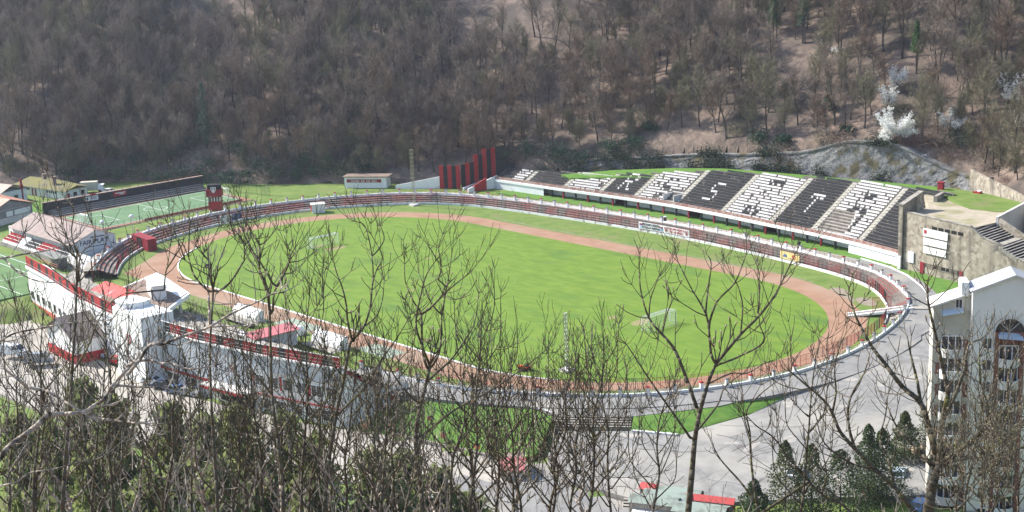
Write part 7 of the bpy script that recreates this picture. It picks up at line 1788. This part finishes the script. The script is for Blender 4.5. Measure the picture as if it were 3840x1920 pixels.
# pale sunlit boughs reaching in from the left
t = FT(11, 8.5, 'pale sunlit bough at the lower left, forking above the pines', pale=True, tw=.9, budp=.35)
t.limb(b1((-120, 760), (0, 640), (60, 560), (150, 490), (270, 400), (340, 330), (380, 310), (520, 305), (640, 290), (690, 255), (790, 190), (850, 90), (960, -30), (1040, -120)), 15, 8, .5)
t.limb(b1((690, 300), (740, 340), (860, 355), (960, 370), (1090, 378)), 8, 5, .2); t.limb(b1((380, 300), (340, 240), (330, 130), (450, 190), (600, 280)), 10, 6, -.3); t.limb(b1((330, 130), (210, 100), (100, 20), (0, -60)), 9, 5, -.3)
t.limb(b1((850, 90), (1000, 100), (1120, 105), (1260, 112)), 7, 4, .3)
t.done()
t = FT(16, 8.6, 'pale sunlit twig across the foot of the white tower', pale=True, tw=.9, budp=.35)
t.limb(r5((1280, 1160), (1370, 1120), (1500, 1100), (1600, 1130), (1740, 1140), (1900, 1190), (2160, 1160)), 8, 4, .2)
t.done()
t = FT(12, 8.0, 'long pale branch crossing the grandstand from the lower left towards the track', pale=True, tw=.55, budp=.5)
t.limb(r5((1280, 1250), (1400, 1100), (1510, 950), (1640, 940), (1760, 890), (1900, 840), (2100, 770), (2280, 660), (2440, 580), (2576, 520)) + r6((480, 500), (580, 440), (700, 420)), 9, 4.5, .4)
t.limb(r5((2100, 770), (2240, 760), (2400, 755), (2576, 760)), 5, 3, .3); t.limb(r5((2110, 760), (2105, 600), (2100, 450), (2090, 380), (2095, 270)), 7, 4, -.1)
t.done()
t = FT(13, 9.0, 'thin pale branch running from the left edge over the forecourt', pale=True, tw=.7, budp=.4)
t.limb(r5((-80, 950), (0, 910), (150, 830), (350, 790), (500, 760), (680, 730), (840, 710), (1090, 700)), 5.5, 3, .3); t.done()
t = FT(14, 9.5, 'thin pale branch arching from the left edge past the bench shelter', pale=True, tw=.7, budp=.4)
t.limb(r5((-60, 80), (60, 70), (260, 30), (460, 0), (640, -60)), 6, 3, .2); t.limb(r5((40, 72), (150, 190), (280, 270), (400, 310), (530, 320)), 5, 2.6, -.2); t.done()
t = FT(15, 9.0, 'short pale branch low at the left over the dark pines', pale=True, tw=.7, budp=.4)
t.limb(b1((-60, 860), (130, 820), (230, 750), (420, 720), (560, 680), (720, 650)), 5, 3, .2); t.done()
# more slender trees filling the lower centre and the right of centre
def sapling(seed, d, x, y0, y1, lean, n, label, r=9, tw=1.0):
    y0 = y0+(130 if 1250 < x < 2500 else 90 if x < 1250 else 0)
    q = random.Random(seed); t = FT(seed, d, label, tw=tw, pale=(seed >= 700 and seed % 2 == 0)); top = y0; P = []
    for i in range(6): f = i/5; P.append((x+lean*f**1.2+q.uniform(-14, 14)*(i > 0), lerp(1990, y0, f)))
    t.limb(P, r, 3.2, q.uniform(-.3, .3))
    n += 4
    for j in range(n):
        f = lerp(.12, .92, (j+q.random()*.5)/n); k = min(4, int(f*5)); g = f*5-k; bx, by = lerp(P[k][0], P[k+1][0], g), lerp(P[k][1], P[k+1][1], g); sg = 1 if (j % 2) else -1; L = (1.15-f*.7)*q.uniform(.7, 1.15)*(1990-y0)*.42; a = sg*q.uniform(.35, .75)
        t.limb([(bx, by), (bx+math.sin(a)*L*.4, by-math.cos(a)*L*.33), (bx+math.sin(a)*L*.72, by-math.cos(a)*L*.68), (bx+math.sin(a*.75)*L*1.0, by-L)], r*(1-f*.6)*.62, 2.8, q.uniform(-.7, .7))
    t.done()
for a in [(21, 13, 1420, 1150, 0, 60, 8, 'bare sapling rising over the lawn left of the near bend', 9), (22, 14, 1690, 1180, 0, 70, 8, 'bare sapling in front of the lawn with curved side shoots', 9), (23, 15, 1850, 1210, 0, 30, 8, 'bare sapling in front of the near straight, left of the mower', 8), (24, 15.5, 2060, 1230, 0, 90, 8, 'bare sapling in front of the lattice mast', 8), (25, 14.5, 2200, 1160, 0, 60, 8, 'bare sapling below the near goal, left of the forked tree', 8), (26, 16, 2300, 1230, 0, -40, 7, 'thin sapling crossing the near end of the track', 7), (27, 15, 2440, 1340, 0, 60, 6, 'thin sapling over the stairs to the plaza', 7),
        (28, 14, 1000, 1240, 0, -60, 8, 'bare sapling before the grey cladding of the grandstand', 9), (29, 15, 620, 1180, 0, 60, 7, 'bare sapling in front of the white tower', 9), (30, 14, 430, 1040, 0, -30, 8, 'bare sapling in front of the annex roof', 9), (31, 13, 130, 1120, 0, 40, 7, 'bare sapling at the far left above the white van', 8), (32, 16, 1160, 1350, 0, 50, 7, 'short sapling before the end wall of the grandstand', 8), (33, 16, 1930, 1420, 0, -50, 7, 'short sapling in front of the street kiosk', 7), (34, 17, 720, 1230, 0, -30, 7, 'thin sapling over the red and black parapet', 7), (35, 12, 1500, 1480, 0, 90, 6, 'short leaning sapling at the bottom left of centre', 8), (36, 15, 2990, 1330, 0, 60, 6, 'thin sapling over the right part of the near ring road', 7), (37, 16, 3620, 1330, 0, 80, 7, 'thin sapling before the gable of the apartment block', 7),
        (43, 14, 1290, 1210, 0, 40, 7, 'bare sapling beside the dark tree at the parapet end', 8), (44, 13.5, 1760, 1060, 0, 60, 8, 'tall thin sapling with its tip over the middle of the pitch', 8), (45, 15, 1960, 1290, 0, -60, 7, 'bare sapling behind the street kiosk leaning left', 8), (46, 14, 1130, 1020, 0, 30, 8, 'tall sapling crossing the tunnel roof', 8), (47, 15, 340, 1250, 0, 60, 7, 'bare sapling before the annex and the silver blue car', 8), (48, 14.5, 880, 1320, 0, 40, 7, 'short sapling over the row of parked cars', 8), (49, 16, 1420, 1330, 0, -40, 6, 'short sapling before the stair beside the grandstand', 7), (50, 15.5, 2140, 1330, 0, 50, 6, 'short sapling over the stairs to the plaza, left of two', 7), (51, 14, 30, 1230, 0, 50, 7, 'bare sapling at the left edge below the left field', 8),
        (38, 11, 3590, 1640, 0, -30, 7, 'bare shoot in the lower right corner, leaning left before the lower balconies', 6), (39, 11.5, 3680, 1560, 0, 30, 8, 'bare shoot in the lower right corner, below the gable windows', 6), (40, 11, 3760, 1600, 0, -20, 8, 'bare shoot in the lower right corner, below the arched window', 6), (41, 12, 3820, 1530, 0, 40, 8, 'bare shoot at the right edge in the lower corner', 6), (42, 10.5, 3720, 1700, 0, 60, 8, 'shortest bare shoot in the lower right corner', 5)]:
    sapling(a[0], a[1], a[2], a[3], a[4], a[5], a[6], a[7], a[8])
q7 = random.Random(55)
for i in range(17):
    x = -40+i*140+q7.uniform(-50, 50); sapling(700+i, q7.uniform(13, 19), x, q7.uniform(1340, 1600)-(0 if 1250 < x < 2500 else -20), 0, q7.uniform(-90, 110), 4, 'bare young tree in the thicket along the bottom of the slope', q7.uniform(8, 13), tw=.55)
# tangled undergrowth along the bottom edge
ur = random.Random(77); ub = MB()
for i in range(260):
    px = ur.uniform(-120, 2350) if ur.random() < .86 else ur.uniform(2300, 3950); d = ur.uniform(13, 30)
    lim = 1640 if px < 2300 else 1780
    y0 = ur.uniform(lim+60, 2020); y0 = max(y0, ur.uniform(lim+60, 2020)); L = ur.uniform(120, 380)*13/d; p = Gv(px, y0, d); q = Vector((ur.gauss(0, .3), ur.gauss(0, .3), 1)).normalized()
    LL = L*d/FPX; r = ur.uniform(1.3, 3.0)*d/FPX
    for k in range(4):
        q = (q+Vector((ur.gauss(0, .2), ur.gauss(0, .2), .1))).normalized(); e = p+q*LL/4; ub.bar(p, e, r*(1-.18*k), 0, 3, r*(1-.18*(k+1)))
        for c in range(2):
            if ur.random() < .7:
                o = (q*.7+Vector((ur.gauss(0, .7), ur.gauss(0, .7), .4))).normalized(); ub.bar(e, e+o*LL*ur.uniform(.2, .4), r*.6, 0, 3, r*.35)
        p = e
o = ub.build('undergrowth', fbark2); o['kind'] = 'stuff'; tag(o, 'tangle of thin leafless stems along the bottom of the slope', 'undergrowth')

# ================================================================== THE AIR
hz = MB(); hz.box((0, 0, 0), (1, 1, 1))
ho = hz.build('haze', mat('haze_unused', (.5, .5, .5))); ho['kind'] = 'stuff'; tag(ho, 'thin bluish spring haze filling the valley', 'haze')
ho.scale = (1500, 1500, 143); ho.location = (-50, 90, 143/2-13)
hm = bpy.data.materials.new('haze_air'); hm.use_nodes = True; n = hm.node_tree; n.nodes.remove(n.nodes['Principled BSDF'])
pv = n.nodes.new('ShaderNodeVolumePrincipled'); pv.inputs['Density'].default_value = .00009; pv.inputs['Color'].default_value = (.82, .87, 1.0, 1); pv.inputs['Anisotropy'].default_value = .3
n.links.new(pv.outputs[0], n.nodes['Material Output'].inputs['Volume']); ho.data.materials.clear(); ho.data.materials.append(hm)
